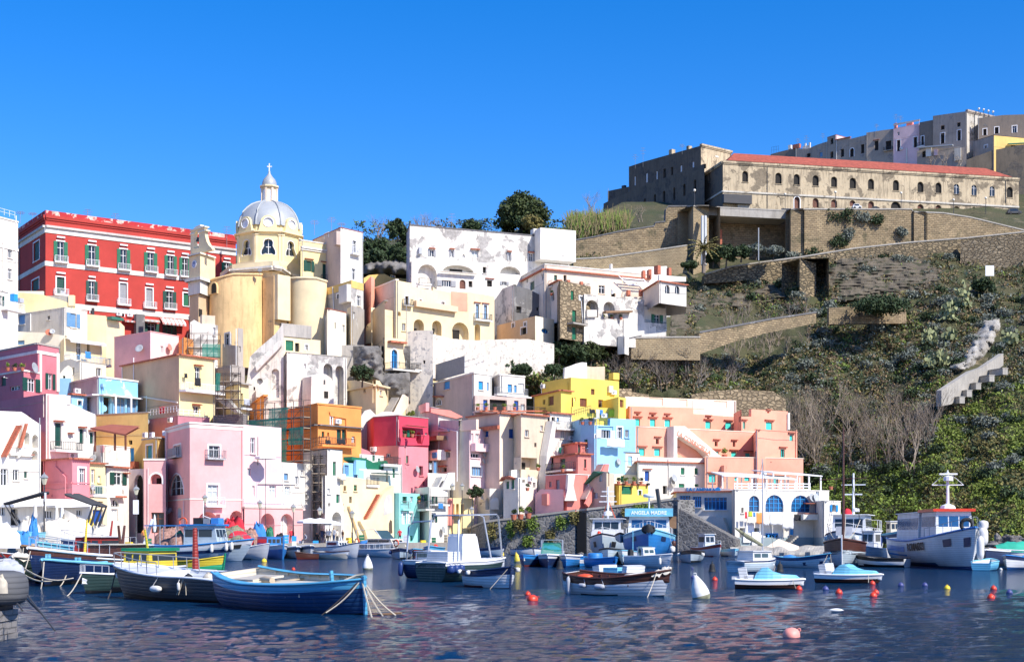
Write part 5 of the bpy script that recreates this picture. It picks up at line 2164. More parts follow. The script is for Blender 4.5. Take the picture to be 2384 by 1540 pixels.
FORT = """
# abandoned_prison | long abandoned prison block with arched windows under a red tiled roof | prison
c 1640,362 1683,350 2372,367
t 379 1
m prison
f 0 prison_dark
d 14
r cornice prison
h 443,447 prison_pale .22 1
w aD 1649,402,1653,427 l
w aD 1728,398,1742,424 l
w aD 1805,402,1820,428 l
w aD 1848,405,1862,430 l
w aD 1892,408,1906,433 l
w aD 1935,411,1949,436 l
w aD 1978,414,1993,439 l
w aD 2021,416,2035,441 l
w aD 2079,419,2093,444 l
w aD 2136,423,2150,448 l
w aD 2178,425,2192,450 l
w aW 2221,428,2233,452 l
w aW 2262,430,2274,455 l
w aW 2304,433,2316,457 l
w aD 2344,435,2358,460 l
w aD 1849,458,1862,485 Rs
w aD 1892,461,1906,483 R
w aD 1935,464,1949,483 R
w aD 1978,466,1992,480 R
w aD 2021,468,2035,487 R
w aD 2074,469,2097,488 
w aD 2136,475,2150,493 R
w aD 2178,477,2192,497 R
w aD 2220,480,2234,501 R
w aD 2261,482,2275,500 R
w aD 2303,484,2317,499 R
w aN 1806,457,1818,478 z
x pipe 1786,388,1786,485 iron
x pipe 2341,420,2341,472 iron
x box 1680,454,1745,478,.4,1.6 iron rusty_screen
x box 1716,470,1744,486,.1,.5 prison_pale shed
# prison_building | dark shaded side wing of the prison with narrow arched windows | prison
c 1405,399 1640,357
t 386 1
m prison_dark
d 14
T 0 1405,474 1432,460 1520,424 1600,395 1640,381
w aD 1478,470,1482,488 
w aD 1499,462,1503,478 
w aD 1522,452,1527,482 
w aD 1543,444,1549,474 
w aD 1567,436,1572,466 
w aD 1590,428,1596,456 
w aD 1615,418,1621,450 
# upper_prison_block | taller soot stained palace block behind the shaded prison wing | palace
c 1464,398 1632,372 1703,379
t 339 1
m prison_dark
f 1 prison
d 18
r cornice prison
T 0 1464,388 1500,376 1550,362 1600,348 1632,339
w rw 1476,410,1480,432 
w rw 1503,403,1508,425 
w rw 1527,398,1531,418 
w rD 1544,393,1550,414 
w rD 1562,389,1567,408 
w rw 1583,385,1588,400 
w rw 1611,376,1616,390 
x box 1555,349,1562,362,-1.5,-.3 prison chimney
x box 1596,340,1601,350,-1.5,-.3 prison chimney
x box 1665,362,1672,367,.01,.1 white patch
# low_ridge_house | low dark parapet house at the left end of the prison wing | house
c 1415,408 1466,402
t 438
m prison_dark
T 0 1415,445 1418,444 1466,434
x box 1446,432,1453,442,-1,-.2 iron water_tank
# ridge_low_row | low grey roofline dropping away at the left end of the ridge houses | house
c 1794,452 1858,446
t 350
m skyline_dark
T 0 1794,359 1820,352 1832,349 1858,345
w rD 1877,350,1886,358
x box 1835,338,1841,347,-1,0 white chimney
x fence 1795,357,1812,353,2.0 iron
# ridge_chimney_house | grey ridge house with three white chimney stacks and a pale parapet | house
c 1852,446 1892,442
t 344
m skyline_grey
T 0 1852,346 1880,346 1892,342
x box 1845,337,1861,343,-1,0 terracotta parapet
x box 1871,333,1874,347,-1,-.5 white chimney
x box 1881,331,1884,345,-1,-.5 white chimney
x box 1866,340,1880,347,-1.4,-.6 white chimney
w rD 1878,357,1887,366
# ridge_corner_house | narrow grey ridge house with a small window pair | house
c 1890,442 1927,438
t 337
m skyline_grey
T 0 1890,342 1905,336 1927,329
w rc 1908,354,1915,365
# ridge_tower_house | tall grey ridge house with a pale pink side wall | house
c 1926,437 1946,434 1994,440
t 314 1
m skyline_grey
f 1 pink_light
r thin hood
w rD 1933,322,1940,336
w rD 1933,353,1940,368
# ridge_tiled_house | grey ridge house with a tiled roof edge and one dark window | house
c 1946,433 1979,430
t 326
m skyline_grey
r tile roof_tile
w rD 1957,347,1965,365
# ridge_arch_house | plain grey ridge house with an arched window | house
c 1977,430 2018,426
t 322
m skyline_grey
T 0 1977,324 2018,314
w aD 1979,345,1988,365 s
w rD 2004,336,2012,357
# ridge_wide_house | wide blue grey ridge house with a hooded window | house
c 2017,426 2081,421
t 308
m skyline_grey
T 0 2017,309 2050,304 2055,303 2081,300
w rD 2036,328,2045,350 h
w rD 2062,328,2075,350 i
# ridge_pink_house | pale pink ridge house with white bands and two tall windows | house
c 2080,420 2142,415
t 290
m pink_light
T 0 2080,299 2142,287
h 289,293 grey_light .1 0
w rD 2088,326,2096,352 s
w rD 2127,319,2135,343 s
w rW 2089,307,2094,315
x box 2082,287,2087,299,-1,0 coral chimney
x box 2107,284,2121,293,-2,-1 coral chimney
x ac 2099,349
x box 2110,345,2113,380,.1,.2 white drainpipe
# ridge_dark_house | dark stained ridge house between the pink one and the tall white one | house
c 2141,414 2173,411
t 282
m skyline_dark
T 0 2141,285 2173,279
w rD 2145,317,2151,341 s
x rail 2137,342,2153,.7 iron
# ridge_tall_house | tallest pale grey ridge house with four dark windows and globe lamps on its roof | house
c 2172,410 2251,403 2318,410
t 259 1
m skyline_grey
f 1 prison_pale
r cornice skyline_grey
T 0 2172,270 2251,259
w rD 2190,292,2199,302
w rD 2228,285,2236,295
w rD 2190,310,2199,334 s
w rD 2229,303,2237,327 s
x pipe 2268,258,2268,312 iron
# ridge_end_house | dark grey house with three windows at the right end of the ridge | house
c 2276,402 2420,396
t 268
m skyline_dark
T 0 2276,275 2335,268 2420,265
w rD 2289,300,2297,315 s
w rD 2316,296,2325,311 s
w rW 2357,293,2367,309 s
# ridge_yellow_house | small yellow house with a green pergola below the dark end house | house
c 2266,397 2314,391 2420,395
t 315 1
m peach
f 0 skyline_grey
f 1 ochre
r thin iron
w rW 2292,338,2299,345 s
w rD 2354,338,2365,347
x poly .3,1.2,2343,336,2400,333,2400,335,2343,338 paint_green pergola_beam
# ridge_shacks | pale patched sheds and white panels in front of the ridge houses | shed
c 2135,404 2250,396
t 345
m skyline_grey
T 0 2135,352 2160,343 2200,345 2250,340
w rD 2147,352,2155,366
x box 2157,345,2169,364,.1,.6 white panel
x box 2176,349,2184,362,.1,.6 pink_light panel
x box 2223,347,2238,373,.1,.5 prison_pale panel
x poly .4,1.4,2140,344,2221,338,2221,341,2140,347 lead canopy
# ridge_cliff_house | dark shaded rock faced wall under the yellow ridge house | wall
c 2250,393 2440,388
t 372
m prison_dark
T 0 2250,372 2310,350 2384,336 2440,332
"""
for h_ in parse_houses(FORT):house(h_);HOUSES.append(h_)
a,b=G(1683,350),G(2372,367);zt=ZZ(379,350)+.55;rr=HOUSES[-1]
pr=next(h for h in HOUSES if h['name']=='abandoned_prison');f=pr['faces'][1]
zr=f.hit(1740,379)[1];L=f.L;mb=MB();hi=zr+4.1
e=[f.pt(1.5,zr+.52,-.6),f.pt(L-1.5,zr+.52,-.6),f.pt(L-1.5,zr+.52,-13),f.pt(1.5,zr+.52,-13)]
r1,r2=f.pt(5.5,hi,-6.8),f.pt(L-5.5,hi,-6.8)
for q in ([e[0],e[1],r2,r1],[e[2],e[3],r1,r2],[e[1],e[2],r2],[e[3],e[0],r1]):
 mb.face(q,0,[(p.x,p.y) for p in q])
mb.build('tiled_roof','roof_red',pr['root'])
def wall(name,label,pts,top,bot,mat,thick=1.2,cap=None,cat='stone wall'):
 xs_=[p[0] for p in pts];Ys=[p[1] for p in pts]
 root=empty(name,G(sum(xs_)/len(xs_),sum(Ys)/len(Ys),ZZ(np.interp(xs_[0],[b[0] for b in bot],[b[1] for b in bot]),Ys[0])),label,cat)
 m_=MB();c_=MB()
 for i in range(len(pts)-1):
  f=Face(G(*pts[i])[:2],G(*pts[i+1])[:2]);x0,x1=pts[i][0],pts[i+1][0]
  ks=sorted({x0,x1}|{q[0] for q in top if x0<q[0]<x1}|{q[0] for q in bot if x0<q[0]<x1})
  T=[f.hit(x,float(np.interp(x,[q[0] for q in top],[q[1] for q in top]))) for x in ks]
  B=[f.hit(x,float(np.interp(x,[q[0] for q in bot],[q[1] for q in bot]))) for x in ks]
  for k in range(len(ks)-1):
   q=[B[k],B[k+1],T[k+1],T[k]];m_.face([f.pt(*p) for p in q],0,q)
   q=[T[k],T[k+1]];m_.face([f.pt(*T[k]),f.pt(*T[k+1]),f.pt(*T[k+1],-thick),f.pt(*T[k],-thick)],0,[(T[k][0],0),(T[k+1][0],0),(T[k+1][0],thick),(T[k][0],thick)])
   m_.face([f.pt(*B[k+1],-thick),f.pt(*B[k],-thick),f.pt(*T[k],-thick),f.pt(*T[k+1],-thick)],0,[B[k+1],B[k],T[k],T[k+1]])
   if cap:
    dz=.28
    P_=[f.pt(T[k][0],T[k][1]+.003,.12),f.pt(T[k+1][0],T[k+1][1]+.003,.12),f.pt(T[k+1][0],T[k+1][1]+dz,.12),f.pt(T[k][0],T[k][1]+dz,.12)]
    Q_=[f.pt(T[k][0],T[k][1]+dz,.12),f.pt(T[k+1][0],T[k+1][1]+dz,.12),f.pt(T[k+1][0],T[k+1][1]+dz,-thick),f.pt(T[k][0],T[k][1]+dz,-thick)]
    c_.face(P_);c_.face(Q_)
  if i==0:m_.face([f.pt(*B[0],-thick),f.pt(*B[0]),f.pt(*T[0]),f.pt(*T[0],-thick)],0,[(-thick,B[0][1]),B[0],T[0],(-thick,T[0][1])])
  if i==len(pts)-2:m_.face([f.pt(*B[-1]),f.pt(*B[-1],-thick),f.pt(*T[-1],-thick),f.pt(*T[-1])],0,[B[-1],(B[-1][0]+thick,B[-1][1]),(B[-1][0]+thick,T[-1][1]),T[-1]])
 m_.build('wall_face',mat,root)
 if cap:c_.build('coping',cap,root)
 return root
wall('rampart','long brown tufa rampart rising in steps toward the prison from behind the white houses',[(1320,318),(1600,320)],[(1320,563),(1380,553),(1440,540),(1524,527),(1526,519),(1549,517),(1550,489),(1556,481),(1600,481)],[(1320,660),(1600,660)],'tufa',2,'grey_dark')
wall('rampart_tower','square stone tower of the rampart with white drainpipes down its front',[(1598,321),(1614,313),(1650,315)],[(1598,481),(1650,481)],[(1598,660),(1650,660)],'tufa_light',6,'concrete')
wall('lower_rampart','lower sloping stone wall below the long rampart and above the tiled terrace roofs',[(1335,309),(1600,313)],[(1335,604),(1400,601),(1500,587),(1600,572)],[(1335,680),(1600,680)],'tufa_light',2,'concrete')
wall('recessed_rampart','shaded stone wall set back beneath the road bridge',[(1645,323.5),(1842,327)],[(1645,500),(1842,504)],[(1645,640),(1842,640)],'tufa',2)
r=empty('road_bridge',G(1740,318,ZZ(500,318)),'flat concrete road bridge crossing the recess of the rampart','bridge')
mb=MB();f=Face(G(1648,316)[:2],G(1838,320)[:2]);q0=f.hit(1700,503)[1];f.box(mb,0,f.L,q0,q0+1.7,-8,0);mb.build('deck','concrete',r)
mb=MB();f.box(mb,0,f.L,q0+1.705,q0+2.0,-.3,.08);mb.build('parapet','concrete',r)
mb=MB();f2=Face(G(1665,322)[:2],G(1672,322)[:2]);q=f2.hit(1668,640)[1];f2.box(mb,0,1.4,q,q+10,-1,1.2);tag(mb.build('brick_pier','terracotta'),'narrow red brick pier standing in the recess under the bridge','pier')
wall('great_rampart','big weathered rampart with tufts of scrub below the arched prison front',[(1820,331),(1841,315),(2126,321),(2128,320.4),(2460,330)],[(1820,488),(2122,488),(2126,494),(2196,497),(2260,507),(2384,537),(2460,556)],[(1820,640),(2460,640)],'tufa',3,'concrete')
wall('path_parapet','long stone parapet wall climbing right along the cliff path',[(1640,306),(1860,309),(2100,313),(2480,318)],[(1640,640),(1700,622),(1790,609),(1860,600),(1990,579),(2120,565),(2250,555),(2384,541),(2480,530)],[(1640,660),(1780,650),(1860,700),(2240,690),(2480,700)],'rubble',2,'concrete')
wall('stone_buttress','square rough stone buttress in deep shadow on its left side, below the path',[(1852,308),(1862,298),(1900,300)],[(1852,604),(1862,602),(1900,612)],[(1852,705),(1900,705)],'rubble',6)
wall('big_stone_wall','tall wall of coarse squared stones at the right edge below the path',[(2236,312),(2480,304)],[(2236,562),(2384,545),(2480,536)],[(2236,660),(2384,680),(2480,680)],'rubble_pale',2)
wall('garden_wall','stone garden wall with white concrete posts on the scrubby slope',[(1470,249),(1630,251)],[(1470,788),(1540,786),(1628,786)],[(1470,836),(1628,838)],'tufa_light',1,'concrete')
for i,x in enumerate([1488,1512,1534,1560,1584,1606,1627]):
 pass
wall('garden_wall','climbing stone wall with posts, right of the gate opening, rising under bare trees',[(1628,251.5),(1900,276)],[(1628,775),(1700,762),(1800,743),(1900,728)],[(1628,824),(1700,798),(1780,776),(1900,752)],'tufa',1,'grey_dark')
wall('shaded_slope_wall','half shaded stone wall under the dark evergreen bush on the slope',[(1930,281),(2110,284)],[(1930,716),(2000,712),(2110,716)],[(1930,755),(2110,752)],'tufa',1)
wall('low_slope_wall','low curved stone wall at the foot of the slope above the salmon hotel',[(1610,242),(1830,246)],[(1610,918),(1650,910),(1720,906),(1800,910),(1830,930)],[(1610,960),(1830,990)],'rubble_pale',1)
wall('terrace_stub_wall','short stone retaining stub beside the yellow villa chimney',[(1441,232),(1510,236)],[(1441,904),(1470,904),(1472,912),(1510,918)],[(1441,940),(1510,940)],'rubble_pale',1)
wall('concrete_slope_wall','pale concrete retaining wall descending the green slope in long panels',[(2192,247),(2290,258),(2336,264)],[(2192,908),(2260,864),(2287,855),(2325,830),(2336,822)],[(2192,945),(2215,940),(2260,905),(2290,885),(2336,850)],'concrete',1)
for i,(x,y) in enumerate([(2219,934),(2236,919),(2257,902),(2288,884),(2319,868)]):
 mb=MB();p=P(x,y,hill_Y(x,y)-5);mb.box(p,(1.1,5,1.1),rz=.35);mb.box(p+Vector((0,0,.62)),(1.3,5.1,.13),rz=.35)
 tag(mb.build('counterfort','concrete'),['lowest','second lowest','middle','second highest','highest'][i]+' concrete block stepping up beside the pale slope wall','concrete block','concrete blocks beside the slope wall')
wall('harbour_wall','tall dark stone harbour wall with tufts of weed and a sloping ramp top',[(1090,197),(1130,187),(1340,183.5),(1352,184.5)],[(1090,1232),(1130,1216),(1250,1201),(1340,1190),(1352,1190)],[(1090,1310),(1352,1310)],'lava_stone',3,'concrete')
wall('harbour_wall','dark stone harbour wall behind the two big fishing boats',[(1352,184),(1366,182.5),(1570,180.5),(1578,180)],[(1352,1189),(1450,1178),(1500,1172),(1578,1162)],[(1352,1310),(1578,1310)],'lava_stone',3,'concrete')
wall('harbour_wall','black rubble stone wall with a falling edge under the white restaurant',[(1574,180.2),(1712,177.5)],[(1574,1180),(1712,1254)],[(1574,1310),(1712,1310)],'lava_dark',3)
mb=MB();f=Face(G(1344,183.3)[:2],G(1364,182.6)[:2]);f.box(mb,0,f.L,-1,ZZ(1190,183)-.1,-.6,.05);tag(mb.build('dark_drain','void'),'black vertical drain slot in the harbour wall','drain')
REST = """
# restaurant_wing | white restaurant wing with blue windows and a blue lettered roof sign | restaurant
c 1568,199 1575,191 1704,187
t 1146 1
m white
r tile roof_tile
z 1300
w rB 1582,1153,1607,1171 l#3%1
w rB 1612,1155,1633,1180 l#3%1
w rB 1639,1157,1692,1186 l#5%1
x poly .02,1.0,1640,1210,1668,1200,1690,1205,1704,1240,1704,1262,1680,1250 white buttress
x poly -.6,-.25,1566,1144,1566,1134,1674,1135,1704,1138,1704,1145 white parapet
# harbour_restaurant | white restaurant with three big blue arched windows and a grey painted base | restaurant
c 1704,187 1711,181 1930,186
t 1140 1
m white
r thin white
z 1320
h 1250,1284 sea_grey .05 1
w aB 1744,1153,1768,1190 #1%2
w aB 1782,1151,1824,1191 #3%3
w aB 1842,1152,1887,1191 #3%3
w rN 1722,1228,1768,1270
w rb 1839,1214,1849,1244 d
w rD 1782,1240,1812,1270
w rD 1726,1181,1731,1193 l
w rS 1899,1143,1907,1160 z
x box 1851,1196,1924,1210,.2,2.0 white balcony_parapet
x box 1853,1194,1895,1196,.3,2.1 roof_tile coping
x stairs 1813,1272,1843,1246,1.6 concrete
x dish 1886,1157,.6
x dish 1896,1158,.6
x rail 1820,1250,1822,.1 paint_white white
x box 1735,1222,1755,1250,-1.0,.1 cloth_white cupboard
x box 1728,1240,1745,1262,-.8,.3 paint_white cupboard
x box 1748,1237,1768,1268,-.9,.35 cloth_white cupboard
x cloth 1723,1191,1728,1206,1.2 cloth_red red_shirt_on_the_restaurant_washing_line
x cloth 1731,1190,1740,1202,1.2 cloth_lime pale_green_towel_on_the_restaurant_washing_line
x cloth 1742,1192,1747,1202,1.2 cloth_blue small_blue_cloth_on_the_restaurant_washing_line
x cloth 1749,1193,1765,1219,1.25 cloth_orange orange_patterned_cloth_on_the_restaurant_washing_line
x cloth 1767,1193,1778,1222,1.2 cloth_white narrow_white_sheet_on_the_restaurant_washing_line
x cloth 1780,1193,1808,1221,1.3 cloth_white broad_white_sheet_with_a_print_on_the_washing_line
x cloth 1809,1194,1834,1230,1.3 cloth_white lowest_hanging_white_sheet_on_the_washing_line
x cloth 1836,1197,1851,1211,1.3 cloth_black black_garment_at_the_right_end_of_the_washing_line
# restaurant_side_house | small white house with open blue shutters at the right end of the restaurant | house
c 1890,186 1919,180 1957,183
t 1166 1
m white
f 0 grey_light
r thin white
z 1320
h 1250,1284 sea_grey .05 1
w rD 1936,1174,1945,1190 xb
w rn 1894,1173,1900,1193 d
x poly .1,1.4,1866,1168,1902,1170,1902,1172,1866,1170 hood canopy
"""
for h_ in parse_houses(REST):house(h_);HOUSES.append(h_)
def text_mesh(name,s,mat,parent,loc,right,up,size,depth=.05,bold=0):
 cu=bpy.data.curves.new(name,'FONT');cu.body=s;cu.size=size;cu.extrude=depth;cu.offset=bold;cu.resolution_u=3
 to=bpy.data.objects.new(name+'_src',cu);COL.objects.link(to);dg=bpy.context.evaluated_depsgraph_get();dg.update()
 me=bpy.data.meshes.new_from_object(to.evaluated_get(dg));bpy.data.objects.remove(to)
 r_,u_=Vector(right).normalized(),Vector(up).normalized();n_=r_.cross(u_)
 M=Matrix.Translation(Vector(loc)) @ Matrix((r_,u_,n_)).transposed().to_4x4()
 me.transform(M);me.materials.clear();me.materials.append(MATS[mat]);o=bpy.data.objects.new(name,me);COL.objects.link(o)
 if parent is not None:o.parent=parent;me.transform(Matrix.Translation(-ROOTLOC.get(parent.name,Vector())))
 return o
def face_text(f,root,s,x0,y0,x1,y1,mat,off,name='lettering',bold=.02,h=None):
 u0,z0=f.hit(x0,y0);u1,z1=f.hit(x1,y1)
 p0,p1=f.pt(u0,z0,off),f.pt(u1,z1,off);L=(p1-p0).length;r_=(p1-p0).normalized()
 up=Vector((-r_.z*f.d.x,-r_.z*f.d.y,r_.dot(Vector((f.d.x,f.d.y,0)))))
 o=text_mesh(name,s,mat,root,p0,r_,up,1.0,.03,bold)
 xs_=[v.co.dot(r_) for v in o.data.vertices];w_=max(xs_)-min(xs_);k=L/w_
 base=p0-ROOTLOC.get(root.name,Vector()) if root else p0
 hh=k if h is None else h
 for v in o.data.vertices:
  d_=v.co-base;a,b=d_.dot(r_),d_.dot(up);v.co=base+r_*a*k+up*b*hh+(d_-r_*a-up*b)
 return o
HN={h['name']:h for h in HOUSES}
hr=HN['restaurant_wing'];f=hr['faces'][1]
face_text(f,hr['root'],'LA LAMPARA',1597,1142.5,1664,1144,'text_blue',-.2,'sign_lettering',.035)
mb=MB();u,z=f.hit(1670,1139.5);disc(mb,f,u,z,.36,-.1,.12,18);mb.build('sign_emblem','paint_blue',hr['root'])
h2=HN['harbour_restaurant'];f=h2['faces'][1]
g0=MB();u0,z1=f.hit(1782,1240);u1,z0=f.hit(1812,1270)
for k in range(5):
 uu=u0+(u1-u0)*k/4;f.box(g0,uu-.05,uu+.05,z0,z1,-.1,-.02)
for zz in (z0+.05,(z0+z1)/2,z1-.05):f.box(g0,u0,u1,zz-.05,zz+.05,-.101,-.015)
for a in range(2):
 for b in range(2):
  ua,ub=u0+(u1-u0)*a/2,u0+(u1-u0)*(a+1)/2;za,zb_=z0+(z1-z0)*b/2,z0+(z1-z0)*(b+1)/2
  g0.tube([f.pt(ua,za,-.05),f.pt(ub,zb_,-.05)],.05,4);g0.tube([f.pt(ua,zb_,-.06),f.pt(ub,za,-.06)],.05,4)
g0.build('lattice_gate','paint_blue',h2['root'])
for k in range(5):
 mb=MB();xa,xb=1712+36*k,1746+36*k;u0,z=f.hit(xa,1141.5);u1,_=f.hit(xb,1141.5)
 for q in (.15,.5,.85):f.box(mb,u0,u1,z+q,z+q+.12,-.4,-.3)
 for uu in (u0,(u0+u1)/2,u1-.1):f.box(mb,uu,uu+.1,z,z+1.05,-.39,-.31)
 mb.build('railing','paint_white',h2['root'])
def pergola(x0,x1,y,yb,Y,dep,tilt,posts,label):
 r_=empty('pergola',G((x0+x1)/2,Y,ZZ(yb,Y)),label,'pergola');mb=MB();f=Face(G(x0,Y)[:2],G(x1,Y+2.5)[:2]);z=ZZ(y,Y);zb_=ZZ(yb,Y)
 p=[f.pt(0,z,0),f.pt(f.L,z+tilt,0),f.pt(f.L,z+tilt+.6,-dep),f.pt(0,z+.6,-dep)]
 mb.face(p[::-1]);mb.face([q+Vector((0,0,.14)) for q in p])
 for i in range(4):a,b=p[i],p[(i+1) % 4];mb.face([a,b,b+Vector((0,0,.14)),a+Vector((0,0,.14))])
 mb.build('roof','paint_white',r_)
 for k in range(posts):
  for o in (-.15,-dep+.3):
   mb=MB();u=.15+(f.L-.3)*k/(posts-1);f.box(mb,u-.08,u+.08,zb_,z+.15+tilt*k/(posts-1)*.9,o-.16,o);mb.build('post','paint_white',r_)
pergola(1681,1856,1107,1139,188,4,-.45,6,'thin white pergola roof over the left of the restaurant terrace')
pergola(1800,1915,1101,1140,191,6,-.35,5,'white covered pavilion at the right of the restaurant terrace')
hs_=HN['salmon_hotel_terrace'];f=hs_['faces'][1];hT=hs_
mb=MB();o0,o1=1.2,1.7
pts=[f.hit(x,y) for x,y in [(1552,1068),(1552,993),(1578,993),(1664,1065),(1640,1068),(1622,1049),(1618,1046),(1572,1018),(1563,1017),(1560,1020),(1560,1068)]]
def slabpoly(mb,f,pts,o0,o1):
 ar=sum(pts[i][0]*pts[(i+1) % len(pts)][1]-pts[(i+1) % len(pts)][0]*pts[i][1] for i in range(len(pts)))
 if ar<0:pts=pts[::-1]
 poly_fill(mb,f,pts,[],o1)
 for i in range(len(pts)):p,q=pts[i],pts[(i+1) % len(pts)];mb.face([f.pt(*p,o1),f.pt(*p,o0),f.pt(*q,o0),f.pt(*q,o1)],0,[p,p,q,q])
slabpoly(mb,f,pts,.05,o1);mb.build('stair_wall','white',hs_['root'])
face_text(f,hs_['root'],'LA CORRICELLA',1558,1013,1636,1060,'text_salmon',o1+.03,'sign_lettering',.02)
def leafmat(name,col,var=.5,col2=None):
 m,nt,b=new_mat(name);g=nn(nt,'ShaderNodeNewGeometry')
 c=mixc(nt,g.outputs['Random Per Island'],mul(col,1-var),mul(col2 or col,1+var*.7))
 n=noi(nt,g.outputs['Position'],.5,3);c=mixc(nt,ramp(nt,n,.35,.65),c,mixc(nt,.5,c,mul(col2 or col,1.1)))
 nt.links.new(c,b.inputs['Base Color']);b.inputs['Roughness'].default_value=.75
 b.inputs['Subsurface Weight'].default_value=0
 return m
leafmat('leaf_dark',(.035,.062,.018));leafmat('leaf_pine',(.028,.052,.014),.5,(.055,.075,.015));leafmat('leaf_silver',(.12,.14,.11),.4,(.18,.20,.16))
leafmat('leaf_olive',(.14,.13,.035),.5,(.20,.17,.05));leafmat('leaf_green',(.085,.15,.02),.5,(.16,.23,.03));leafmat('leaf_brown',(.15,.105,.055),.5,(.22,.15,.08))
leafmat('leaf_reed',(.13,.115,.04),.5,(.26,.2,.09));leafmat('leaf_cactus',(.12,.15,.07),.4,(.30,.32,.15));leafmat('leaf_bright',(.10,.16,.02),.5,(.18,.23,.03))
leafmat('bark_pale',(.27,.215,.16),.4);leafmat('bark',(.09,.07,.05),.3);leafmat('bark_grey',(.20,.165,.135),.4)
rs=np.random.RandomState(11)
def leaves(centers,radii,n,size,mi=None,flat=.9,up=0.0):
 C=np.repeat(np.asarray(centers,float),n,0);Rr=np.repeat(np.asarray(radii,float),n,0)
 N=len(C);d=rs.normal(size=(N,3));d/=np.linalg.norm(d,axis=1)[:,None]
 rad=rs.uniform(.35,1,(N,1))**.5;p=C+d*Rr*rad
 a=rs.normal(size=(N,3));a[:,2]+=up;a/=np.linalg.norm(a,axis=1)[:,None]
 b=np.cross(a,d+rs.normal(scale=.5,size=(N,3)));b/=np.linalg.norm(b,axis=1)[:,None]+1e-9
 s=np.repeat(np.atleast_1d(size)*np.ones(len(centers)),n)[:,None]*rs.uniform(.6,1.3,(N,1))
 V=np.stack([p-a*s,p+b*s*flat*.6,p+a*s,p-b*s*flat*.6],1).reshape(-1,3)
 q=np.arange(N*4).reshape(-1,4)
 return V,q,(np.repeat(mi,n) if mi is not None else None)
def leaf_obj(name,V,q,mats,mi=None,parent=None):
 o=np_mesh(name,V,q,mats[0])
 for m_ in mats[1:]:o.data.materials.append(MATS[m_])
 if mi is not None:o.data.polygons.foreach_set('material_index',mi.astype('i4'))
 if parent is not None:o.parent=parent
 return o
def blob_centers(n,R3,seedr=.75):
 d=rs.normal(size=(n,3));d/=np.linalg.norm(d,axis=1)[:,None];d[:,2]=np.abs(d[:,2])*1.0-.12
 return d*np.array(R3)*rs.uniform(.3,seedr,(n,1))
def make_bush(name,label,r,mat,nc=14,nl=26,ls=.2,cat='bush',squash=.8):
 root=empty(name,(0,0,0),label,cat);c=blob_centers(nc,(r,r,r*squash));c[:,2]+=r*.25
 V,q,_=leaves(c,np.full((nc,3),r*.38),nl,ls);leaf_obj('foliage',V,q,[mat],None,root)
 mb=MB();
 for k in range(4):a=k*1.6;mb.tube([(0,0,-.8),(.3*r*math.cos(a),.3*r*math.sin(a),r*.5)],[.07,.03],4)
 mb.build('stem','bark',root,world=False)
 return root
def put(o,p,first,label=None,group=None,scale=1,rz=0):
 if first:o.location=p;o.rotation_euler=(0,0,rz);o.scale=(scale,)*3;
 else:o=copy_tree(o,p,rz,label,group,scale)
 if label:o['label']=label
 if group:o['group']=group
 return o
def scatter(proto,pts,label,group,smin=.8,smax=1.3,sink=.2):
 for i,(x,y) in enumerate(pts):
  s=rs.uniform(smin,smax);p=hill_pt(x,y);p.z-=sink
  put(proto[i % len(proto)],p,i<len(proto),label,group,s,rs.uniform(0,6.28))
def region(n,x0,x1,y0,y1,ok=lambda x,y:True,mind=14):
 out=[];t=0
 while len(out)<n and t<n*60:
  t+=1;x,y=rs.uniform(x0,x1),rs.uniform(y0,y1)
  if ok(x,y) and all((x-a)**2+(y-b)**2>mind**2 for a,b in out):out.append((x,y))
 return out
def slope(x,y):
 if x<1600:return 800<y<905 and x>1400 and not (1470<x<1630 and y<836)
 if 1620<x<1880:return (650<y<735 and x>1630) or (y>830 and y<915 and x<1840) or (y>800 and x>1850)
 if y<715 and x<1900:return y>650
 if 1900<x<2225 and y<705:return y>592
 if x>=2225 and y<690:return False
 if 2205<x<2340 and 740<y<945 and abs(y-(935-(x-2205)*1.35))<42:return False
 return 700<y<1262 or (x>2000 and y>690)
silver=[make_bush('silver_shrub','silvery grey shrub',1.6,'leaf_silver',12,26,.2) for _ in range(3)]
scatter(silver,region(125,1630,2400,600,1150,lambda x,y:slope(x,y) and (y<900 or rs.rand()<.35)),'silvery grey rounded shrub scattered among the scrub of the steep slope','silvery shrubs on the slope',.7,1.5)
dk=[make_bush('evergreen_shrub','dark shrub',1.75,'leaf_dark',13,26,.24) for _ in range(3)]
scatter(dk,region(85,1630,2400,600,1180,slope,18),'dark green shrub standing out of the scrub on the steep slope','dark shrubs on the slope',.6,1.3)
def cover(name,label,pts,n,mats,mi,size,rad=(.8,.8,.55)):
 C=np.array([tuple(hill_pt(x,y)) for x,y in pts]);C[:,2]+=.1
 sc=rs.uniform(.6,1.5,(len(C),1));V,q,m_=leaves(C,np.array([rad])*sc,n,size*sc[:,0],np.array(mi))
 o=leaf_obj(name,V,q,mats,m_);tag(o,label,'scrub',None,'stuff');return o
pts=[];mi=[]
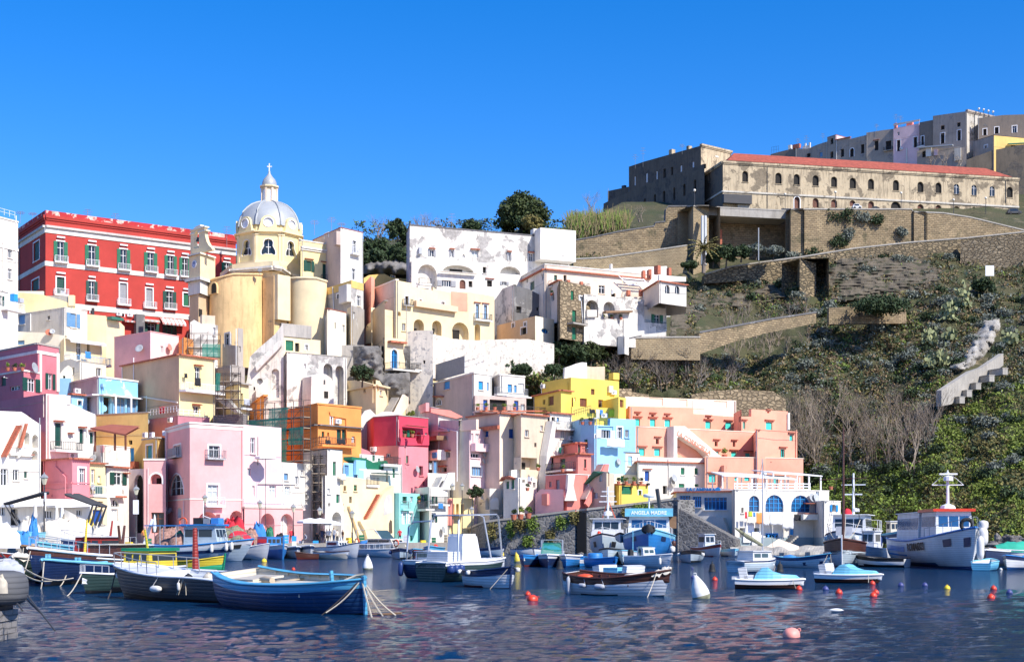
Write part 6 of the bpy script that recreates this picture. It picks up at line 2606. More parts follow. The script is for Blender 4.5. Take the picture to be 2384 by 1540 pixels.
for _ in range(30000):
 x,y=rs.uniform(1400,2460),rs.uniform(590,1275)
 if not slope(x,y) and not (y>1240 and x>1950) and not (x>1900 and 600<y<700 and rs.rand()<.6):continue
 nz=noise.noise(Vector((x*.012,y*.016,0)));n2=noise.noise(Vector((x*.03,y*.035,7)))
 if n2<-.25 and y<780:continue
 if (x>2150 and y>870 and y>1000-(x-2150)*.5):k=4 if nz+n2*.6+rs.normal()*.12>-.05 else (2 if rs.rand()<.6 else 0)
 elif y>1085:k=3 if nz+rs.normal()*.2>-.1 else (0 if rs.rand()<.5 else 4)
 else:k=rs.choice([0,1,2,5],p=[.34,.14,.22,.30]) if nz>-.1 else rs.choice([0,1,2,5,3],p=[.22,.1,.2,.28,.2])
 pts.append((x,y));mi.append(k)
 if len(pts)>=15000:break
cover('scrub','low mixed scrub and grass covering the steep slope',pts,17,['leaf_dark','leaf_silver','leaf_olive','leaf_green','leaf_bright','leaf_brown'],mi,.21)
pts=[];mi=[]
for _ in range(5200):
 x,y=rs.uniform(820,1440),rs.uniform(515,920)
 if (y<640 and (x<960 or x>1000)) or (x>1090 and 780<y<920):
  pts.append((x,y));mi.append(rs.choice([0,2,3,5],p=[.45,.2,.2,.15]))
cover('scrub','scrub filling the ground between the upper houses',pts,11,['leaf_dark','leaf_silver','leaf_olive','leaf_green','leaf_bright','leaf_brown'],mi,.26)
RP=[]
for _ in range(5200):
 x=rs.uniform(1322,1466);y=rs.uniform(512,566)
 if y>555-(x-1322)*.22+rs.normal()*3:continue
 RP.append((x,y))
Vs=[]
for x,y in RP:
 p=P(x,y+8,326+rs.uniform(-3,4));h=rs.uniform(1.6,3.6)*(1.35 if rs.rand()<.12 and x>1360 else 1);dx=rs.normal()*.7;w_=rs.uniform(.03,.08)
 Vs+=[(p.x-w_,p.y,p.z),(p.x+w_,p.y,p.z),(p.x+dx+w_*.8,p.y+.1,p.z+h),(p.x+dx-w_*.5,p.y+.1,p.z+h)]
V=np.array(Vs);o=leaf_obj('reeds',V,np.arange(len(V)).reshape(-1,4),['leaf_reed','leaf_green'],np.array([0 if rs.rand()<.6 else 1 for _ in RP]));tag(o,'tall dry reeds growing behind the top of the rampart','reeds',None,'stuff')
def tree(name,label,x,ybase,ytop,wpx,Y,mat,n=60,nl=80,ls=.34,squash=None,dens=1,group=None,mat2=None):
 hz=ZZ(ytop,Y)-ZZ(ybase,Y);r=wpx*Y/F/2;root=empty(name,G(x,Y,ZZ(ybase,Y)),label,'tree' if 'shrub' not in name and 'hedge' not in name else 'bush',group)
 rz_=min(hz*.52,r*1.15) if squash is None else squash*r
 n=int(n*1.5);c=blob_centers(n,(r,r,rz_),.82)*np.array([1,1,1]);c[:,2]+=hz-rz_
 c[:,2]+=np.where(rs.rand(n)<.3,-rz_*.35,0)
 V,q,m_=leaves(c,np.stack([np.full(n,r*.26),np.full(n,r*.26),np.full(n,r*.2)],1)*rs.uniform(.7,1.3,(n,1)),nl,ls,(rs.rand(n)<.25).astype(int))
 leaf_obj('crown',V,q,[mat,mat2 or mat],m_,root)
 mb=MB();mb.tube([(0,0,-.5),(r*.05,0,hz*.35),(0,.1,hz*.7)],[max(.14,r*.07),r*.05,r*.02],7)
 for k in range(6):a=k*1.05+rs.rand();mb.tube([(0,0,hz*(.3+.06*k)),(r*.35*math.cos(a),r*.35*math.sin(a),hz*(.5+.06*k)),(r*.65*math.cos(a),r*.65*math.sin(a),hz*(.62+.04*k))],[r*.03+.04,.05,.02],5)
 mb.build('trunk','bark',root,world=False);return root
tree('pine_tree','big round crowned dark pine against the sky above the weathered white houses',1214,560,437,132,334,'leaf_pine',170,90,.4,mat2='leaf_dark')
tree('olive_shrub','yellow green bush in front of the lower left of the big pine',1240,560,488,60,327,'leaf_olive',40,50,.3)
tree('evergreen_tree','small dark tree on the skyline left of the big pine',1097,555,506,62,326,'leaf_dark',40,50,.32)
for i,(x,yb,yt,w_,Y) in enumerate([(925,610,502,62,306),(893,610,545,60,303),(955,600,520,56,308),(862,606,548,48,302),(930,625,560,70,300),(880,625,575,60,299),(848,622,585,40,298),(985,560,530,40,318)]):
 tree('evergreen_tree',['tallest dark evergreen behind the mauve roof tower','dark evergreen left of the tallest one behind the mauve tower','dark evergreen just behind the corner of the weathered arcade house','rounded dark evergreen touching the right side of the mauve tower','broad dark evergreen at the front of the group above the rock wall','low dark evergreen in front of the group right of the mauve tower','lowest evergreen beside the mauve tower wall','small dark evergreen on the roof line of the weathered arcade house'][i],x,yb,yt,w_,Y,'leaf_dark',36,44,.32)
for i,(x,yb,yt,w_,Y) in enumerate([(1690,622,560,62,303),(1660,618,575,40,304),(1725,605,568,60,303),(1760,600,565,50,304),(1800,600,570,60,304)]):
 tree('evergreen_shrub',['dark bushy tree right of the palm under the bridge','small dark bush behind the palm trunk','dark bush below the middle of the road bridge','grey green bush beneath the bridge end','bush at the foot of the great rampart corner'][i],x,yb,yt,w_,Y,'leaf_dark' if i<3 else 'leaf_silver',36,44,.3)
tree('hedge_shrub','clipped dark oval hedge left of the palm',1605,630,604,46,300,'leaf_dark',36,50,.2)
tree('evergreen_shrub','broad dark bush above the half shaded slope wall',2050,722,688,150,278,'leaf_dark',70,50,.3,squash=.33)
tree('evergreen_shrub','dark bush under the blank white notice board',2290,690,640,60,296,'leaf_dark',40,50,.3)
for i,(x,yb,yt,w_,Y) in enumerate([(1135,868,822,60,236),(1180,868,832,50,234),(1225,862,800,60,238),(1262,858,790,60,241),(1300,862,782,70,243),(1340,862,780,76,243),(1375,860,790,56,244),(1215,880,845,60,231),(1290,880,845,60,230),(1395,835,800,40,246)]):
 tree('evergreen_shrub','dark shrub in the belt below the stone house, number hidden',x,yb,yt,w_,Y,'leaf_dark' if i % 3 else 'leaf_pine',34,44,.27)['label']=['leftmost dark bush above the iron terrace fence','second dark bush behind the grey terrace','dark bush left of the cactus clump below the stone house','tall dark bush below the cream oval window house','dark bush right under the stone green door house','widest dark bush below the arches of the ruined front','dark bush beside the little white gate kiosk stairs','low front bush behind the blue shuttered flat roof house','low front bush behind the yellow villa screen','small dark bush next to the white gate kiosk'][i]
tree('rock_shrub','round dark bush growing out of the rock beside the yellow gate wall',843,893,843,60,204,'leaf_dark',46,60,.2)
tree('quay_tree','small dark leafy tree at the alley mouth near the quay',1108,1165,1127,44,196,'leaf_dark',30,50,.17)
tree('balcony_plant','yellow green potted shrub on the crimson house roof',956,975,953,22,200,'leaf_bright',14,40,.14)
rp=empty('palm_tree',G(1638,302,ZZ(625,302)),'tall palm with a drooping crown in front of the white rampart pipes','palm tree');hz=ZZ(578,302)-ZZ(625,302)
mb=MB();mb.tube([(0,0,-1),(.1,0,hz*.5),(0,0,hz)],[.45,.36,.4],9);mb.build('trunk','bark_grey',rp,world=False)
mb=MB()
for k in range(34):
 a=k*2.4;el=.9-1.7*(k/34);L=4.2;p=Vector((0,0,hz));d=Vector((math.cos(a)*math.cos(el),math.sin(a)*math.cos(el),math.sin(el)+.3)).normalized();prev=p
 for s in range(7):
  nx_=prev+d*L/7;d=(d+Vector((0,0,-.17))).normalized();sd_=d.cross(Vector((0,0,1))).normalized()*(.55*(1-s/8))
  mb.face([prev,nx_,nx_+sd_-d*.5+Vector((0,0,-.25)),prev+sd_*.9+Vector((0,0,-.2))]);mb.face([prev,nx_,nx_-sd_-d*.5+Vector((0,0,-.25)),prev-sd_*.9+Vector((0,0,-.2))]);prev=nx_
mb.build('fronds','leaf_olive',rp,world=False)
def bare(mat,H,spread=.55,seedk=1,lev=5,stems=3,name='bare_tree',thick=1.0):
 r_=random.Random(seedk);root=empty(name,(0,0,0),'bare tree','tree');mb=MB()
 def grow(p,d,L,rad,n):
  k=max(2,4-(lev-n)//2);q=[p];dd=d
  for s in range(k):
   dd=(dd+Vector((r_.gauss(0,.13),r_.gauss(0,.13),r_.gauss(.05,.08)))).normalized();q.append(q[-1]+dd*L/k)
  mb.tube(q,[rad*(1-.4*i/k) for i in range(k+1)],4 if n>2 else 3,cap=False)
  if n<=0:return
  for _ in range(r_.choice([2,2,3])):
   a=r_.uniform(0,6.28);e=Vector((math.cos(a),math.sin(a),r_.uniform(-.1,.5)))
   grow(q[r_.choice([-1,-1,-2])],(dd+e*spread).normalized(),L*r_.uniform(.6,.85),rad*.56,n-1)
 for s in range(stems):
  a=r_.uniform(0,6.28);grow(Vector((r_.gauss(0,.3),r_.gauss(0,.3),-.5)),Vector((math.cos(a)*.22,math.sin(a)*.22,1)).normalized(),H*.32,.11*thick,lev-1)
 mb.build('branches',mat,root,world=False);return root
bt=[bare('bark_pale',10,.42,s,5,4) for s in (1,2,3,4)]
for b_ in bt:b_['group']='bare trees on the slope'
scatter(bt,region(34,1838,2185,985,1105,lambda x,y:True,13),'tall bare grey tree in the thicket of leafless trunks on the slope','bare trees on the slope',.8,1.25)
bt=[bare('bark_pale',7,.5,s,4,4) for s in (5,6)]
scatter(bt,region(18,1690,1900,735,830,lambda x,y:True,13),'thin bare tree sprouting along the climbing garden wall','thin bare trees by the garden wall',.7,1.2)
bb=[bare('bark_grey',5.2,.75,s,5,5,'bare_shrub') for s in (8,9,10)]
scatter(bb,region(24,1425,1720,845,905,lambda x,y:True,13),'tangled bare bush in the grey thicket above the salmon hotel','tangled bare bushes above the hotel',.8,1.3)
for x,yb,Y,H,lab in [(882,560,306,7,'pale bare tree leaning against the sky above the evergreens'),(990,545,320,6,'fine bare tree on the skyline behind the arcade house'),(970,545,322,5,'small bare tree left of the fine one on the skyline'),(1377,500,345,7,'bare round tree on the skyline left of the dark prison wing'),(1490,512,334,5,'white twisted bare tree in front of the prison wing'),(2200,385,385,5.5,'bare tree standing above the red prison roof'),(2235,388,385,4.5,'smaller bare tree right of the one above the red roof'),(2170,388,385,4,'low bare tree left of the one above the red roof')]:
 b_=bare('bark_pale',H,.6,int(x),5,4);b_.location=G(x,Y,ZZ(yb,Y));b_['label']=lab
def pear(label,x,y,wpx,hpx,sc=1):
 Y=hill_Y(x,y)-2;root=empty('prickly_pear',P(x,y,Y),label,'cactus');mb=MB();W_,H_=wpx*Y/F,hpx*Y/F
 mb.tube([(-W_*.5,0,0),(0,0,H_*.3),(W_*.5,0,0)],.2,5)
 for _ in range(95):
  c=Vector((rs.normal()*W_*.21,rs.normal()*.8,abs(rs.normal())*H_*.45));a=rs.normal()*.7;M=Matrix.Rotation(rs.uniform(0,3.1),3,'Z') @ Matrix.Rotation(a,3,'Y')
  mb.face([c+M@Vector((.3*math.cos(t),0,.3+.42*math.sin(t))) for t in [k*6.283/8 for k in range(8)]])
 mb.build('pads','leaf_cactus',root,world=False)
for a in [('tall prickly pear below the big stone wall',2240,715,44,60),('broad prickly pear left of the tall one',2208,745,46,44),('small prickly pear at the end of the shaded wall',2045,755,30,26),('low prickly pear on the open green slope',2212,790,30,22),('prickly pear halfway down the slope',2165,800,36,32),('prickly pear above the bare thicket',2190,850,34,38),('lowest prickly pear beside the pale slope wall',2165,855,28,34),('prickly pear at the right edge of the slope',2352,800,34,30)]:pear(*a)
m,nt,b=new_mat('rock_strata');g=nn(nt,'ShaderNodeNewGeometry').outputs['Position']
c=mixc(nt,ramp(nt,noi(nt,mapping(nt,g,(.15,.15,2.6)),1,6,.6),.35,.65),(.075,.062,.042),(.20,.165,.115));c=mixc(nt,ramp(nt,noi(nt,g,.4,6),.52,.6),c,(.05,.052,.025))
nt.links.new(c,b.inputs['Base Color']);b.inputs['Roughness'].default_value=1;bump(nt,b,noi(nt,mapping(nt,g,(.3,.3,3)),1.2,7,.7),1,.5)
m,nt,b=new_mat('rock_pale');g=nn(nt,'ShaderNodeNewGeometry').outputs['Position']
c=mixc(nt,ramp(nt,noi(nt,g,.5,6),.35,.65),(.26,.235,.20),(.50,.47,.42));nt.links.new(c,b.inputs['Base Color']);b.inputs['Roughness'].default_value=1;bump(nt,b,noi(nt,g,.7,8,.7),1,.6)
m,nt,b=new_mat('rock_grey');g=nn(nt,'ShaderNodeNewGeometry').outputs['Position']
c=mixc(nt,ramp(nt,noi(nt,g,.35,7,.65),.35,.65),(.11,.10,.09),(.27,.25,.23));nt.links.new(c,b.inputs['Base Color']);b.inputs['Roughness'].default_value=1;bump(nt,b,noi(nt,g,.8,8,.7),1,.5)
def rock_patch(name,label,outline,mat,push,strata=0,Yf=None,amp=1.6):
 xs_=[p[0] for p in outline];ys_=[p[1] for p in outline];x0,x1,y0,y1=min(xs_),max(xs_),min(ys_),max(ys_);nx=int((x1-x0)/4)+2;ny=int((y1-y0)/3.5)+2
 def inside(x,y):
  c_=False;n=len(outline)
  for i in range(n):
   (xa,ya),(xb,yb)=outline[i],outline[(i+1) % n]
   if (ya>y) !=(yb>y) and x<(xb-xa)*(y-ya)/(yb-ya)+xa:c_=not c_
  return c_
 def edge(x,y):
  return min(math.dist((x,y),((xa+(xb-xa)*t),(ya+(yb-ya)*t))) for (xa,ya),(xb,yb) in zip(outline,outline[1:]+outline[:1]) for t in (0,.25,.5,.75,1))
 rows=[]
 for j in range(ny):
  row=[]
  for i in range(nx):
   x,y=x0+(x1-x0)*i/(nx-1),y0+(y1-y0)*j/(ny-1);Y=(Yf(x,y) if Yf else hill_Y(x,y));e=min(1,edge(x,y)/16) if inside(x,y) else-edge(x,y)/10
   n=noise.fractal(Vector((x*.03,y*.045,2)),1,2,5)*amp;s=0
   if strata:zz=y*.16+noise.noise(Vector((x*.02,y*.02,5)))*1.4;s=(abs((zz % 1)-.5)*2)**2*strata
   row.append(P(x,y,Y-push*max(-1.2,e)-n*(1 if e>0 else .2)-s*(e>0)))
  rows.append(row)
 mb=MB();mb.grid(rows[::-1],0);o=mb.build(name,mat,None,smooth=not strata);tag(o,label,'rock');return o
rock_patch('rock_outcrop','dark layered rock outcrop bulging from the slope below the cliff path',[(1905,640),(1950,600),(2030,590),(2110,592),(2190,618),(2195,660),(2150,675),(2080,690),(1990,700),(1930,705),(1915,670)],'rock_strata',1.8,.7)
rock_patch('rock_outcrop','grey layered rocks under the end tower house',[(1565,705),(1640,690),(1700,685),(1800,660),(1830,690),(1760,712),(1650,720),(1600,770),(1560,780)],'rock_strata',1.2,.6)
rock_patch('rock_scar','bare white rock scar above the pale slope wall',[(2205,858),(2240,815),(2262,780),(2290,745),(2330,738),(2330,765),(2300,820),(2270,850),(2230,870)],'rock_pale',4.5,0,None,2.6)
rock_patch('rock_wall','dark rock wall under the evergreens behind the mauve tower',[(840,605),(900,598),(960,605),(965,640),(840,640)],'rock_grey',6,0,lambda x,y:302)
rock_patch('grotto_rock','grey brown bulging rock under the blue door balcony',[(846,805),(884,806),(892,868),(948,870),(955,885),(955,935),(905,940),(880,905),(850,880),(822,850)],'rock_grey',3,0,lambda x,y:218)
def boulder(label,x,y,w_,h_,Y,mat='rock_grey',name='boulder'):
 p=P(x,y,Y);mb=MB();rows=[];W_,H_=w_*Y/F/2,h_*Y/F/2
 for j in range(9):
  t=-math.pi/2+math.pi*j/8;rows.append([])
  for i in range(14):
   a=2*math.pi*i/14;d=Vector((math.cos(a)*math.cos(t),math.sin(a)*math.cos(t),math.sin(t)));k=1+.45*noise.noise(d*1.7+Vector((x,y,0)))
   rows[-1].append(p+Vector((d.x*W_*k,d.y*W_*k,d.z*H_*k)))
 mb.grid(rows,0,closed=True);tag(mb.build(name,mat),label,'rock','rocks along the shore')
for i in range(30):
 x=2290+rs.uniform(0,130);y=rs.uniform(1250,1284);boulder('rough boulder on the shore at the foot of the right slope',x,y,rs.uniform(14,34),rs.uniform(8,20),176+rs.uniform(-8,8))
for i in range(16):
 x=1960+rs.uniform(0,330);boulder('rough boulder along the waterline behind the fishing boats',x,rs.uniform(1266,1284),rs.uniform(18,34),rs.uniform(10,20),196+rs.uniform(-8,6))
for i in range(16):
 boulder('low rock at the foot of the harbour wall',1130+rs.uniform(0,230),rs.uniform(1284,1289),rs.uniform(8,18),rs.uniform(5,9),181+rs.uniform(-4,1))
mb=MB();rows=[]
for j,(dy,z) in enumerate([(-9,-1),(-8.5,.25),(-6,.55),(-4,.9),(0,1.0)]):
 rows.append([G(x,181+dy+noise.noise(Vector((x*.05,j,0)))*1.5,z+noise.noise(Vector((x*.03,j*2,3)))*.35) for x in range(1700,1975,6)])
mb.grid(rows);tag(mb.build('rock_shelf','concrete'),'low worn rock shelf along the water in front of the restaurant','rock shelf')
mb=MB();p=[G(1785,177,.9),G(1835,175,.5),G(1860,176,1.0),G(1812,180,1.9)]
mb.face(p);mb.face([q-Vector((0,0,.5)) for q in p][::-1])
for i in range(4):mb.face([p[i],p[i]-Vector((0,0,.5)),p[(i+1) % 4]-Vector((0,0,.5)),p[(i+1) % 4]])
tag(mb.build('slipway','peach_light'),'pale sloping slipway below the blue lattice gate','slipway')
for i,(x,y,w_,h_) in enumerate([(1148,1240,24,40),(1190,1235,16,34),(1215,1225,30,24),(1240,1222,26,30),(1282,1244,14,26),(1310,1215,30,22),(1340,1205,20,20),(1500,1182,40,10),(1460,1192,18,10),(1230,1260,20,16)]):
 Y=(187-(x-1130)*.016) if x<1352 else 181.5;n=18;c=np.array([tuple(P(x+rs.uniform(-.5,.5)*w_,y+rs.uniform(-.5,.5)*h_,Y-.3)) for _ in range(n)])
 V,q,_=leaves(c,np.full((n,3),.45),26,.16);o=leaf_obj('wall_weed',V,q,['leaf_green' if i % 2 else 'leaf_olive']);tag(o,'tuft of weeds growing out of the dark stone harbour wall','weeds','weeds on the harbour wall')
for i,(x,y,w_,h_) in enumerate([(1955,500,60,26),(1972,545,26,22),(1955,560,40,20),(2010,505,30,16),(2040,510,26,14),(2100,540,18,12),(1895,590,30,20),(1850,600,30,22)]):
 n=22;c=np.array([tuple(P(x+rs.uniform(-.5,.5)*w_,y+rs.uniform(-.5,.5)*h_,314.5+(x-1841)*.02)) for _ in range(n)])
 V,q,_=leaves(c,np.full((n,3),.8),26,.26);o=leaf_obj('wall_shrub',V,q,['leaf_silver' if i % 2 else 'leaf_dark']);tag(o,'scrubby tuft hanging on the face of the great rampart','weeds','weeds on the great rampart')
for n_,c_,k_ in [('hull_blue',(.010,.055,.16),.4),('hull_lblue',(.10,.42,.66),.35),('hull_white',(.74,.75,.76),.18),('hull_grey',(.05,.055,.065),.2),('hull_pale',(.50,.60,.66),.25),('hull_navy',(.012,.03,.10),.25),('hull_black',(.012,.012,.014),.2),
     ('hull_brown',(.10,.035,.022),.3),('hull_red',(.36,.03,.02),.3),('hull_green',(.01,.28,.13),.3),('hull_yellow',(.82,.62,.05),.2),('hull_cream',(.72,.64,.50),.35),('hull_bright',(.03,.24,.62),.25),('hull_turq',(.22,.62,.80),.3),('hull_dgreen',(.03,.06,.055),.3),('anti',(.16,.03,.02),.3),('anti_blue',(.01,.06,.2),.3),('anti_black',(.01,.01,.012),.2)]:
 worn(n_,c_,(.30,.29,.27) if sum(c_)<1 else (.28,.24,.2),k_)
simple('perspex',(.05,.09,.1),.1);simple('fender',(.74,.72,.68),.5,var=.15);simple('fender_blue',(.02,.05,.18),.4);simple('rubber',(.02,.02,.022),.7);simple('buoy_red',(.72,.055,.02),.4,var=.2);simple('buoy_yellow',(.85,.6,.03),.45);simple('buoy_pink',(.85,.32,.26),.5,var=.1);simple('net_pile',(.40,.22,.17),.95,var=.6,scale=5);simple('net_olive',(.25,.25,.16),.95,var=.5,scale=5);simple('buoy_navy',(.06,.07,.22),.45,var=.3);simple('sail_white',(.75,.74,.72),.8,var=.1)
simple('ring_orange',(.75,.10,.03),.5)
class Boat:
 def __init__(s,name,label,st,bw,B,fb,fm,fs,rake=.4,mats=('hull_white','hull_white','anti'),gun='paint_white',inn='hull_white',full=.55,tran=.75,group=None,cat='boat',stripe=.14,deck=None,tilt=0,wl=.1,kb=-.28):
  a,b=G(*st),G(*bw);d=b-a;s.L=d.length;s.B,s.fb,s.fm,s.fs,s.rake,s.full,s.tran=B,fb,fm,fs,rake,full,tran
  s.root=empty(name,(a+b)/2,label,cat,group,math.atan2(d.y,d.x));s.root.rotation_euler=(R(tilt),0,math.atan2(d.y,d.x));s.kb=kb
  L=s.L;N=22;J=[0,stripe*.9,stripe,.3,.45,.6,.72,.82,.9,.96,1.0]
  s.J=J
  if 1:
   mb=MB();rowsP=[]
   for i in range(N+1):
    t=i/N;row=[]
    for sg in (-1,1):
     pts=[s.sec(t,j,sg) for j in J]
     row+=pts if sg==-1 else pts[::-1][1:]
    rowsP.append(row)
   nj=len(J)-1
   def mi(a_,b_):
    j=b_ if b_<nj else 2*nj-1-b_
    z=rowsP[a_][b_][2]
    return 1 if j<1 else (2 if z<wl else 0)
   mb.grid([[p for p in r] for r in rowsP],mi)
   mb.face([Vector(p) for p in rowsP[0]][::-1],0)
   mb.build('hull',list(mats),s.root,smooth=True,world=False).data.polygons[-1].use_smooth=False
  g=MB()
  for sg in (-1,1):g.tube([Vector(s.sec(i/N,0,sg))+Vector((0,0,.02)) for i in range(N+1)],.045 if L<9 else .08,5)
  g.build('gunwale',gun,s.root,smooth=True,world=False)
  m2=MB();dt=deck
  rows=[];dep=min(.45,fm*.6)
  for i in range(N+1):
   t=.01+.975*i/N;w_=max(.02,s.wid(t)-.06);z=s.she(t)
   rows.append([(s.xx(t,0),-w_,z-.01),(s.xx(t,0),-w_*.9,z-dep*.6),(s.xx(t,0),-w_*.6,z-dep),(s.xx(t,0),0,z-dep-.03),(s.xx(t,0),w_*.6,z-dep),(s.xx(t,0),w_*.9,z-dep*.6),(s.xx(t,0),w_,z-.01)])
  m2.grid(rows);m2.face([Vector(p) for p in rows[0]]);m2.build('interior',inn,s.root,smooth=False,world=False)
  if dt:
   for (t0,t1) in dt:
    m3=MB();rr=[]
    for i in range(13):
     t=t0+(t1-t0)*i/12;w_=max(.02,s.wid(t)-.01);z=s.she(t)+.02;x=s.xx(t,0)
     rr.append([(x,-w_,z),(x,-w_*.5,z+.05),(x,0,z+.07),(x,w_*.5,z+.05),(x,w_,z)])
    m3.grid(rr);m3.face([Vector(p) for p in rr[0]]+[Vector((rr[0][4][0],rr[0][4][1]*.95,rr[0][4][2]-.25)),Vector((rr[0][0][0],rr[0][0][1]*.95,rr[0][0][2]-.25))]);m3.build('deck',inn if isinstance(inn,str) else 'hull_white',s.root,world=False)
 def wid(s,t):
  f=s.full;tb=1-((t-f)/(1-f))**2.2 if t>f else 1-(1-s.tran)*((f-t)/f)**2.4
  return s.B/2*max(0,tb)**.85
 def she(s,t):
  return s.fm+(s.fb-s.fm)*max(0,(t-.4)/.6)**2+(s.fs-s.fm)*max(0,(.4-t)/.4)**2
 def xx(s,t,j):return s.L*(t-.5)+s.rake*(1-j)*t**5
 def sec(s,t,j,sg):
  w_=s.wid(t);z0=s.she(t);k=.35+.65*(1-max(0,(t-.5)/.5)**1.3)
  y=w_*((1-j**3.2)**.7*k+(1-j)**.8*(1-k));z=z0+(s.kb-z0)*j**.9
  return (s.xx(t,j),sg*y,z)
 def pos(s,t,y=0,dz=0):return Vector((s.xx(t,0),y*s.wid(t),s.she(t)+dz))
 def part(s,name,mb,mat,smooth=False):return mb.build(name,mat,s.root,smooth=smooth,world=False)
 def thwarts(s,ts,mat='wood_pale',dz=-.14):
  for t in ts:
   mb=MB();mb.box((s.xx(t,0),0,s.she(t)+dz),(.26,s.wid(t)*1.86,.04));s.part('thwart',mb,mat)
 def ribs(s,n,mat):
  mb=MB()
  for i in range(n):
   t=.12+.7*i/n
   for sg in (-1,1):mb.box((s.xx(t,0),sg*(s.wid(t)-.09),s.she(t)-.2),(.06,.06,.36))
  s.part('frames',mb,mat)
 def cabin(s,t0,t1,w_,h,mat='hull_white',roof='paint_white',over=.12,win='glass',nwin=2,slope=.25,y0=0,dz=0,front=1,eave=.06,z=None):
  x0,x1=s.xx(t0,0),s.xx(t1,0);zb_=(s.she((t0+t1)/2) if z is None else z)+dz-.25;zt=zb_+.25+h;mb=MB();a,b=w_/2,w_/2*.92;sl=slope*h
  lo=[(x0,-a),(x1,-a),(x1,a),(x0,a)];hi=[(x0+.03,-b),(x1-sl,-b),(x1-sl,b),(x0+.03,b)]
  for i in range(4):j=(i+1) % 4;mb.face([(lo[i][0],lo[i][1]+y0,zb_),(lo[j][0],lo[j][1]+y0,zb_),(hi[j][0],hi[j][1]+y0,zt),(hi[i][0],hi[i][1]+y0,zt)])
  mb.face([(p[0],p[1]+y0,zt) for p in hi]);c=s.part('cabin',mb,mat)
  r_=MB();r_.box(((x0+x1-sl)/2,y0,zt+eave/2+.004),(x1-x0-sl+over*2,w_+over,eave));r_.build('roof',roof,c,world=False)
  zw0,zw1=zb_+.25+h*.42,zb_+.25+h*.82
  for sg in (-1,1):
   for k in range(nwin):
    xa=x0+.15+(x1-sl-x0-.3)*k/nwin;xb=xa+(x1-sl-x0-.3)/nwin-.1;m2=MB();yy=lambda z_:sg*(a+(b-a)*(z_-zb_)/(zt-zb_)+.012)+y0
    q=[(xa,yy(zw0),zw0),(xb,yy(zw0),zw0),(xb,yy(zw1),zw1),(xa,yy(zw1),zw1)];m2.face(q if sg<0 else q[::-1]);m2.build('window',win,c,world=False)
  if front:
   nf_=3 if w_>1.2 else 2
   for k in range(nf_):
    ya=-b*.9+2*b*.9*k/nf_+.04;yb=-b*.9+2*b*.9*(k+1)/nf_-.04;xf=lambda z_:x1-sl*(z_-zb_)/(zt-zb_)+.012;m2=MB()
    m2.face([(xf(zw0),ya+y0,zw0),(xf(zw0),yb+y0,zw0),(xf(zw1),yb+y0,zw1),(xf(zw1),ya+y0,zw1)]);m2.build('window',win,c,world=False)
  return c
 def rail(s,t0,t1,h=.45,mat='steel',n=6,in_=.92,r=.02,close=True):
  mb=MB();q=[]
  for sg in (-1,1):
   l=[s.pos(t0+(t1-t0)*i/n,sg*in_,h) for i in range(n+1)];q.append(l)
   for i in range(n+1):mb.tube([s.pos(t0+(t1-t0)*i/n,sg*in_,0),l[i]],r,4,cap=False)
   mb.tube(l,r,4,cap=False)
  if close:mb.tube([q[0][-1],q[1][-1]],r,4,cap=False)
  s.part('railing',mb,mat)
 def fender(s,t,sg=-1,L=.5,r=.11,mat='fender',horiz=False,dz=-.45):
  p=s.pos(t,sg*1.0,dz)+Vector((0,sg*(r+.03),0));mb=MB();k=Vector((1,0,0)) if horiz else Vector((0,0,1))
  mb.tube([p-k*L/2,p-k*L*.42,p-k*L*.25,p+k*L*.25,p+k*L*.42,p+k*L/2],[r*.3,r*.8,r,r,r*.8,r*.3],8);mb.tube([p+k*L*.5,s.pos(t,sg*.98,.02)],.012,4);s.part('fender',mb,mat,True)
 def motor(s,mat='rubber',y=0):
  mb=MB();x=s.xx(0,0)-.22;z=s.she(0);mb.box((x,y,z+.25),(.38,.3,.42));mb.box((x-.02,y,z+.5),(.3,.24,.1));mb.box((x,y,z-.3),(.14,.1,.8));s.part('outboard_motor',mb,mat)
 def mast(s,t,h,r=.05,mat='wood',y=0,rake=0):
  mb=MB();p=s.pos(t,y,0);mb.tube([p,p+Vector((rake*h,0,h))],[r,r*.6],7);return s.part('mast',mb,mat)
 def tarp(s,t0,t1,h,mat='cloth_white',seed=1):
  mb=MB();rows=[]
  for i in range(15):
   t=t0+(t1-t0)*i/14;e=math.sin(math.pi*(i+.5)/15)**.4;row=[]
   for j in range(11):
    y=-1.04+2.08*j/10;z=h*e*(1-abs(y/1.04)**2.4)+.07*noise.noise(Vector((i*.5,j*.6,seed)))*e*3;row.append(s.pos(t,y,z-.1*abs(y)**6))
   rows.append(row)
  mb.grid(rows);o=s.part('tarpaulin',mb,mat,True);return o
 def rope(s,t,y,sag,end,mat='rope',r=.02,name='mooring_rope'):
  p=s.pos(t,y,.05);e=Vector(end);mb=MB();mb.tube([p.lerp(e,k/8)-Vector((0,0,sag*math.sin(math.pi*k/8))) for k in range(9)],r,4);s.part(name,mb,mat)
 def lump(s,t,y,w_,h,mat,name='net_pile',dz=-.2):
  mb=MB();p=s.pos(t,y,dz);rows=[]
  for j in range(7):
   a=math.pi/2*j/6;rows.append([p+Vector((w_*math.cos(a)*math.cos(b)*(1+.3*noise.noise(Vector((b,a,w_*9)))),w_*.8*math.cos(a)*math.sin(b),h*math.sin(a)*(1+.3*noise.noise(Vector((b*2,a,3)))))) for b in [2*math.pi*k/12 for k in range(12)]])
  mb.grid(rows,closed=True);s.part(name,mb,mat,True)
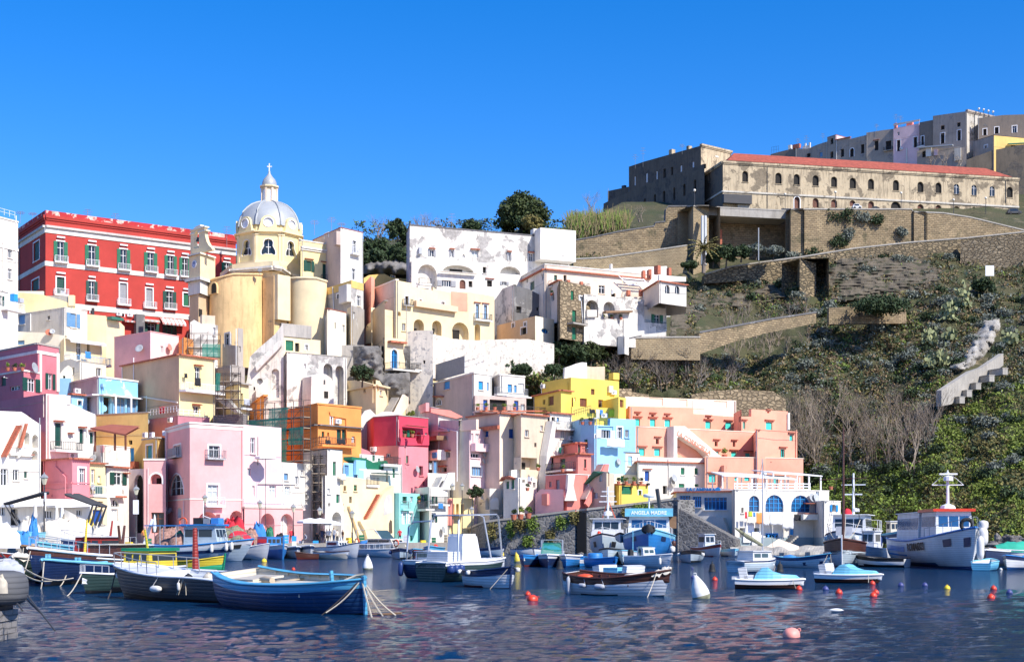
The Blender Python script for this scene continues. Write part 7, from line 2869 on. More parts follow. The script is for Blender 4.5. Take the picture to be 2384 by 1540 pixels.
 def ring(s,p,r=.32,mat='ring_orange',ax='x'):
  mb=MB();mb.tube([p+(Vector((0,r*math.cos(a),r*math.sin(a))) if ax=='x' else Vector((r*math.cos(a),0,r*math.sin(a)))) for a in [2*math.pi*k/16 for k in range(17)]],.07,6,cap=False);s.part('life_ring',mb,mat,True)
 def stempost(s,h=.3,mat='paint_white',w_=.08):
  mb=MB();a=Vector(s.sec(1,1,1));q=[Vector((s.xx(1,j)+.03,0,s.sec(1,j,1)[2])) for j in (1,.8,.6,.4,.2,0)];q.append(q[-1]+Vector((.03,0,h)));mb.tube(q,w_*.7,5);s.part('stem_post',mb,mat)
 def sideplate(s,t,sg,w_,h,mat,name,dj=.35):
  mb=MB();a=s.sec(t-w_/s.L/2,dj,sg);b=s.sec(t+w_/s.L/2,dj,sg);c=s.sec(t+w_/s.L/2,dj-h,sg);d=s.sec(t-w_/s.L/2,dj-h,sg)
  q=[Vector(p)+Vector((.01,sg*.03,0)) for p in (a,b,c,d)];mb.face(q if sg<0 else q[::-1]);s.part(name,mb,mat)
b=Boat('rowing_boat','large old blue wooden boat in front with ropes at its bow',(556,48.5),(849,42.7),2.7,1.06,.95,1.22,.12,('hull_blue','hull_lblue','anti_black'),'hull_lblue','hull_cream',.5,.62,stripe=.17,tilt=6)
b.thwarts([.3,.62]);b.ribs(9,'hull_cream');b.stempost(.12,'hull_lblue',.1)
mb=MB();mb.box((b.xx(.42,0),.05,b.she(.4)-.12),(2.6,.9,.06));b.part('seat_board',mb,'hull_cream')
mb=MB();mb.box((b.xx(.22,0),-.2,b.she(.2)-.02),(1.5,1.2,.07),rz=.05);b.part('hatch',mb,'hull_cream')
mb=MB();mb.box((b.xx(.62,0),b.wid(.6)*.6,b.she(.6)-.05),(.1,.1,.55));b.part('oar_post',mb,'hull_lblue')
mb=MB();rows=[[b.pos(t,y,.05) for y in (-1.01,-.8)] for t in [.02+.93*i/14 for i in range(15)]];mb.grid(rows);rows=[[b.pos(t,y,.05) for y in (.8,1.01)] for t in [.02+.93*i/14 for i in range(15)]];mb.grid(rows);b.part('side_deck',mb,'hull_lblue')
mb=MB();mb.tube([b.pos(.3,-.3,.05),b.pos(.36,-.35,.05),b.pos(.44,-.42,.05)],[.05,.13,.1],8);b.part('fender',mb,'wood_pale',True)
for k,e in enumerate([(3.75,.35,-.05),(3.9,.2,-.05),(3.7,-1.2,.0)]):b.rope(.985,0,.12-.03*k,(b.L/2+.9+.12*k,.5-.5*k,-.05),'rope',.025)
b.rope(.99,.2,.1,(b.L/2-.4,-1.1,.2),'rope');b.rope(.99,-.3,.05,(b.L/2-.9,-1.2,-.05),'rope_dark')
mb=MB();mb.tube([b.pos(.93,-.9,.0),b.pos(.97,-.4,.14),b.pos(1.0,0,.16),b.pos(.97,.4,.14)],.045,5);b.part('rope_coil',mb,'rope')
mb=MB();mb.box((b.L/2-.15,-.1,-.02),(2.6,.12,.05),rz=.75);b.part('float_plank',mb,'wood')
b=Boat('motor_boat','long dark grey motor boat with white inside and a low bow rail, second from front',(585,50.0),(296,54.2),2.2,1.25,.95,.78,.75,('hull_grey','hull_grey','anti_black'),'paint_white','hull_white',.45,.85,stripe=.05,deck=[(.62,.985)],tilt=-4)
b.rail(.55,.97,.5,'iron_grey',5);b.fender(.52,1,.55,.12,horiz=True,dz=-.42);b.fender(.35,1,.3,.06,dz=-.3)
b.lump(.28,.2,.28,.38,'hull_cream','engine_box',-.25);b.lump(.38,.5,.22,.3,'rubber','dark_bag',-.2)
mb=MB();mb.box((b.xx(.25,0),0,b.she(.25)-.2),(1.2,1.8,.3));b.part('seat_box',mb,'hull_white')
for y_ in (.95,.99,1.0):b.rope(.3+y_*.02,y_,.0,(b.xx(.3+(y_-.95)*1.5,0),1.15,.35),'rope',.018)
b.rope(.97,.3,.5,(b.L/2-.6,1.8,-.1),'rope_dark',.025);b.rope(.02,.8,.1,(-b.L/2-.2,1.6,-.1),'rope_dark',.025)
LEFT=[
 ('rowing_boat','small pale green boat with a white rim beside the dark grey boat',(330,62),(205,58),1.7,.85,.7,.7,('hull_dgreen','hull_dgreen','anti_black'),'paint_white','hull_white',.55),
 ('rowing_boat','navy boat with a light blue rim, nearest the stone bollard',(240,78),(105,66),2.0,1.25,.95,.9,('hull_navy','hull_navy','anti_black'),'hull_turq','hull_turq',.45),
 ('rowing_boat','deep blue boat with a wide light blue rim beside the pale green boat',(330,78),(168,69),2.0,1.1,.85,.85,('hull_navy','hull_navy','anti_black'),'hull_turq','hull_turq',.4),
 ('fishing_boat','long burgundy and navy fishing boat with a white deck behind the blue ones',(330,82),(86,70),2.5,1.75,1.25,1.15,('hull_navy','hull_brown','anti_black'),'paint_white','hull_white',.9),
 ('rowing_boat','black boat with a rolled white cover at its bow, far left',(130,84),(35,72),1.9,1.3,1.0,.95,('hull_dgreen','hull_dgreen','anti_black'),'cloth_cream','hull_dgreen',.5),
 ('fishing_boat','black boat with an orange wooden rim at the left edge',(180,94),(60,84),2.2,1.75,1.35,1.2,('hull_black','hull_black','anti_black'),'wood','hull_brown',.6),
 ('rowing_boat','dark blue boat with a red line at the far left edge',(60,96),(-40,88),2.2,1.4,1.1,1.1,('hull_navy','hull_red','anti_black'),'paint_white','hull_blue',.5),
 ('fishing_boat','dark boat with a bright light blue rim behind the black boat',(220,104),(95,92),2.3,1.9,1.45,1.35,('hull_navy','hull_turq','anti_black'),'hull_turq','hull_brown',.6),
 ('fishing_boat','white boat with a navy stripe lying behind the light blue rimmed boat',(330,122),(150,104),2.8,2.1,1.5,1.5,('hull_white','hull_navy','anti_black'),'paint_white','hull_white',.7)]
LB=[]
for nm,lb,st,bw,B,fb,fm,fs,ms,gn,inn,rk in LEFT:
 b=Boat(nm,lb,st,bw,B,fb,fm,fs,rk,ms,gn,inn,.5,.7,group='boats moored in a row at the left',deck=[(.7,.985)] if 'white deck' in lb or 'white boat' in lb else None);b.thwarts([.25,.5],'wood_pale');LB.append(b)
 b.rope(.98,0,.35,(b.L/2+3.2,.6,-.1),'rope',.028)
LB[3].rail(.45,.97,.6,'steel',6);LB[8].rail(.3,.97,.7,'steel',8);LB[7].rail(.4,.97,.5,'steel',5)
LB[0].rail(.8,.98,.35,'steel',3)
for b_,t,h in ((LB[1],.93,.35),(LB[2],.9,.3),(LB[7],.9,.3)):
 mb=MB();mb.box(b_.pos(t,.2,h*.4),(.1,.1,h));mb.box(b_.pos(t,-.2,h*.4),(.1,.1,h));b_.part('mooring_post',mb,'hull_turq')
LB[4].tarp(.68,1.0,.25,'cloth_cream',3);LB[5].lump(.5,0,.6,.35,'net_pile');LB[8].lump(.4,0,.8,.5,'net_olive');LB[1].lump(.4,0,.5,.3,'net_pile')
b=Boat('fishing_boat','red cabin fishing boat with a raked yellow mast post in the left row',(262,92),(150,84),2.4,1.4,1.1,1.1,.6,('hull_white','hull_red','anti'),'paint_white','hull_red',.5,.7,group='boats moored in a row at the left')
b.cabin(.08,.55,1.7,1.15,'hull_red','paint_white',.1,'glass',1,.1);b.mast(.6,2.2,.09,'hull_yellow',0,-.2);b.mast(.1,2.2,.1,'hull_red',0,-.35)
b=Boat('fishing_boat','burgundy cabin boat with a cream roof and a white porthole ring',(318,80),(215,74),2.2,1.2,1.0,1.0,.5,('hull_white','hull_brown','anti'),'paint_white','hull_white',.5,.7,group='boats moored in a row at the left')
c=b.cabin(.05,.75,1.6,.85,'hull_brown','hull_cream',.12,'glass',0,.05,front=0);b.ring(b.pos(.4,-.86,.35)+Vector((0,-.1,0)),.2,'paint_white','y');b.mast(.35,1.9,.11,'hull_brown',0,.25);b.mast(.38,1.9,.11,'hull_brown',0,-.3)
b=Boat('fishing_boat','white boat with a yellow cabin and green roof behind the dark grey boat',(400,70),(285,66),2.1,1.1,.85,.85,.5,('hull_white','hull_white','anti_blue'),'paint_white','hull_white',.5,.7)
b.cabin(.15,.72,1.45,.78,'hull_yellow','hull_green',.1,'glass',1,.1,eave=.14);b.mast(.45,1.8,.08,'hull_yellow',0,.25)
b=Boat('fishing_boat','white boat with a rust red post behind the dark grey boat',(470,62),(330,66),2.0,1.05,.8,.8,.5,('hull_white','hull_bright','anti_blue'),'paint_white','hull_white',.5,.7,deck=[(.5,.985)])
b.mast(.1,1.9,.16,'hull_red',0,.03)
b=Boat('rowing_boat','green and yellow striped wooden boat with a yellow rim',(400,84),(515,82),1.9,1.15,.85,.8,.25,('hull_green','hull_yellow','hull_yellow'),'hull_yellow','hull_green',.5,.6,stripe=.3);b.thwarts([.3,.6]);b.stempost(.2,'hull_green')
b=Boat('trawler','pale blue and white trawler with a bright blue canopy roof and heaps of nets',(325,134),(558,130),3.6,2.0,1.35,1.5,1.5,('hull_pale','hull_white','hull_pale'),'hull_bright','hull_white',.5,.8,stripe=.22,deck=[(.0,.985)])
mb=MB()
for sg in (-1,):
 pass
rows=[[Vector(b.sec(i/22,j,-1))+Vector((0,-.03,0)) for j in (.27,.42)] for i in range(0,21)]
mb.grid([r[::-1] for r in rows]);b.part('navy_stripe',mb,'hull_navy')
b.cabin(.50,.80,1.9,1.75,'hull_pale','hull_bright',.3,'glass',2,.25,eave=.16)
mb=MB();mb.box((b.xx(.34,0),0,b.she(.3)+1.9),(b.L*.42,2.5,.1),ry=0);b.part('canopy_roof',mb,'hull_bright')
for t in (.16,.3,.46):
 for y_ in (-.8,.8):mb=MB();p=b.pos(t,y_,0);mb.tube([p,p+Vector((0,0,1.9))],.04,5);b.part('canopy_post',mb,'steel')
b.lump(.42,-.2,1.0,1.3,'net_pile');b.lump(.3,0,1.1,.9,'net_pile');b.lump(.36,.4,.7,1.6,'cloth_green');b.lump(.9,0,.8,.7,'net_olive');b.lump(.86,.3,.6,.5,'cloth_white','sack')
mb=MB();p=b.pos(.08,-.3,0);mb.tube([p,p+Vector((.9,0,2.4))],[.22,.16],4);b.part('gallows_arm',mb,'paint_white')
mb=MB();p=b.pos(.84,0,.6);mb.tube([p+Vector((.5*math.cos(a)*.3,.0,.55*math.sin(a)))+Vector((.35*math.cos(a),0,0)) for a in [k*6.283/16 for k in range(17)]],.04,5);b.part('net_hauler',mb,'iron_grey')
b.ring(b.pos(.5,-.55,2.2),.4,'ring_orange','y');b.rail(.82,.99,.5,'iron_grey',4)
for t in (.78,.87,.9):b.fender(t,-1,.75,.17)
for x_,w_,h_,m_ in ((.6,.9,.6,'rubber'),(.68,.7,.5,'iron_grey'),(.75,.8,.55,'cloth_blue')):mb=MB();mb.box((b.xx(x_,0),0,b.she(.6)+2.25),(w_,.9,h_));b.part('deck_crate',mb,m_)
mb=MB();p=b.pos(.63,0,2.1);mb.tube([p,p+Vector((0,0,2.0))],.05,5);mb.tube([p+Vector((0,0,.6)),p+Vector((1,0,.3))],.04,5);b.part('mast',mb,'paint_white')
b.sideplate(.93,-1,.5,.16,'rubber','name_board',.3)
Q=[
 ('fishing_boat','white hulled boat with a red awning heap behind the pale trawler',(600,150),(520,148),2.6,1.9,1.5,1.4,('hull_white','hull_white','anti_blue'),'paint_white','hull_white','L'),
 ('fishing_boat','white bow of a boat moored right of the trawler, with cylindrical fenders',(540,140),(620,136),2.6,1.9,1.3,1.3,('hull_white','hull_white','anti_blue'),'paint_white','hull_white','F'),
 ('fishing_boat','bright blue and white boat with a blue box cabin and a blue rudder post',(610,150),(658,138),2.4,1.7,1.4,1.3,('hull_bright','hull_white','hull_bright'),'paint_white','hull_white','C'),
 ('rowing_boat','white boat with a blue rim stripe beside the bright blue one',(650,156),(690,142),2.2,1.5,1.2,1.1,('hull_white','hull_blue','anti_blue'),'paint_white','hull_white',''),
 ('rowing_boat','white boat with pink lettering on its side by the tall mooring pile',(680,158),(722,144),2.2,1.6,1.3,1.2,('hull_white','hull_blue','anti_blue'),'paint_white','hull_white','T'),
 ('rowing_boat','small dark red boat in front of the lettered white boat',(732,140),(694,138),1.6,.9,.6,.6,('hull_brown','hull_brown','anti'),'hull_brown','hull_brown',''),
 ('motor_boat','white cabin boat moored side-on behind the rusty white boat',(738,152),(830,148),2.4,1.9,1.3,1.2,('hull_white','hull_white','anti_blue'),'hull_blue','hull_white','M'),
 ('rowing_boat','old white wooden boat with rust stains and a brown rub rail',(742,142),(806,139),2.0,1.0,.8,.9,('hull_cream','hull_white','hull_cream'),'hull_brown','hull_white',''),
 ('motor_boat','long white ferry boat with windows and two orange life rings',(838,157),(920,153),2.4,1.1,1.0,1.0,('hull_white','hull_pale','anti'),'paint_white','hull_white','R'),
 ('motor_boat','cream sport yacht with a sloping windscreen behind the life rings',(840,165),(938,160),3.0,1.9,1.6,1.5,('hull_cream','hull_cream','anti_blue'),'paint_white','hull_white','Y'),
 ('rowing_boat','grey white open boat pointing its bow at the viewer near the quay',(938,150),(931,139),2.2,1.25,.95,.9,('hull_pale','hull_navy','anti_black'),'hull_navy','hull_white','V'),
 ('rowing_boat','small orange and blue boat behind the big white console boat',(990,160),(965,150),1.8,1.1,.9,.9,('hull_navy','hull_red','anti'),'hull_lblue','hull_red',''),
 ('rowing_boat','white boat with a red engine cover beside the console boat',(1020,160),(1000,150),2.0,1.2,.95,.9,('hull_white','hull_lblue','anti'),'hull_lblue','hull_white','E'),
 ('rowing_boat','white boat with a dark rim lying side-on right of the console boat',(1100,162),(1168,159),2.0,1.1,.8,.85,('hull_pale','hull_navy','anti_black'),'hull_navy','hull_white',''),
 ('rowing_boat','low white boat with a grey cover at the foot of the stone wall',(1196,166),(1246,164),1.8,.9,.7,.7,('hull_white','hull_white','anti_blue'),'hull_navy','hull_white',''),
 ('rowing_boat','deep blue wooden boat with a red line right of the cream pear buoy',(1262,112),(1222,107),1.9,.88,.68,.7,('hull_blue','hull_bright','anti'),'hull_bright','hull_white','T'),
 ('rowing_boat','white boat with a blue tarpaulin behind the deep blue one',(1298,146),(1247,140),2.0,1.05,.85,.85,('hull_pale','hull_white','anti_blue'),'hull_navy','hull_white','B'),
 ('motor_boat','blue and white boat with a greenish windscreen frame beside the black buoy',(1292,114),(1276,104),2.0,.95,.8,.8,('hull_navy','hull_white','anti_blue'),'paint_white','hull_white','G'),
 ('motor_boat','blue and white boat with a white rim right of the black buoy',(1330,115),(1318,104),2.0,.9,.75,.75,('hull_bright','hull_white','anti_blue'),'paint_white','hull_white','F'),
 ('rowing_boat','small white and blue boat between the black buoy and the blue boat',(1362,116),(1350,108),1.6,.75,.6,.6,('hull_white','hull_bright','hull_bright'),'hull_bright','hull_lblue',''),
 ('rowing_boat','bright blue open boat with a round blue cover in its stern',(1378,107),(1428,103),1.8,.78,.6,.7,('hull_bright','hull_bright','anti_blue'),'hull_bright','hull_blue','D'),
 ('motor_boat','grey white boat with a dark canopy moored under the fishing ships',(1436,124),(1416,114),2.1,1.3,1.1,1.05,('hull_pale','hull_pale','anti_black'),'rubber','hull_black',''),
 ('rowing_boat','white boat with a bright blue deck and a thin staff by the blue trawler',(1494,119),(1452,114),2.1,1.15,.95,.9,('hull_pale','hull_white','anti_black'),'hull_turq','hull_turq','S'),
 ('motor_boat','white motor boat with a windscreen in front of the blue trawler',(1472,107),(1556,103),2.1,1.0,.8,.75,('hull_white','hull_white','anti_blue'),'paint_white','hull_white','W'),
 ('rowing_boat','white boat with a black rim and two ball fenders, bow on, near the wall',(1610,134),(1608,121),2.3,1.05,.85,.85,('hull_pale','hull_black','anti_black'),'hull_black','hull_black','V'),
 ('fishing_boat','little red and white cabin boat beneath the black stone wall',(1622,164),(1674,156),2.0,1.4,.95,1.0,('hull_white','hull_red','hull_red'),'paint_white','hull_lblue','K'),
 ('rowing_boat','small white boat with a light blue cover at the restaurant shelf',(1690,162),(1710,156),1.8,.85,.7,.7,('hull_pale','hull_turq','anti_blue'),'hull_turq','hull_turq',''),
 ('rowing_boat','long weathered blue and grey rowing boat with nets on board',(1818,107),(1924,103),1.9,1.05,.68,.8,('hull_pale','hull_blue','hull_pale'),'hull_lblue','hull_turq','N'),
 ('motor_boat','long low white boat with a dark rub rail left of the white and blue ship',(2112,105),(2004,107),2.0,.85,.62,.62,('hull_white','hull_black','anti_black'),'rubber','hull_white',''),
 ('motor_boat','white boat with a small open wheelhouse behind the low white boat',(2052,124),(1998,120),2.4,1.5,1.2,1.2,('hull_white','hull_white','anti_black'),'paint_white','hull_white','K'),
 ('rowing_boat','light blue dinghy in the shadow of the white and blue ship bow',(2284,96),(2305,100),1.7,.7,.55,.5,('hull_lblue','hull_turq','anti_blue'),'hull_turq','hull_white',''),
 ('motor_boat','navy boat moored left of the green tarpaulin',(2330,116),(2296,104),2.2,1.3,1.1,1.0,('hull_navy','hull_navy','anti_black'),'paint_white','hull_white','E'),
 ('rowing_boat','small white and navy boat in front of the green tarpaulin',(2400,102),(2346,98),1.8,1.0,.75,.75,('hull_white','hull_navy','anti_blue'),'hull_bright','hull_white','T')]
for nm,lb,st,bw,B,fb,fm,fs,ms,gn,inn,fl in Q:
 if st[0]<1000:fb,fm,fs=fb*.82,fm*.82,fs*.82
 b=Boat(nm,lb,st,bw,B,fb,fm,fs,.45,ms,gn,inn,.5,.7,stripe=.2,deck=[(.62,.985)] if fl and fl in 'MWYGF' else None)
 if nm=='rowing_boat':b.thwarts([.3,.58],'wood_pale')
 if fl=='L':b.lump(.5,0,1.6,1.4,'cloth_red','red_cover',.1);b.lump(.8,0,1.2,.9,'net_olive')
 if fl=='F':b.fender(.7,-1,.6,.14);b.fender(.5,-1,.6,.14)
 if fl=='C':b.cabin(.1,.6,1.5,1.0,'hull_bright','hull_bright',.05,'glass',1,0);b.stempost(.9,'hull_bright',.14)
 if fl=='M':b.cabin(.35,.68,1.3,.6,'hull_white','paint_white',.05,'glass',1,.4);b.mast(.3,1.9,.1,'wood_pale',0,.35)
 if fl=='R':b.ring(b.pos(.1,-.9,.8),.36,'ring_orange','y');b.ring(b.pos(.98,-.9,.6),.36,'ring_orange','y');b.motor('rubber');b.rail(.05,.95,.55,'paint_white',6)
 if fl=='Y':b.cabin(.3,.9,1.9,.55,'hull_cream','paint_white',.05,'glass',2,1.2);mb=MB();mb.tube([b.pos(.02,-.7,0),b.pos(.02,-.7,1.7),b.pos(.5,-.7,1.7),b.pos(.65,-.7,.6)],.04,5);b.part('arch_frame',mb,'paint_white');mb=MB();mb.face([b.pos(.48,-.7,1.6),b.pos(.48,.7,1.6),b.pos(.66,.7,.55),b.pos(.66,-.7,.55)]);b.part('windscreen',mb,'perspex');b.lump(.15,0,1.0,.5,'cloth_blue','blue_cover',0)
 if fl=='V':
  for sg in (-1,1):b.fender(.8,sg,.3,.17,'fender' if 'ball' in lb else 'fender_blue',dz=-.25)
 if fl=='E':b.lump(.3,0,.5,.6,'buoy_red','engine_cover')
 if fl=='T':b.lump(.2,0,.6,.4,'cloth_blue','folded_cover')
 if fl=='B':b.tarp(.1,.6,.45,'cloth_blue',5)
 if fl=='G':
  b.rail(.3,.5,1.2,'steel',2,.8,.03);mb=MB();mb.face([b.pos(.55,-.8,.1),b.pos(.55,.8,.1),b.pos(.48,.7,1.0),b.pos(.48,-.7,1.0)]);b.part('windscreen',mb,'net_green')
 if fl=='D':mb=MB();mb.lathe(b.pos(.16,0,-.2),[(.02,.62),(.5,.6),(.56,.5),(.56,0)],16);b.part('round_cover',mb,'hull_bright',True)
 if fl=='S':mb=MB();p=b.pos(.5,0,0);mb.tube([p,p+Vector((0,0,1.8))],.035,5);b.part('flag_staff',mb,'hull_turq')
 if fl=='W':
  mb=MB();mb.face([b.pos(.42,-.7,.0),b.pos(.42,.7,.0),b.pos(.36,.6,.75),b.pos(.36,-.6,.75)]);b.part('windscreen',mb,'perspex');b.cabin(.3,.5,1.1,.6,'hull_white','paint_white',.03,'perspex',1,.3);b.motor('rubber');b.fender(.9,-1,.5,.11)
 if fl=='K':b.cabin(.3,.62,1.2,1.5,'hull_white','paint_white',.18,'glass',1,.15);b.rail(.65,.97,.4,'paint_white',3)
 if fl=='N':b.lump(.2,0,.7,.4,'cloth_blue','net_pile');b.rope(.99,.2,.1,(b.L/2+.9,-.3,-.1),'rope');b.rope(.97,-.4,.1,(b.L/2+.3,-1.0,-.1),'rope');b.sideplate(.8,-1,1.3,.22,'hull_navy','dark_patch',.55)
b=Boat('console_boat','white motor boat with a tall covered console and a steel arch frame',(1002,72.5),(1150,76),2.4,1.15,1.0,.95,.9,('hull_dgreen','hull_white','anti_black'),'paint_white','hull_white',.5,.9,stripe=.1,deck=[(.0,.985)])
b.cabin(.37,.66,1.15,1.32,'cloth_white','cloth_white',-.1,'cloth_white',0,.28,front=0,eave=.12)
mb=MB()
for sg in (-1,1):
 mb.tube([b.pos(.18,sg*.95,0),b.pos(.22,sg*.85,2.15),b.pos(.25,sg*.8,2.4),b.pos(.82,sg*.8,2.4),b.pos(.86,sg*.8,2.25),b.pos(.92,sg*.9,0)],.05,6)
mb.tube([b.pos(.25,-.8,2.4),b.pos(.25,.8,2.4)],.045,6);mb.tube([b.pos(.82,-.8,2.4),b.pos(.82,.8,2.4)],.045,6);b.part('arch_frame',mb,'steel',True)
for t in (.03,.1,.17):b.fender(t,-1,.4,.2,'fender_blue',dz=-.3)
mb=MB();mb.box(b.pos(.2,0,.3),(.9,1.5,.5));b.part('seat_box',mb,'hull_white')
b2=Boat('motor_boat','dark hulled boat with a steel frame lying behind the console boat',(968,80),(1040,78),2.1,1.1,.95,.95,.5,('hull_navy','hull_white','anti_black'),'paint_white','hull_white',.5,.85,deck=[(.0,.985)])
mb=MB();mb.tube([b2.pos(.1,-.9,0),b2.pos(.15,-.85,1.9),b2.pos(.3,-.8,2.15),b2.pos(.8,-.8,2.15)],.05,6);b2.part('arch_frame',mb,'steel',True);b2.fender(.02,-1,.8,.16,'fender_blue');b2.rail(.0,.5,.5,'rubber',4);b2.cabin(.25,.75,1.2,.5,'hull_white','paint_white',.05,'perspex',1,.2)
b=Boat('rowing_boat','small white boat with a navy rim by the console boat',(1102,67),(1186,63.5),1.85,.95,.72,.75,.18,('hull_white','hull_navy','anti'),'hull_navy','hull_turq',.5,.6,stripe=.24);b.thwarts([.3,.6],'hull_turq');b.stempost(.14,'hull_navy')
for t,sg in ((.1,-1),(.45,-1),(.9,1),(.5,1)):b.fender(t,sg,.2,.11,dz=-.05)
b.rope(.98,-.2,.0,(b.L/2-.2,-.9,-.05),'rope',.015)
b=Boat('rowing_boat','white wooden boat with a broad dark brown rim and grey fenders, centre right',(1332,58.5),(1540,55.6),1.9,1.02,.72,.88,.5,('hull_white','hull_brown','anti_black'),'hull_brown','hull_brown',.48,.55,stripe=.24,tilt=4)
b.thwarts([.3,.5,.7],'hull_white');b.ribs(8,'hull_brown');b.fender(.12,-1,.75,.09,'cloth_grey',dz=-.4);b.fender(.3,-1,.34,.09,'cloth_grey',True,-.28);b.fender(.5,-1,.5,.11,'cloth_grey',True,-.3);b.lump(.14,.1,.35,.12,'ring_orange','orange_net',-.1)
b.tarp(.9,1.02,.1,'cloth_cream',2);b.rope(.93,-.9,.05,(b.L/2+.1,-1.2,-.05),'rope',.02);b.rope(.02,.6,.2,(-b.L/2-.2,-.4,-.1),'rope_dark',.012);mb=MB();mb.box((b.xx(.76,0),0,b.she(.76)-.02),(.9,1.0,.12));b.part('rack',mb,'cloth_cream')
b=Boat('motor_boat','white pedal style boat with a light blue seat floating behind the brown rimmed boat',(1398,68),(1490,66),1.7,.6,.5,.5,.3,('hull_white','hull_white','anti'),'paint_white','hull_white',.5,.9,deck=[(.0,.985)])
mb=MB();mb.box(b.pos(.12,0,.2),(.45,1.2,.5),ry=-.15);mb.box(b.pos(.8,0,.2),(.3,1.2,.45),ry=.15);b.part('seat',mb,'hull_white');mb=MB();mb.box(b.pos(.5,0,.16),(.95,1.3,.4));b.part('seat',mb,'hull_turq')
def pedal(label,st,bw):
 b=Boat('pedal_boat',label,st,bw,1.75,.42,.38,.42,.35,('hull_brown','paint_white','anti_black'),'paint_white','hull_white',.5,.95,group='pedal boats',stripe=.35,deck=[(.0,.985)],wl=.05,kb=-.15)
 mb=MB();rows=[]
 for i,(x,z) in enumerate([(.30,.02),(.34,.32),(.42,.55),(.52,.58),(.60,.40),(.72,.28),(.90,.22),(.97,.02)]):rows.append([b.pos(x,-.85,0),b.pos(x,-.75,z*.9),b.pos(x,0,z),b.pos(x,.75,z*.9),b.pos(x,.85,0)])
 mb.grid(rows);b.part('hood',mb,'hull_turq');mb=MB();mb.box(b.pos(.13,0,.26),(.34,1.35,.58),ry=-.2);mb.box(b.pos(.22,0,.1),(.4,1.35,.22));b.part('seat',mb,'hull_white')
 mb=MB();mb.box(b.pos(.04,0,.08),(.5,1.2,.14));b.part('stern_box',mb,'hull_white');b.rope(.86,-1,.0,(b.xx(.9,0),-1.0,.05),'rope',.015);return b
pedal('white and turquoise pedal boat with a brown hull nearest the grey pear buoy',(1712,63.5),(1856,63))
pedal('white and turquoise pedal boat with a brown hull farther right, by the red buoys',(1908,72),(2040,70.5))
b=Boat('sailing_boat','small white cabin boat with a very tall thin mast, left of the pedal boats',(1712,91),(1798,93),2.1,.85,.68,.66,.3,('hull_pale','hull_white','anti_blue'),'hull_navy','hull_white',.5,.75,stripe=.08,deck=[(.0,.985)])
b.cabin(.25,.8,1.5,.62,'hull_white','hull_white',.03,'perspex',2,.5);b.mast(.72,6.6,.05,'steel',0,-.006)
mb=MB();p=b.pos(.7,0,1.0);mb.tube([p,p+Vector((-1.2,.1,.55)),p+Vector((-2.2,.2,1.1))],[.1,.16,.05],6);b.part('furled_sail',mb,'net_olive',True)
mb=MB();t_=b.pos(.72,0,6.4);mb.tube([t_,b.pos(.98,0,0)],.012,3);mb.tube([t_,b.pos(.02,0,0)],.012,3);b.part('stay',mb,'iron')
b=Boat('fishing_ship','white fishing ship with blue lined wheelhouse and white mast behind the tall brown mast',(2010,142),(1955,124),4.4,2.7,2.2,2.2,1.4,('hull_white','hull_pale','anti_blue'),'hull_navy','hull_white',.5,.85,deck=[(.0,.985)])
b.cabin(.35,.65,3.1,2.0,'hull_white','paint_white',.4,'glass',2,.15);b.rail(.2,.96,.8,'paint_white',8);b.rail(.0,.35,1.6,'paint_white',3);b.mast(.45,6.0,.14,'paint_white')
mb=MB();p=b.pos(.45,0,4.0);mb.box(p+Vector((0,0,.9)),(.1,2.2,.1));mb.box(p+Vector((0,0,0)),(.12,1.6,.12));b.part('crosstree',mb,'paint_white');b.lump(.3,-.4,.6,.8,'cloth_red','red_flag',1.9)
mb=MB();mb.lathe(b.pos(.55,.2,2.3),[(.02,.35),(.3,.3),(.34,0),(.02,0)],10);b.part('radar_dome',mb,'paint_white',True)
for sg in (-1,1):b.fender(.9,sg,.5,.24)
b.fender(.5,1,1.0,.25,'fender_blue')
b=Boat('sailing_boat','white and dark brown bow of a sailing boat with a tall brown mast, bow on',(1973,116),(1960,105),3.2,2.1,1.75,1.6,.55,('hull_pale','hull_brown','anti_blue'),'hull_brown','hull_white',.45,.7,stripe=.42,deck=[(.0,.985)])
b.mast(.75,8.6,.12,'hull_brown',0,0);b.stempost(.3,'paint_white',.08)
mb=MB();t_=b.pos(.75,0,7.6)
for e in ((.99,0),(.3,-.95),(.3,.95),(.6,-.98),(.6,.98)):mb.tube([t_,b.pos(e[0],e[1],0)],.016,3)
b.part('rigging',mb,'rope_dark');mb=MB();p=b.pos(.6,0,.9);mb.box(p,(1.4,1.2,.7));b.part('deckhouse',mb,'cloth_grey');mb=MB();p=b.pos(.75,0,4.7);mb.tube([p+Vector((0,-1.7,0)),p+Vector((0,1.7,.1))],.03,5);b.part('spreader',mb,'hull_brown')
for k in range(3):b.rope(.9,(-.6,.5,.2)[k],.3,b.pos(.7,(-.9,.9,.1)[k],1.4+k*.3),'rope',.03)
b=Boat('fishing_ship','big white fishing ship with blue stripes and a red wheelhouse roof',(2116,121),(2262,98),4.3,2.9,1.9,2.1,1.3,('hull_white','hull_white','anti_blue'),'hull_bright','hull_white',.5,.85,stripe=.05,deck=[(.0,.985)],wl=.35)
b.cabin(.52,.75,2.7,1.9,'hull_white','buoy_red',.3,'glass_blue',2,.12,eave=.2,z=2.2);b.cabin(.1,.5,2.9,2.2,'hull_white','paint_white',.1,'glass_blue',3,.0,front=0,z=1.9)
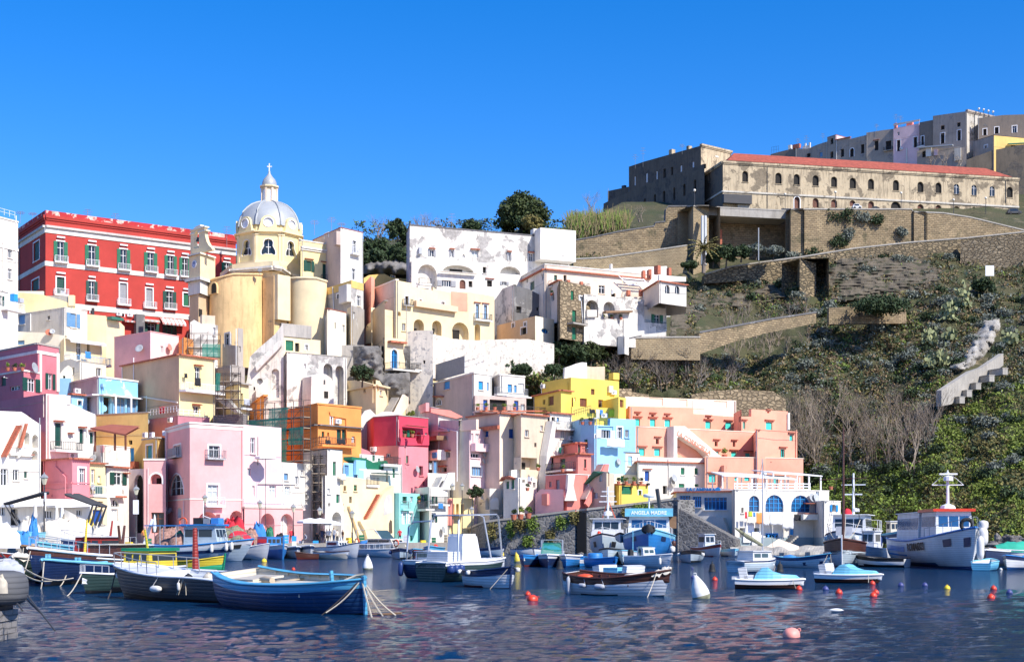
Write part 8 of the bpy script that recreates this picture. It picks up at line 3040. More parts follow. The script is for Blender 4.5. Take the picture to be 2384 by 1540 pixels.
b.rail(.68,.99,.75,'iron_grey',6);mb=MB();p=b.pos(.66,0,2.0);p.z=4.3;mb.lathe(p,[(.6,0),(.5,.25),(.25,.35),(.12,.4),(.09,2.3),(.04,2.9)],10);mb.box(p+Vector((0,0,1.8)),(.08,2.3,.07));mb.tube([p+Vector((0,-1.15,1.8)),p+Vector((0,0,2.8)),p+Vector((0,1.15,1.8))],.02,4);mb.box(p+Vector((.2,0,2.6)),(.2,1.3,.12));mb.lathe(p+Vector((.2,0,2.1)),[(.35,0),(.35,.3),(.02,.4)],10);b.part('mast',mb,'paint_white')
mb=MB();q=b.pos(.95,-.5,.35);mb.tube([q+Vector((.1*0,.38*math.cos(a),.38*math.sin(a))) for a in [k*6.283/14 for k in range(15)]],.14,7);b.part('tyre_fender',mb,'rubber',True)
for t,s_ in ((.99,.35),(.98,.3)):b.fender(t,1,1.2 if s_>.3 else .7,s_,'fender',dz=-.6 if s_>.3 else .2)
b.fender(1.0,1,1.6,.26,'fender',dz=-1.4);b.fender(.96,1,.6,.3,'fender',dz=.3)
def hull_strip(b,t0,t1,j0,j1,sg,mat,nm):
 mb=MB();n=12;rows=[[Vector(b.sec(t0+(t1-t0)*i/n,j,sg))+Vector((0,sg*.03,0)) for j in (j0,j1)] for i in range(n+1)]
 mb.grid([r[::-1] for r in rows] if sg<0 else rows);b.part(nm,mb,mat)
hull_strip(b,.02,.42,.16,.34,-1,'hull_bright','blue_stripe');hull_strip(b,.02,.45,.44,.50,-1,'hull_bright','blue_stripe');hull_strip(b,.84,.89,.12,.30,-1,'hull_navy','blue_panel');hull_strip(b,.955,.985,.16,.36,-1,'hull_navy','blue_panel')
def hull_text(b,s_,t0,t1,j,sg,mat,h):
 p0,p1=Vector(b.sec(t0,j,sg)),Vector(b.sec(t1,j,sg));up0=Vector(b.sec(t0,j-.1,sg))-p0;r_=(p1-p0).normalized();up=(up0-r_*up0.dot(r_)).normalized()
 if sg>0:p0,p1=p1,p0;r_=-r_
 o=text_mesh('lettering',s_,mat,b.root,p0+Vector((0,sg*.12,0)),r_,up,h,.01,.02)
 base=p0+Vector((0,sg*.12,0));off=ROOTLOC[b.root.name]
 for v in o.data.vertices:v.co+=off
 xs_=[(v.co-base).dot(r_) for v in o.data.vertices];k=(p1-p0).length/max(xs_)
 for v in o.data.vertices:d=v.co-base;v.co=base+r_*d.dot(r_)*k+(d-r_*d.dot(r_))
 return o
hull_text(b,'ROMA8303',.50,.70,.31,-1,'hull_black',.8)
s_=Boat('dinghy','bright blue boat propped up ashore beside the white and blue ship',(2062,136),(2100,132),1.9,2.75,2.45,2.5,.3,('hull_blue','hull_lblue','hull_blue'),'hull_lblue','hull_white',.5,.7,stripe=.1,kb=1.5);s_.cabin(.3,.6,.9,1.2,'hull_cream','paint_white',.1,'glass',1,.1)
mb=MB()
for t in (.25,.7):
 for sg in (-1,1):mb.tube([s_.pos(t,sg*.5,-.6),Vector((s_.xx(t,0)-.1,sg*.9,-.3))],.07,5)
s_.part('cradle',mb,'wood')
b=Boat('motor_boat','boat wholly wrapped in a bright green tarpaulin at the right edge',(2440,112),(2312,112),2.4,1.3,1.15,1.2,.3,('hull_white','hull_white','anti_black'),'paint_white','hull_white',.5,.8);b.tarp(.0,.92,.7,'cloth_green',8)
b=Boat('trawler','big bright blue trawler seen bow on with a light blue name board over its wheelhouse',(1512,148),(1510,134),5.2,3.0,2.25,2.2,1.2,('hull_bright','hull_turq','anti'),'hull_turq','hull_white',.42,.8,stripe=.12,deck=[(.0,.985)],wl=.3)
b.cabin(.25,.6,4.2,1.9,'hull_white','hull_turq',.5,'glass_blue',3,.12,eave=.14,z=2.3)
mb=MB();x=b.xx(.58,0)+.1;mb.box((x,0,4.62),(.2,4.7,.75),ry=.1);nb=b.part('name_board',mb,'hull_turq')
o=text_mesh('lettering','ANGELA MADRE','paint_white',b.root,Vector((x+.22,-1.75,4.4)),(0,1,0),(0,0,1),.5,.01,.015)
for v in o.data.vertices:v.co+=ROOTLOC[b.root.name]
xs_=[v.co.y for v in o.data.vertices];k=3.5/(max(xs_)-min(xs_))
for v in o.data.vertices:v.co.y=-1.75+(v.co.y+1.75)*k
b.rail(.55,.99,.7,'paint_white',6);b.mast(.5,4.6,.1,'paint_white');mb=MB();p=b.pos(.5,0,3.8);mb.lathe(p,[(.02,0),(.55,.05),(.6,.3),(.5,.38),(.02,.4)],12);b.part('radar_dome',mb,'paint_white',True)
mb=MB();mb.tube([b.pos(.2,.5,1.5),b.pos(.25,.3,4.8)],.22,5);b.part('crane_arm',mb,'iron')
for sg in (-1,1):mb=MB();q=b.pos(.96,sg*.5,.0)+Vector((.25,0,0));mb.tube([q+Vector((0,.3*math.cos(a),.3*math.sin(a))) for a in [k*6.283/12 for k in range(13)]],.13,6);b.part('tyre_fender',mb,'rubber',True)
mb=MB();mb.tube([b.pos(.98,0,-.1),b.pos(.99,0,.2),b.pos(1.0,0,.35)],[.5,.35,.1],8);b.part('bow_cover',mb,'rubber',True)
for sg in (-1,1):hull_strip(b,.80,.87,.12,.26,sg,'hull_navy','hawse_panel')
mb=MB();mb.box(b.pos(.35,.8,1.4),(.1,1.3,1.2));b.part('wooden_hatch',mb,'wood');b.fender(.75,1,.6,.28,'fender',dz=-1.5);b.fender(.7,1,.6,.22,'hull_brown',dz=-.9)
b=Boat('fishing_ship','white fishing ship with dark wheelhouse windows, bow on left of the blue trawler',(1424,160),(1404,148),3.9,2.5,2.0,2.0,1.2,('hull_pale','hull_white','anti_blue'),'hull_black','hull_white',.42,.8,stripe=.06,deck=[(.0,.985)],wl=.3)
b.cabin(.25,.62,3.2,1.9,'hull_white','paint_white',.4,'glass',3,.12,z=2.2);b.rail(.6,.99,.7,'paint_white',5);b.mast(.45,5.6,.15,'paint_white');mb=MB();p=b.pos(.45,0,3.4)
for z_ in (.6,1.2,1.7):mb.box(p+Vector((0,0,z_)),(.1,2.2-z_*.5,.1))
mb.lathe(p+Vector((0,0,-.9)),[(.02,.5),(.45,.4),(.5,0),(.02,0)],10);b.part('crosstree',mb,'paint_white')
for sg in (-1,1):hull_strip(b,.80,.88,.2,.42,sg,'hull_black','hawse_panel');mb=MB();mb.tube([b.pos(.45,0,4.2),b.pos(.2,sg*.8,0)],.05,4);b.part('stay',mb,'ring_orange')
b.lump(.85,-.5,.35,.4,'buoy_red','red_fender',.1);b.rope(.99,0,.1,b.pos(.45,0,4.8),'rope_dark',.012)
b=Boat('dinghy','small dark dinghy hanging between the white ship and the blue trawler',(1450,146),(1444,141),1.3,2.6,2.3,2.3,.2,('hull_pale','hull_black','hull_brown'),'hull_black','hull_brown',.5,.7,kb=1.6)
def buoy(nm,label,x,y,d,mat,kind='ball',tilt=0,low=None,az=0,grp='buoys'):
 Y=WY(y);r=d*Y/F/2;root=empty(nm,G(x,Y),label,'buoy',grp);root.rotation_euler=(0,tilt,az);mb=MB()
 if kind=='ball':pr=[(.02*r,-r*.75),(r*.7,-r*.5),(r,0),(r*.97,r*.35),(r*.72,r*.85),(r*.4,r*1.1),(r*.2,r*1.18),(.02,r*1.2)]
 elif kind=='pear':pr=[(.02*r,-r*.7),(r*.8,-r*.4),(r,.15*r),(r*.97,r*.7),(r*.8,r*1.35),(r*.5,r*2.05),(r*.25,r*2.5),(r*.1,r*2.62),(.02,r*2.65)]
 else:pr=[(.02*r,-r*.5),(r,-r*.2),(r,.1*r),(r*.8,r*.5),(r*.62,r*1.7),(r*.5,r*2.0),(r*.22,r*2.1),(.02,r*2.5)]
 if kind !='ball':
  q=[]
  for i in range(len(pr)-1):
   for k in range(6):t=k/6;rr=pr[i][0]*(1-t)+pr[i+1][0]*t;q.append((rr*(1+(.025 if k % 2 else 0)),pr[i][1]*(1-t)+pr[i+1][1]*t))
  pr=q+[pr[-1]]
 mats=[mat,low or mat];mb.lathe((0,0,0),pr,18);
 n=len(mb.f)
 mb.m=[1 if max(mb.v[v][2] for v in f)<r*.35 else 0 for f in mb.f]
 mb.build('float',mats,root,smooth=True,world=False)
 m2=MB();zt=pr[-1][1];m2.tube([(r*.17*math.cos(a),0,zt+r*.1+r*.17*math.sin(a)) for a in [k*6.283/10 for k in range(11)]],r*.06,5);m2.build('ring',mats[0],root,smooth=True,world=False)
BU=[(1839,1482,42,'buoy_pink','ball',.9,'pink ball buoy nearest the viewer at the bottom'),(1237,1397,27,'buoy_red','ball',1.1,'red buoy lying on its side below the small white boat'),(1229,1384,14,'buoy_red','ball',0,'small red ball right behind the lying red buoy'),
 (1664,1350,14,'buoy_red','ball',0,'red buoy right of the grey pear buoy'),(1860,1372,16,'buoy_red','ball',0,'faded red buoy at the bow of the nearer pedal boat'),(1853,1345,13,'buoy_navy','ball',0,'purple red buoy behind the nearer pedal boat'),
 (1922,1372,15,'buoy_navy','ball',0,'blue topped red buoy left of the farther pedal boat'),(1953,1380,17,'buoy_red','ball',0,'red buoy below the stern of the farther pedal boat'),(2031,1359,14,'buoy_red','ball',0,'red buoy touching the bow of the farther pedal boat'),(2039,1380,15,'buoy_red','ball',0,'red buoy behind the nearest one below the farther pedal boat'),(2033,1388,18,'buoy_red','ball',0,'nearest red buoy below the bow of the farther pedal boat'),
 (2097,1363,14,'buoy_navy','ball',0,'dull purple buoy left of its twin and the yellow buoy'),(2153,1363,14,'buoy_navy','ball',0,'dull purple buoy just left of the yellow buoy'),(2205,1370,15,'buoy_yellow','ball',0,'bright yellow buoy under the white and blue ship'),(2313,1371,15,'buoy_red','ball',0,'farther red buoy of the pair near the right edge'),(2307,1392,18,'buoy_red','ball',0,'nearer red buoy of the pair near the right edge'),(2350,1380,15,'buoy_navy','ball',0,'dull red buoy closest to the right edge'),
 (1634,1392,42,'sail_white','pear',-.28,'big grey white pear buoy leaning left beside the brown rimmed boat'),(856,1325,24,'sail_white','pear',0,'upright white pear buoy in the middle of the harbour'),(1206,1308,17,'hull_yellow','pear',-.2,'cream pear buoy left of the deep blue boat'),(1303,1324,19,'rubber','cone',0,'black buoy standing before the blue and white boats'),(1658,1330,18,'rubber','cone',0,'black cone buoy in front of the black stone wall'),(1816,1330,18,'rubber','cone',0,'black ribbed buoy behind the nearer pedal boat'),
 (615,1307,13,'buoy_yellow','ball',0,'yellow and cream buoy off the pale trawler bow'),(683,1325,9,'buoy_red','ball',0,'tiny red ball behind the big blue boat'),(1170,1291,8,'buoy_yellow','cone',0,'small orange cone buoy at the end of the dark rimmed boat'),(1612,1323,6,'buoy_navy','ball',0,'tiny blue float near the black cone buoy'),(1561,1322,6,'sail_white','ball',0,'tiny white float right of its twin, by the white motor boat'),(1553,1322,6,'sail_white','ball',0,'tiny white float left of its twin, by the white motor boat'),(2330,1325,8,'sail_white','ball',0,'small white float below the green tarpaulin'),(2377,1323,6,'buoy_red','ball',0,'tiny red float below the green tarpaulin'),(1266,1317,8,'sail_white','ball',0,'pair-like white float beside the deep blue boat'),(1700,1345,12,'buoy_navy','ball',0,'dark ball at the shoulder of the grey pear buoy')]
for x,y,d,m_,k_,tl,lb in BU:
 if 'dark ball' in lb:x,y=1614,1345
 buoy('mooring_buoy',lb,x,y,d,m_,k_,tl,'net_olive' if k_=='pear' else None)
p=G(1948,WY(1423));mb=MB();rows=[]
for i in range(9):
 t=i/8;r=.09*math.sin(math.pi*min(1,t*1.05+.02))**.6+.01;rows.append([p+Vector((-.22+.44*t,r*.8*math.cos(a),.05+r*.6*math.sin(a))) for a in [k*6.283/8 for k in range(8)]])
mb.grid(rows,closed=True);tag(mb.build('seagull','sail_white',None,True),'white gull like shape drifting alone on the open water at right','bird')
def post_lamp(label,x,ytop,Y,z0=1.4,name='street_lamp'):
 h=ZZ(ytop,Y)-z0;r_=empty(name,G(x,Y,z0),label,'street lamp','lamps along the quay')
 mb=MB();mb.lathe((0,0,0),[(.2,0),(.2,.3),(.12,.4),(.1,1.2),(.13,1.25),(.07,1.35),(.055,h-1.0),(.12,h-.95)],8);mb.build('pole','iron',r_,world=False)
 mb=MB();mb.lathe((0,0,0),[(.13,h-.93),(.3,h-.35)],6);l=mb.build('lantern','lamp_glass',r_,world=False)
 mb=MB();mb.lathe((0,0,0),[(.36,h-.36),(.3,h-.25),(.14,h-.1),(.05,h-.05),(.05,h+.05),(.01,h+.1)],6);mb.build('cap','iron_grey',l,world=False)
for a in [('tallest black lamp post with a lantern before the rose pink bay',103,1101,116),('black lamp post in front of the dark arched passage',317,1130,146),('lamp post in front of the big pink house, above the trawler roof',477,1150,163),('lamp post at the left end of the pink quay arches',605,1163,166),('lamp post between the second pink quay arch and the white block',683,1173,169),('lamp post beside the white parasols at the scaffold',744,1180,172),('lamp post in front of the yellow stair house',820,1187,174),('lamp post at the top of the ramp right of the alley',1098,1178,191),('double lamp post left of its twin below the grey house',1053,1124,193),('double lamp post right of its twin below the grey house',1076,1124,193)]:
 post_lamp(*a)
def globe_lamp(label,x,yt,yb,Y,r=.3):
 z0=ZZ(yb,Y);h=ZZ(yt,Y)-z0;r_=empty('globe_lamp',G(x,Y,z0),label,'street lamp','globe lamps');mb=MB();mb.tube([(0,0,-.5),(0,0,h-r)],.07,6);mb.build('pole','iron',r_,world=False)
 mb=MB();mb.lathe((0,0,h),[(r*math.sin(t),-r*math.cos(t)) for t in [k*math.pi/8 for k in range(9)]],12);mb.build('globe','globe',r_,True,world=False)
for x,yt,yb,Y,lb in [(1617,443,483,314,'globe lamp on top of the rampart tower'),(1828,452,488,345,'globe lamp before the walled up arch of the prison'),(1945,447,488,346,'globe lamp before the third dark arch of the prison'),(2098,449,490,347,'globe lamp beside the big central prison arch'),(2220,465,502,352,'globe lamp right of the prison centre'),(2295,461,505,354,'globe lamp nearest the right end of the prison'),(2279,253,262,404,'first small globe on the tall ridge house roof'),(2290,255,265,405,'second small globe on the tall ridge house roof'),(2301,258,267,406,'third small globe on the tall ridge house roof'),(2312,260,268,407,'last small globe on the tall ridge house roof')]:globe_lamp(lb,x,yt,yb,Y)
def antenna(x,yt,yb,Y,lb):
 z0=ZZ(yb,Y);h=ZZ(yt,Y)-z0;mb=MB();p=G(x,Y,z0);mb.tube([p-Vector((0,0,1)),p+Vector((0,0,h))],.035,4)
 for k,L in ((.98,.9),(.8,1.4),(.62,1.0)):
  q=p+Vector((0,0,h*k));mb.tube([q-Vector((L/2,.2,0)),q+Vector((L/2,.2,0))],.025,4)
  for i in range(5):e=q+Vector((-L/2+L*i/4,.2,0));mb.tube([e-Vector((0,.3,0)),e+Vector((0,.3,0))],.018,3);mb.tube([e-Vector((0,0,.12)),e+Vector((0,0,.12))],.018,3)
 tag(mb.build('roof_antenna','iron_grey'),lb,'antenna','rooftop antennas')
for i,(x,yt,yb,Y) in enumerate([(47,492,506,236),(76,495,506,238),(204,487,517,240),(269,497,526,243),(528,527,561,250),(732,513,533,236),(772,506,530,235),(795,519,531,232),(1052,497,538,264),(1017,508,538,263),(983,500,540,262),(1479,360,384,395),(1497,344,380,392),(1588,336,350,376),(2086,266,290,418),(2097,270,290,418),(2041,289,306,424),(1877,316,340,440),(1916,311,332,438),(1858,323,340,444)]):
 antenna(x,yt,yb,Y,'thin television antenna on a rooftop '+('of the red palace' if i<5 else 'right of the church dome' if i<8 else 'of the weathered arcade house' if i<11 else 'of the dark upper prison block' if i<14 else 'of the houses on the ridge'))
def person(label,x,Y,shirt,trousers,h=1.7,sit=False,turn=0,lean=0,z0=1.4):
 vs=[((0,0,.92),.15),((0,0,1.12),.13),((0,lean*.5,1.36),.17),((0,lean,1.5),.06),((0,lean,1.56),.065),((0,lean,1.66),.1),((0,lean,1.74),.06),
   ((.19,lean*.7,1.42),.07),((.26,.02,1.15),.05),((.24,-.12,.93),.035),((.24,-.16,.86),.03),((-.19,lean*.7,1.42),.07),((-.27,.0,1.16),.05),((-.25,.08,.92),.035),((-.25,.1,.85),.03),
   ((.1,0,.84),.1),((.12,-.04,.48),.07),((.12,.04,.08),.05),((.12,-.12,.04),.045),((-.1,0,.84),.1),((-.12,.06,.48),.07),((-.13,.14,.08),.05),((-.13,-.02,.04),.045)]
 ed=[(0,1),(1,2),(2,3),(3,4),(4,5),(5,6),(2,7),(7,8),(8,9),(9,10),(2,11),(11,12),(12,13),(13,14),(0,15),(15,16),(16,17),(17,18),(0,19),(19,20),(20,21),(21,22)]
 k=h/1.74;co=[Vector(v[0])*k for v in vs]
 if sit:
  for i in range(15):co[i].z-=.42*k
  for i,p in ((15,(.12,-.1,.44)),(16,(.14,-.5,.46)),(17,(.14,-.5,.08)),(18,(.14,-.62,.04)),(19,(-.12,-.1,.44)),(20,(-.14,-.5,.46)),(21,(-.14,-.5,.08)),(22,(-.14,-.62,.04))):co[i]=Vector(p)*k
 me=bpy.data.meshes.new('p');me.from_pydata(co,ed,[]);o=bpy.data.objects.new('p',me);COL.objects.link(o)
 m=o.modifiers.new('s','SKIN');sv=me.skin_vertices[0].data
 for i,v in enumerate(vs):sv[i].radius=(v[1]*k,v[1]*k*.8)
 sv[0].use_root=True;o.modifiers.new('b','SUBSURF').levels=1
 dg=bpy.context.evaluated_depsgraph_get();dg.update();m2=bpy.data.meshes.new_from_object(o.evaluated_get(dg));bpy.data.objects.remove(o)
 for n_ in ('skin',shirt,trousers,'hair'):m2.materials.append(MATS[n_])
 off=.42 if sit else 0
 for p in m2.polygons:
  c=p.center/k;z=c.z+off;p.use_smooth=True
  p.material_index=0 if z>1.5 or (abs(c.x)>.19 and z<1.0 and not sit) else (1 if z>.93 else (0 if c.z<.02 else 2))
  if z>1.64 and (c.y>lean-.05 or z>1.71):p.material_index=3
 q=bpy.data.objects.new('person',m2);COL.objects.link(q);q.location=G(x,Y,z0);q.rotation_euler=(0,0,turn);tag(q,label,'person','people on the quay')
for a in [('person in a pink top and dark trousers by the second pink arch',678,168,'cloth_red','rubber',1.72,False,.5),('person in navy leaning together beside the parasols',749,170,'hull_navy','hull_navy',1.75,False,.2,.08),('second navy dressed person behind the first one',753,171,'hull_navy','hull_grey',1.7,False,-.4),('person in white with grey trousers under the parasols',761,171,'cloth_white','hull_grey',1.7,False,1),('person in a white shirt and black trousers near the lamp',767,170,'cloth_white','rubber',1.72,False,.3),('tall person in a grey shirt and jeans right of the parasols',777,169,'cloth_grey','hull_blue',1.85,False,2.6),('person in a pale top beside the tall grey dressed one',785,170,'cloth_cream','hull_grey',1.65,False,1),('person in a dark red top and jeans walking right',798,170,'hull_brown','hull_blue',1.65,False,-1),('person in a dark red jacket in front of the aqua house',931,174,'cloth_red','rubber',1.75,False,0),('seated person in lilac bending over the boat edge',713,166,'cloth_grey','hull_grey',1.7,True,-1.2,-.2),('dark dressed person sitting under the white parasol',738,171,'rubber','rubber',1.7,True,.4),('person in an orange vest standing in front of the wooden doorway',336,158,'cloth_orange','hull_grey',1.75,False,.3)]:person(*a)
def parasol(label,x,Y,w_,h,mat='cloth_white',closed=False,z0=1.4):
 r_=empty('parasol',G(x,Y,z0),label,'parasol');mb=MB();mb.tube([(0,0,0),(0,0,h)],.035,5);mb.build('pole','iron',r_,world=False)
 mb=MB();mb.lathe((0,0,0),[(.03,h),(.13,h-.5),(.2,h-1.4),(.1,h-1.9)] if closed else [(.02,h+.3),(w_*.25,h+.12),(w_*.5,h-.1),(w_*.5,h-.35)],8,a0=.39,a1=.39+2*math.pi);mb.build('canopy',mat,r_,world=False)
for a in [('left white open parasol on the quay under the scaffold',722,168,3.2,2.7),('middle white open parasol on the quay under the scaffold',745,169,3.2,2.7),('right white open parasol near the big cream arch',768,170,3.0,2.5),('white parasol on the terrace between pink and scaffolding',618,172,2.6,10.5),('closed beige parasol left of the tallest lamp',82,124,.5,4.0,'cloth_cream',True),('closed beige parasol right of the tallest lamp',132,128,.5,3.8,'cloth_cream',True),('closed white parasol beneath the rose pink bay',145,131,.5,3.8,'cloth_white',True),('closed white parasol next to the pale trawler arch',360,152,.5,3.2,'cloth_white',True)]:parasol(*a)
def scaffold(label,x0,x1,yt,yb,Y0,Y1,nx,nz,net=None,dep=1.3):
 f=Face(G(x0,Y0)[:2],G(x1,Y1)[:2]);z1=f.hit((x0+x1)/2,yt)[1];z0=f.hit((x0+x1)/2,yb)[1];r_=empty('scaffolding',f.pt(0,z0),label,'scaffold')
 for i in range(nx+1):
  u=f.L*i/nx;mb=MB();mb.tube([f.pt(u,z0-1,0),f.pt(u,z1+.7,0)],.05,4);mb.tube([f.pt(u,z0-1,-dep),f.pt(u,z1+.3,-dep)],.05,4)
  for k in range(nz+1):z=z0+(z1-z0)*k/nz;mb.tube([f.pt(u,z,0),f.pt(u,z,-dep)],.04,4)
  mb.build('upright','scaffold',r_)
 mb=MB()
 for k in range(nz+1):
  for o in (0,-dep):z=z0+(z1-z0)*k/nz;mb.tube([f.pt(0,z,o),f.pt(f.L,z,o)],.04,4);mb.tube([f.pt(0,z+.9,o),f.pt(f.L,z+.9,o)],.03,4)
 for i in range(nx):
  for k in range(nz):
   if (i+k) % 2:mb.tube([f.pt(f.L*i/nx,z0+(z1-z0)*k/nz,.01),f.pt(f.L*(i+1)/nx,z0+(z1-z0)*(k+1)/nz,.01)],.03,4)
 mb.build('braces','scaffold',r_)
 for k in range(nz):z=z0+(z1-z0)*(k+.0)/nz+.05;mb=MB();f.box(mb,0,f.L,z,z+.06,-dep+.1,-.1);mb.build('platform','wood_pale',r_)
 for (a,b,c,d) in net or []:
  mb=MB();n=8;rows=[[f.pt(f.L*(a+(b-a)*i/n),z0+(z1-z0)*(c+(d-c)*j/6),.07+.06*math.sin(i*2.3+j)) for i in range(n+1)] for j in range(7)];mb.grid(rows);mb.build('safety_net','net_green',r_,True)
scaffold('tall pipe scaffolding with torn green nets left of the orange corner house',575,706,950,1075,184,178,6,5,[(.0,.72,.42,.8),(.12,.72,.0,.4),(.75,1,.3,.62),(.4,.74,.78,1)])
scaffold('pipe scaffolding with a little green net beside the yellow tiled house',436,513,790,830,199,200,5,2,[(.45,1,.0,.75)])
scaffold('thin scaffolding tower down the side of the yellow washing house',502,556,868,950,184,184,3,4,[(.0,.2,.5,1)])
scaffold('rusty scaffolding in front of the gutted house above the parasols',726,760,1060,1188,179,179,2,6)
r_=empty('tiled_pergola',G(262,168,ZZ(1045,168)),'brown tiled lean-to roof on wooden posts before the ochre wall','pergola');f=Face(G(222,168)[:2],G(304,165)[:2]);z=f.hit(250,1000)[1];mb=MB()
q=[f.pt(0,z+.3,.8),f.pt(f.L,z-.7,.8),f.pt(f.L-1,z+.5,-2.5),f.pt(0,z+.9,-2.5)];mb.face(q);mb.face([p-Vector((0,0,.2)) for p in q][::-1]);mb.face([q[0]-Vector((0,0,.2)),q[1]-Vector((0,0,.2)),q[1],q[0]])
mb.build('roof','hood',r_)
for u in (.5,f.L*.65,f.L-.3):mb=MB();f.box(mb,u-.09,u+.09,ZZ(1050,167),z-.1-.1*u,.4,.58);mb.build('post','paint_brown',r_)
def heap(label,x,ytop,w_,Y,mat,name='net_heap',sy=.6,z0=1.4):
 h=ZZ(ytop,Y)-z0;mb=MB();p=G(x,Y,z0);rows=[];W_=w_*Y/F/2
 for j in range(9):
  a=math.pi/2*j/8;rows.append([p+Vector((W_*math.cos(a)**.5*math.cos(b)*(1+.22*noise.noise(Vector((b*1.5,a*2,x)))),W_*sy*math.cos(a)*math.sin(b),h*math.sin(a)**.75*(.86+.5*noise.noise(Vector((math.cos(b)*3,math.sin(b)*3+a*2.5,x+5)))))) for b in [2*math.pi*k/26 for k in range(26)]])
 mb.grid(rows,closed=True);tag(mb.build(name,mat,None,True),label,name.replace('_',' '),'heaps of nets and covers on the quay')
for a in [('large crumpled cream cover behind the tallest lamp',150,1203,130,117,'cloth_cream','cover_heap'),('cream and blue heap left of the tallest lamp',68,1208,60,116,'cloth_cream','cover_heap'),('white sloping cover at the left edge of the quay',0,1222,90,107,'cloth_white','cover_heap'),('blue cloth on top of the cream heap left of the lamp',78,1206,24,114.4,'cloth_blue','cover_heap'),('heap of blue ropes under the white cover at left',52,1238,46,109,'cloth_blue','net_heap'),('grey cream cover right of the blue doorway',232,1220,50,130,'cloth_cream','cover_heap'),('pink brown net heap behind the trawler stern',395,1228,70,150,'net_pile','net_heap'),('red tarpaulin heap at the pink quay arches',543,1208,60,160,'cloth_red','cover_heap'),('olive net heap right of the trawler cabin',540,1224,70,156,'net_olive','net_heap'),('pink net heap beside the blue frame cover',582,1232,40,158,'net_pile','net_heap'),('dark green covered drum under the first pink arch',603,1216,34,163,'cloth_blue','cover_heap'),('green crate pile beneath the first pink arch',628,1228,20,164,'paint_green','cover_heap'),('yellow and red gear heap by the blue store door',208,1208,30,136,'buoy_yellow','net_heap'),('dark gear heap in front of the brown stone base',652,1240,22,165,'rubber','net_heap')]:heap(*a)
b=Boat('rowing_boat','white and light blue boat drawn up on the quay left of the tall lamp',(100,117),(22,113),1.9,1.35,1.15,1.15,.3,('hull_white','hull_turq','hull_white'),'hull_turq','hull_white',.5,.7,stripe=.35,kb=0);b.root.location.z=1.4
for lb,pts,Y in [('black steel frame crane at the left end of the quay',[(40,1222),(10,1172),(104,1146)],118),('black steel frame crane right of the closed parasols',[(202,1222),(216,1174),(152,1150)],128),('second black steel frame crane overlapping the blue doorway',[(222,1222),(238,1178),(172,1150)],129)]:
 mb=MB()
 for d in (0,1.2):mb.tube([P(x+d*8,y,Y+d*.6) for x,y in pts],.13,4)
 mb.tube([P(*pts[2],Y),P(pts[2][0]+9,pts[2][1],Y+.7)],.1,4);mb.tube([P(*pts[1],Y),P(pts[1][0]+9,pts[1][1],Y+.7)],.1,4);tag(mb.build('davit_crane','iron'),lb,'crane')
for lb,x0,y0,x1,y1,Y in [('white notice board on the lamp post at the dark passage',310,1163,323,1196,145.5),('small white notice fixed to the tallest lamp post',104,1146,108,1166,115.8),('blank white board high on the big stone wall',2294,618,2314,642,300)]:
 f=Face(G(x0,Y)[:2],G(x1,Y)[:2]);mb=MB();f.box(mb,0,f.L,ZZ(y1,Y),ZZ(y0,Y),0,.06);tag(mb.build('notice_board','paint_white'),lb,'sign')
mb=MB();p=G(685,151);mb.box(p+Vector((0,0,1)),(.42,.42,2.4));mb.box(p+Vector((0,0,2.0)),(.45,.45,.55),1);tag(mb.build('mooring_pile',['cloth_cream','paint_blue']),'square cream mooring pile with a blue band in the water','mooring pile')
for x in (1635,1642):mb=MB();mb.tube([P(x,503,312.5),P(x,617,308)],.32,8);tag(mb.build('wall_pipe','lead'),['left','right'][x==1642]+' one of the two pale pipes down the rampart tower','pipe')
mb=MB();mb.tube([P(1766,530,300),P(1766,606,300)],.12,6);tag(mb.build('flag_pole','lead'),'thin pale pole standing on the cliff path','pole')
for lb,x0,x1,yt,yb,Y,mt in [('white van parked before the prison arches',1984,2004,476,488,340,'paint_white'),('dark car parked at the right end of the prison',2344,2376,487,500,338,'hull_grey'),('low dark car roof left of the prison centre arch',2028,2046,482,489,340,'hull_grey')]:
 r_=empty('parked_van' if 'van' in lb else 'parked_car',G((x0+x1)/2,Y,ZZ(yb,Y)),lb,'van' if 'van' in lb else 'car');L=(x1-x0)*Y/F;h=ZZ(yt,Y)-ZZ(yb,Y);mb=MB();s_=h*.55 if 'van' not in lb else h*.6
 pr=[(-L/2,.25),(L/2,.25),(L/2,s_),(L*.32,s_+.05),(L*.2,h),(-L*.36,h),(-L*.46,s_),(-L/2,s_)]
 mb.face([(x,-.8,z) for x,z in pr]);mb.face([(x,.8,z) for x,z in pr][::-1])
 for i in range(8):a,b=pr[i],pr[(i+1) % 8];mb.face([(a[0],-.8,a[1]),(a[0],.8,a[1]),(b[0],.8,b[1]),(b[0],-.8,b[1])])
 mb.build('body',mt,r_,world=False);mb=MB();mb.face([(-L*.36,-.82,s_+.02),(L*.26,-.82,s_+.02),(L*.17,-.82,h-.08),(-L*.33,-.82,h-.08)]);mb.build('window','glass',r_,world=False)
 for x in (-L*.3,L*.3):mb=MB();mb.tube([(x,-.85,.3),(x,-.6,.3)],.3,12);mb.build('wheel','rubber',r_,world=False)
r_=empty('stone_pier',G(10,32,0),'rounded dark stone bollard on a pier of squared blocks at the lower left corner','bollard');x1=G(-6,32).x
worn('cap_stone',(.13,.13,.135),(.05,.05,.05),.5,.8)
mb=MB()
for k,(z0,z1,dx) in enumerate([(-.4,.12,.0),(.125,.42,-.02),(.425,.68,.01)]):
 for q in range(4):xx_=x1-.42*q+dx;mb.box((xx_-.2,32.6,(z0+z1)/2),(.41,1.4+.03*(q % 2),z1-z0-.012))
mb.build('block_pier','block',r_);mb=MB();rows=[]
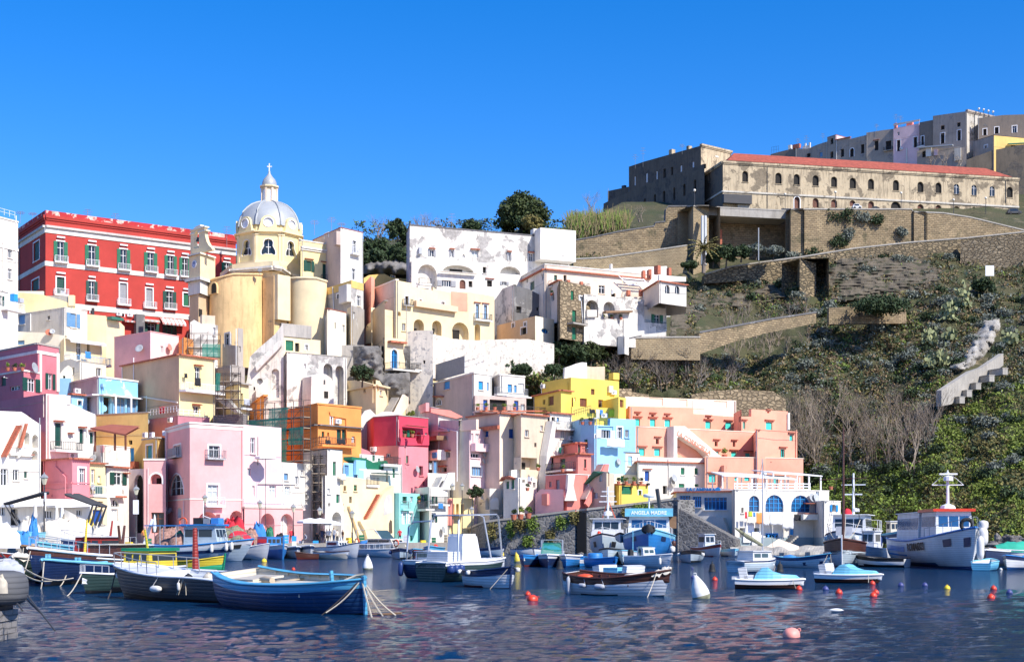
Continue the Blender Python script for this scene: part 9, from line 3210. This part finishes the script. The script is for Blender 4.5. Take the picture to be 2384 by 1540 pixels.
for j in range(13):
 t=-math.pi/2+math.pi*j/12;rows.append([Vector((x1-.3,32.6,1.18))+Vector(((abs(math.cos(a))**.45*math.copysign(1,math.cos(a)))*.74*abs(math.cos(t))**.4*(1+.05*noise.noise(Vector((a,t,1)))),.7*math.sin(a)*abs(math.cos(t))**.4,.4*math.copysign(abs(math.sin(t))**.6,math.sin(t))+.02*noise.noise(Vector((a*2,t*3,4))))) for a in [2*math.pi*k/28 for k in range(28)]])
mb.grid(rows,closed=True);mb.build('bollard_cap','cap_stone',r_,True)
mb=MB();mb.box((x1-.4,32.6,.74),(.7,1.1,.14));mb.build('neck','anti_black',r_)
heap('bundle of grey nets lying on the pier top at the left edge',8,1302,100,33.4,'cloth_grey','net_heap',.5,1.45);heap('pale straw coloured tuft on the rounded bollard',0,1340,34,31.6,'rope','net_heap',.5,1.1)
for k,(a,b) in enumerate([((64,1385,32),(128,1467,31)),((62,1394,32),(94,1425,31.6)),((40,1404,32),(52,1420,31.8))]):
 mb=MB();mb.tube([P(*a),P(*b)],.022,5);tag(mb.build('mooring_cable','iron'),['longest','middle','shortest'][k]+' stiff black cable reaching from the bollard into the water','cable')
for k,(x0,y0,x1_,y1,Y) in enumerate([(30,1305,170,1345,45),(0,1285,120,1352,42)]):
 mb=MB();a,b=P(x0,y0,Y),P(x1_,y1,Y+10);mb.tube([a.lerp(b,i/10)-Vector((0,0,.3*math.sin(math.pi*i/10))) for i in range(11)],.03,5);tag(mb.build('mooring_rope','rope'),['upper','lower'][k]+' pale mooring rope running from the bollard to the navy boats','rope')
for i in range(26):
 x=[70,190,262,300,345,395,430,500,560,590,640,665,700,812,842,868,905,945,985,1010,1040,735,790,240,120,530][i];Y=float(np.interp(x,[q[0] for q in QE],[q[1] for q in QE]))+1.6+(i % 3)*.8
 mb=MB();p=G(x,Y,1.4);a=i*.9;w_=.62
 for k in range(1+i % 3):
  z=.17+.34*k
  mb.box(p+Vector((0,0,z-.15)),(w_,.42,.03),rz=a)
  for sx,sy,dx,dy in ((0,.2,w_,.03),(0,-.2,w_,.03),(.3,0,.03,.4),(-.3,0,.03,.4)):
   o=Matrix.Rotation(a,3,'Z') @ Vector((sx,sy,0));mb.box(p+o+Vector((0,0,z)),(dx,dy,.28),rz=a)
 tag(mb.build('fish_crate',['wood_pale','paint_blue','cloth_white','buoy_yellow','paint_green'][i % 5]),'stack of open fish crates left on the quay edge','crate','fish crates along the quay')
def potted(label,x,y,Y,s=.5,mat='leaf_green'):
 r_=empty('potted_plant',P(x,y,Y),label,'potted plant','potted plants on the terraces');mb=MB();mb.lathe((0,0,0),[(.02,0),(s*.32,0),(s*.45,s*.7),(s*.38,s*.7),(.02,s*.6)],10);mb.build('pot','terracotta',r_,world=False)
 c=blob_centers(5,(s*.55,s*.55,s*.7));c[:,2]+=s*1.1;V,q,_=leaves(c,np.full((5,3),s*.3),22,s*.17);leaf_obj('foliage',V,q,[mat],None,r_)
for i,(x,y,Y,lb) in enumerate([(18,863,177,'on the magenta terrace, left'),(34,863,177,'on the magenta terrace, middle'),(52,863,176,'on the magenta terrace by the dish'),(1424,1127,192.5,'first on the little yellow house terrace'),(1440,1127,191.5,'second on the little yellow house terrace'),(1458,1127,192,'third on the little yellow house terrace'),(1476,1127,193,'fourth on the little yellow house terrace'),(1492,1127,193.5,'last on the little yellow house terrace'),(1112,954,201.6,'at the far left of the tiled parapet'),(1132,954,202,'on the tiled parapet, second from left'),(1152,954,202.6,'on the tiled parapet, middle'),(1174,954,203.3,'on the tiled parapet, right of middle'),(1198,954,204,'on the tiled parapet, right'),(942,1017,192,'in the crimson loggia beside the green shutter'),(960,1017,193,'in the crimson loggia, right'),(1356,988,197.5,'on the light blue house terrace, left'),(1374,988,197,'on the light blue house terrace, right'),(1687,1068,204,'like a small palm on the salmon terrace'),(976,1171,190.5,'on the laundry house balcony'),(1196,1209,183,'on top of the harbour wall, left'),(1212,1208,183,'on top of the harbour wall, middle'),(1230,1206,183,'on top of the harbour wall, right'),(1228,1142,188.5,'on the terrace by the coral house'),(1253,1095,196,'in front of the buttress loggia'),(1310,1098,189,'on the coral house terrace'),(1284,688,246,'on the long cream house terrace, left'),(1404,744,247,'on the ruined arch terrace, left'),(1424,744,247,'on the ruined arch terrace, middle'),(1446,744,247,'on the ruined arch terrace, right'),(1935,1139,186,'at the right end of the restaurant roof')]):
 potted('green plant in a terracotta pot '+lb,x,y,Y,.95 if 'harbour wall' in lb or 'palm' in lb else .6,['leaf_green','leaf_dark','leaf_bright'][i % 3])
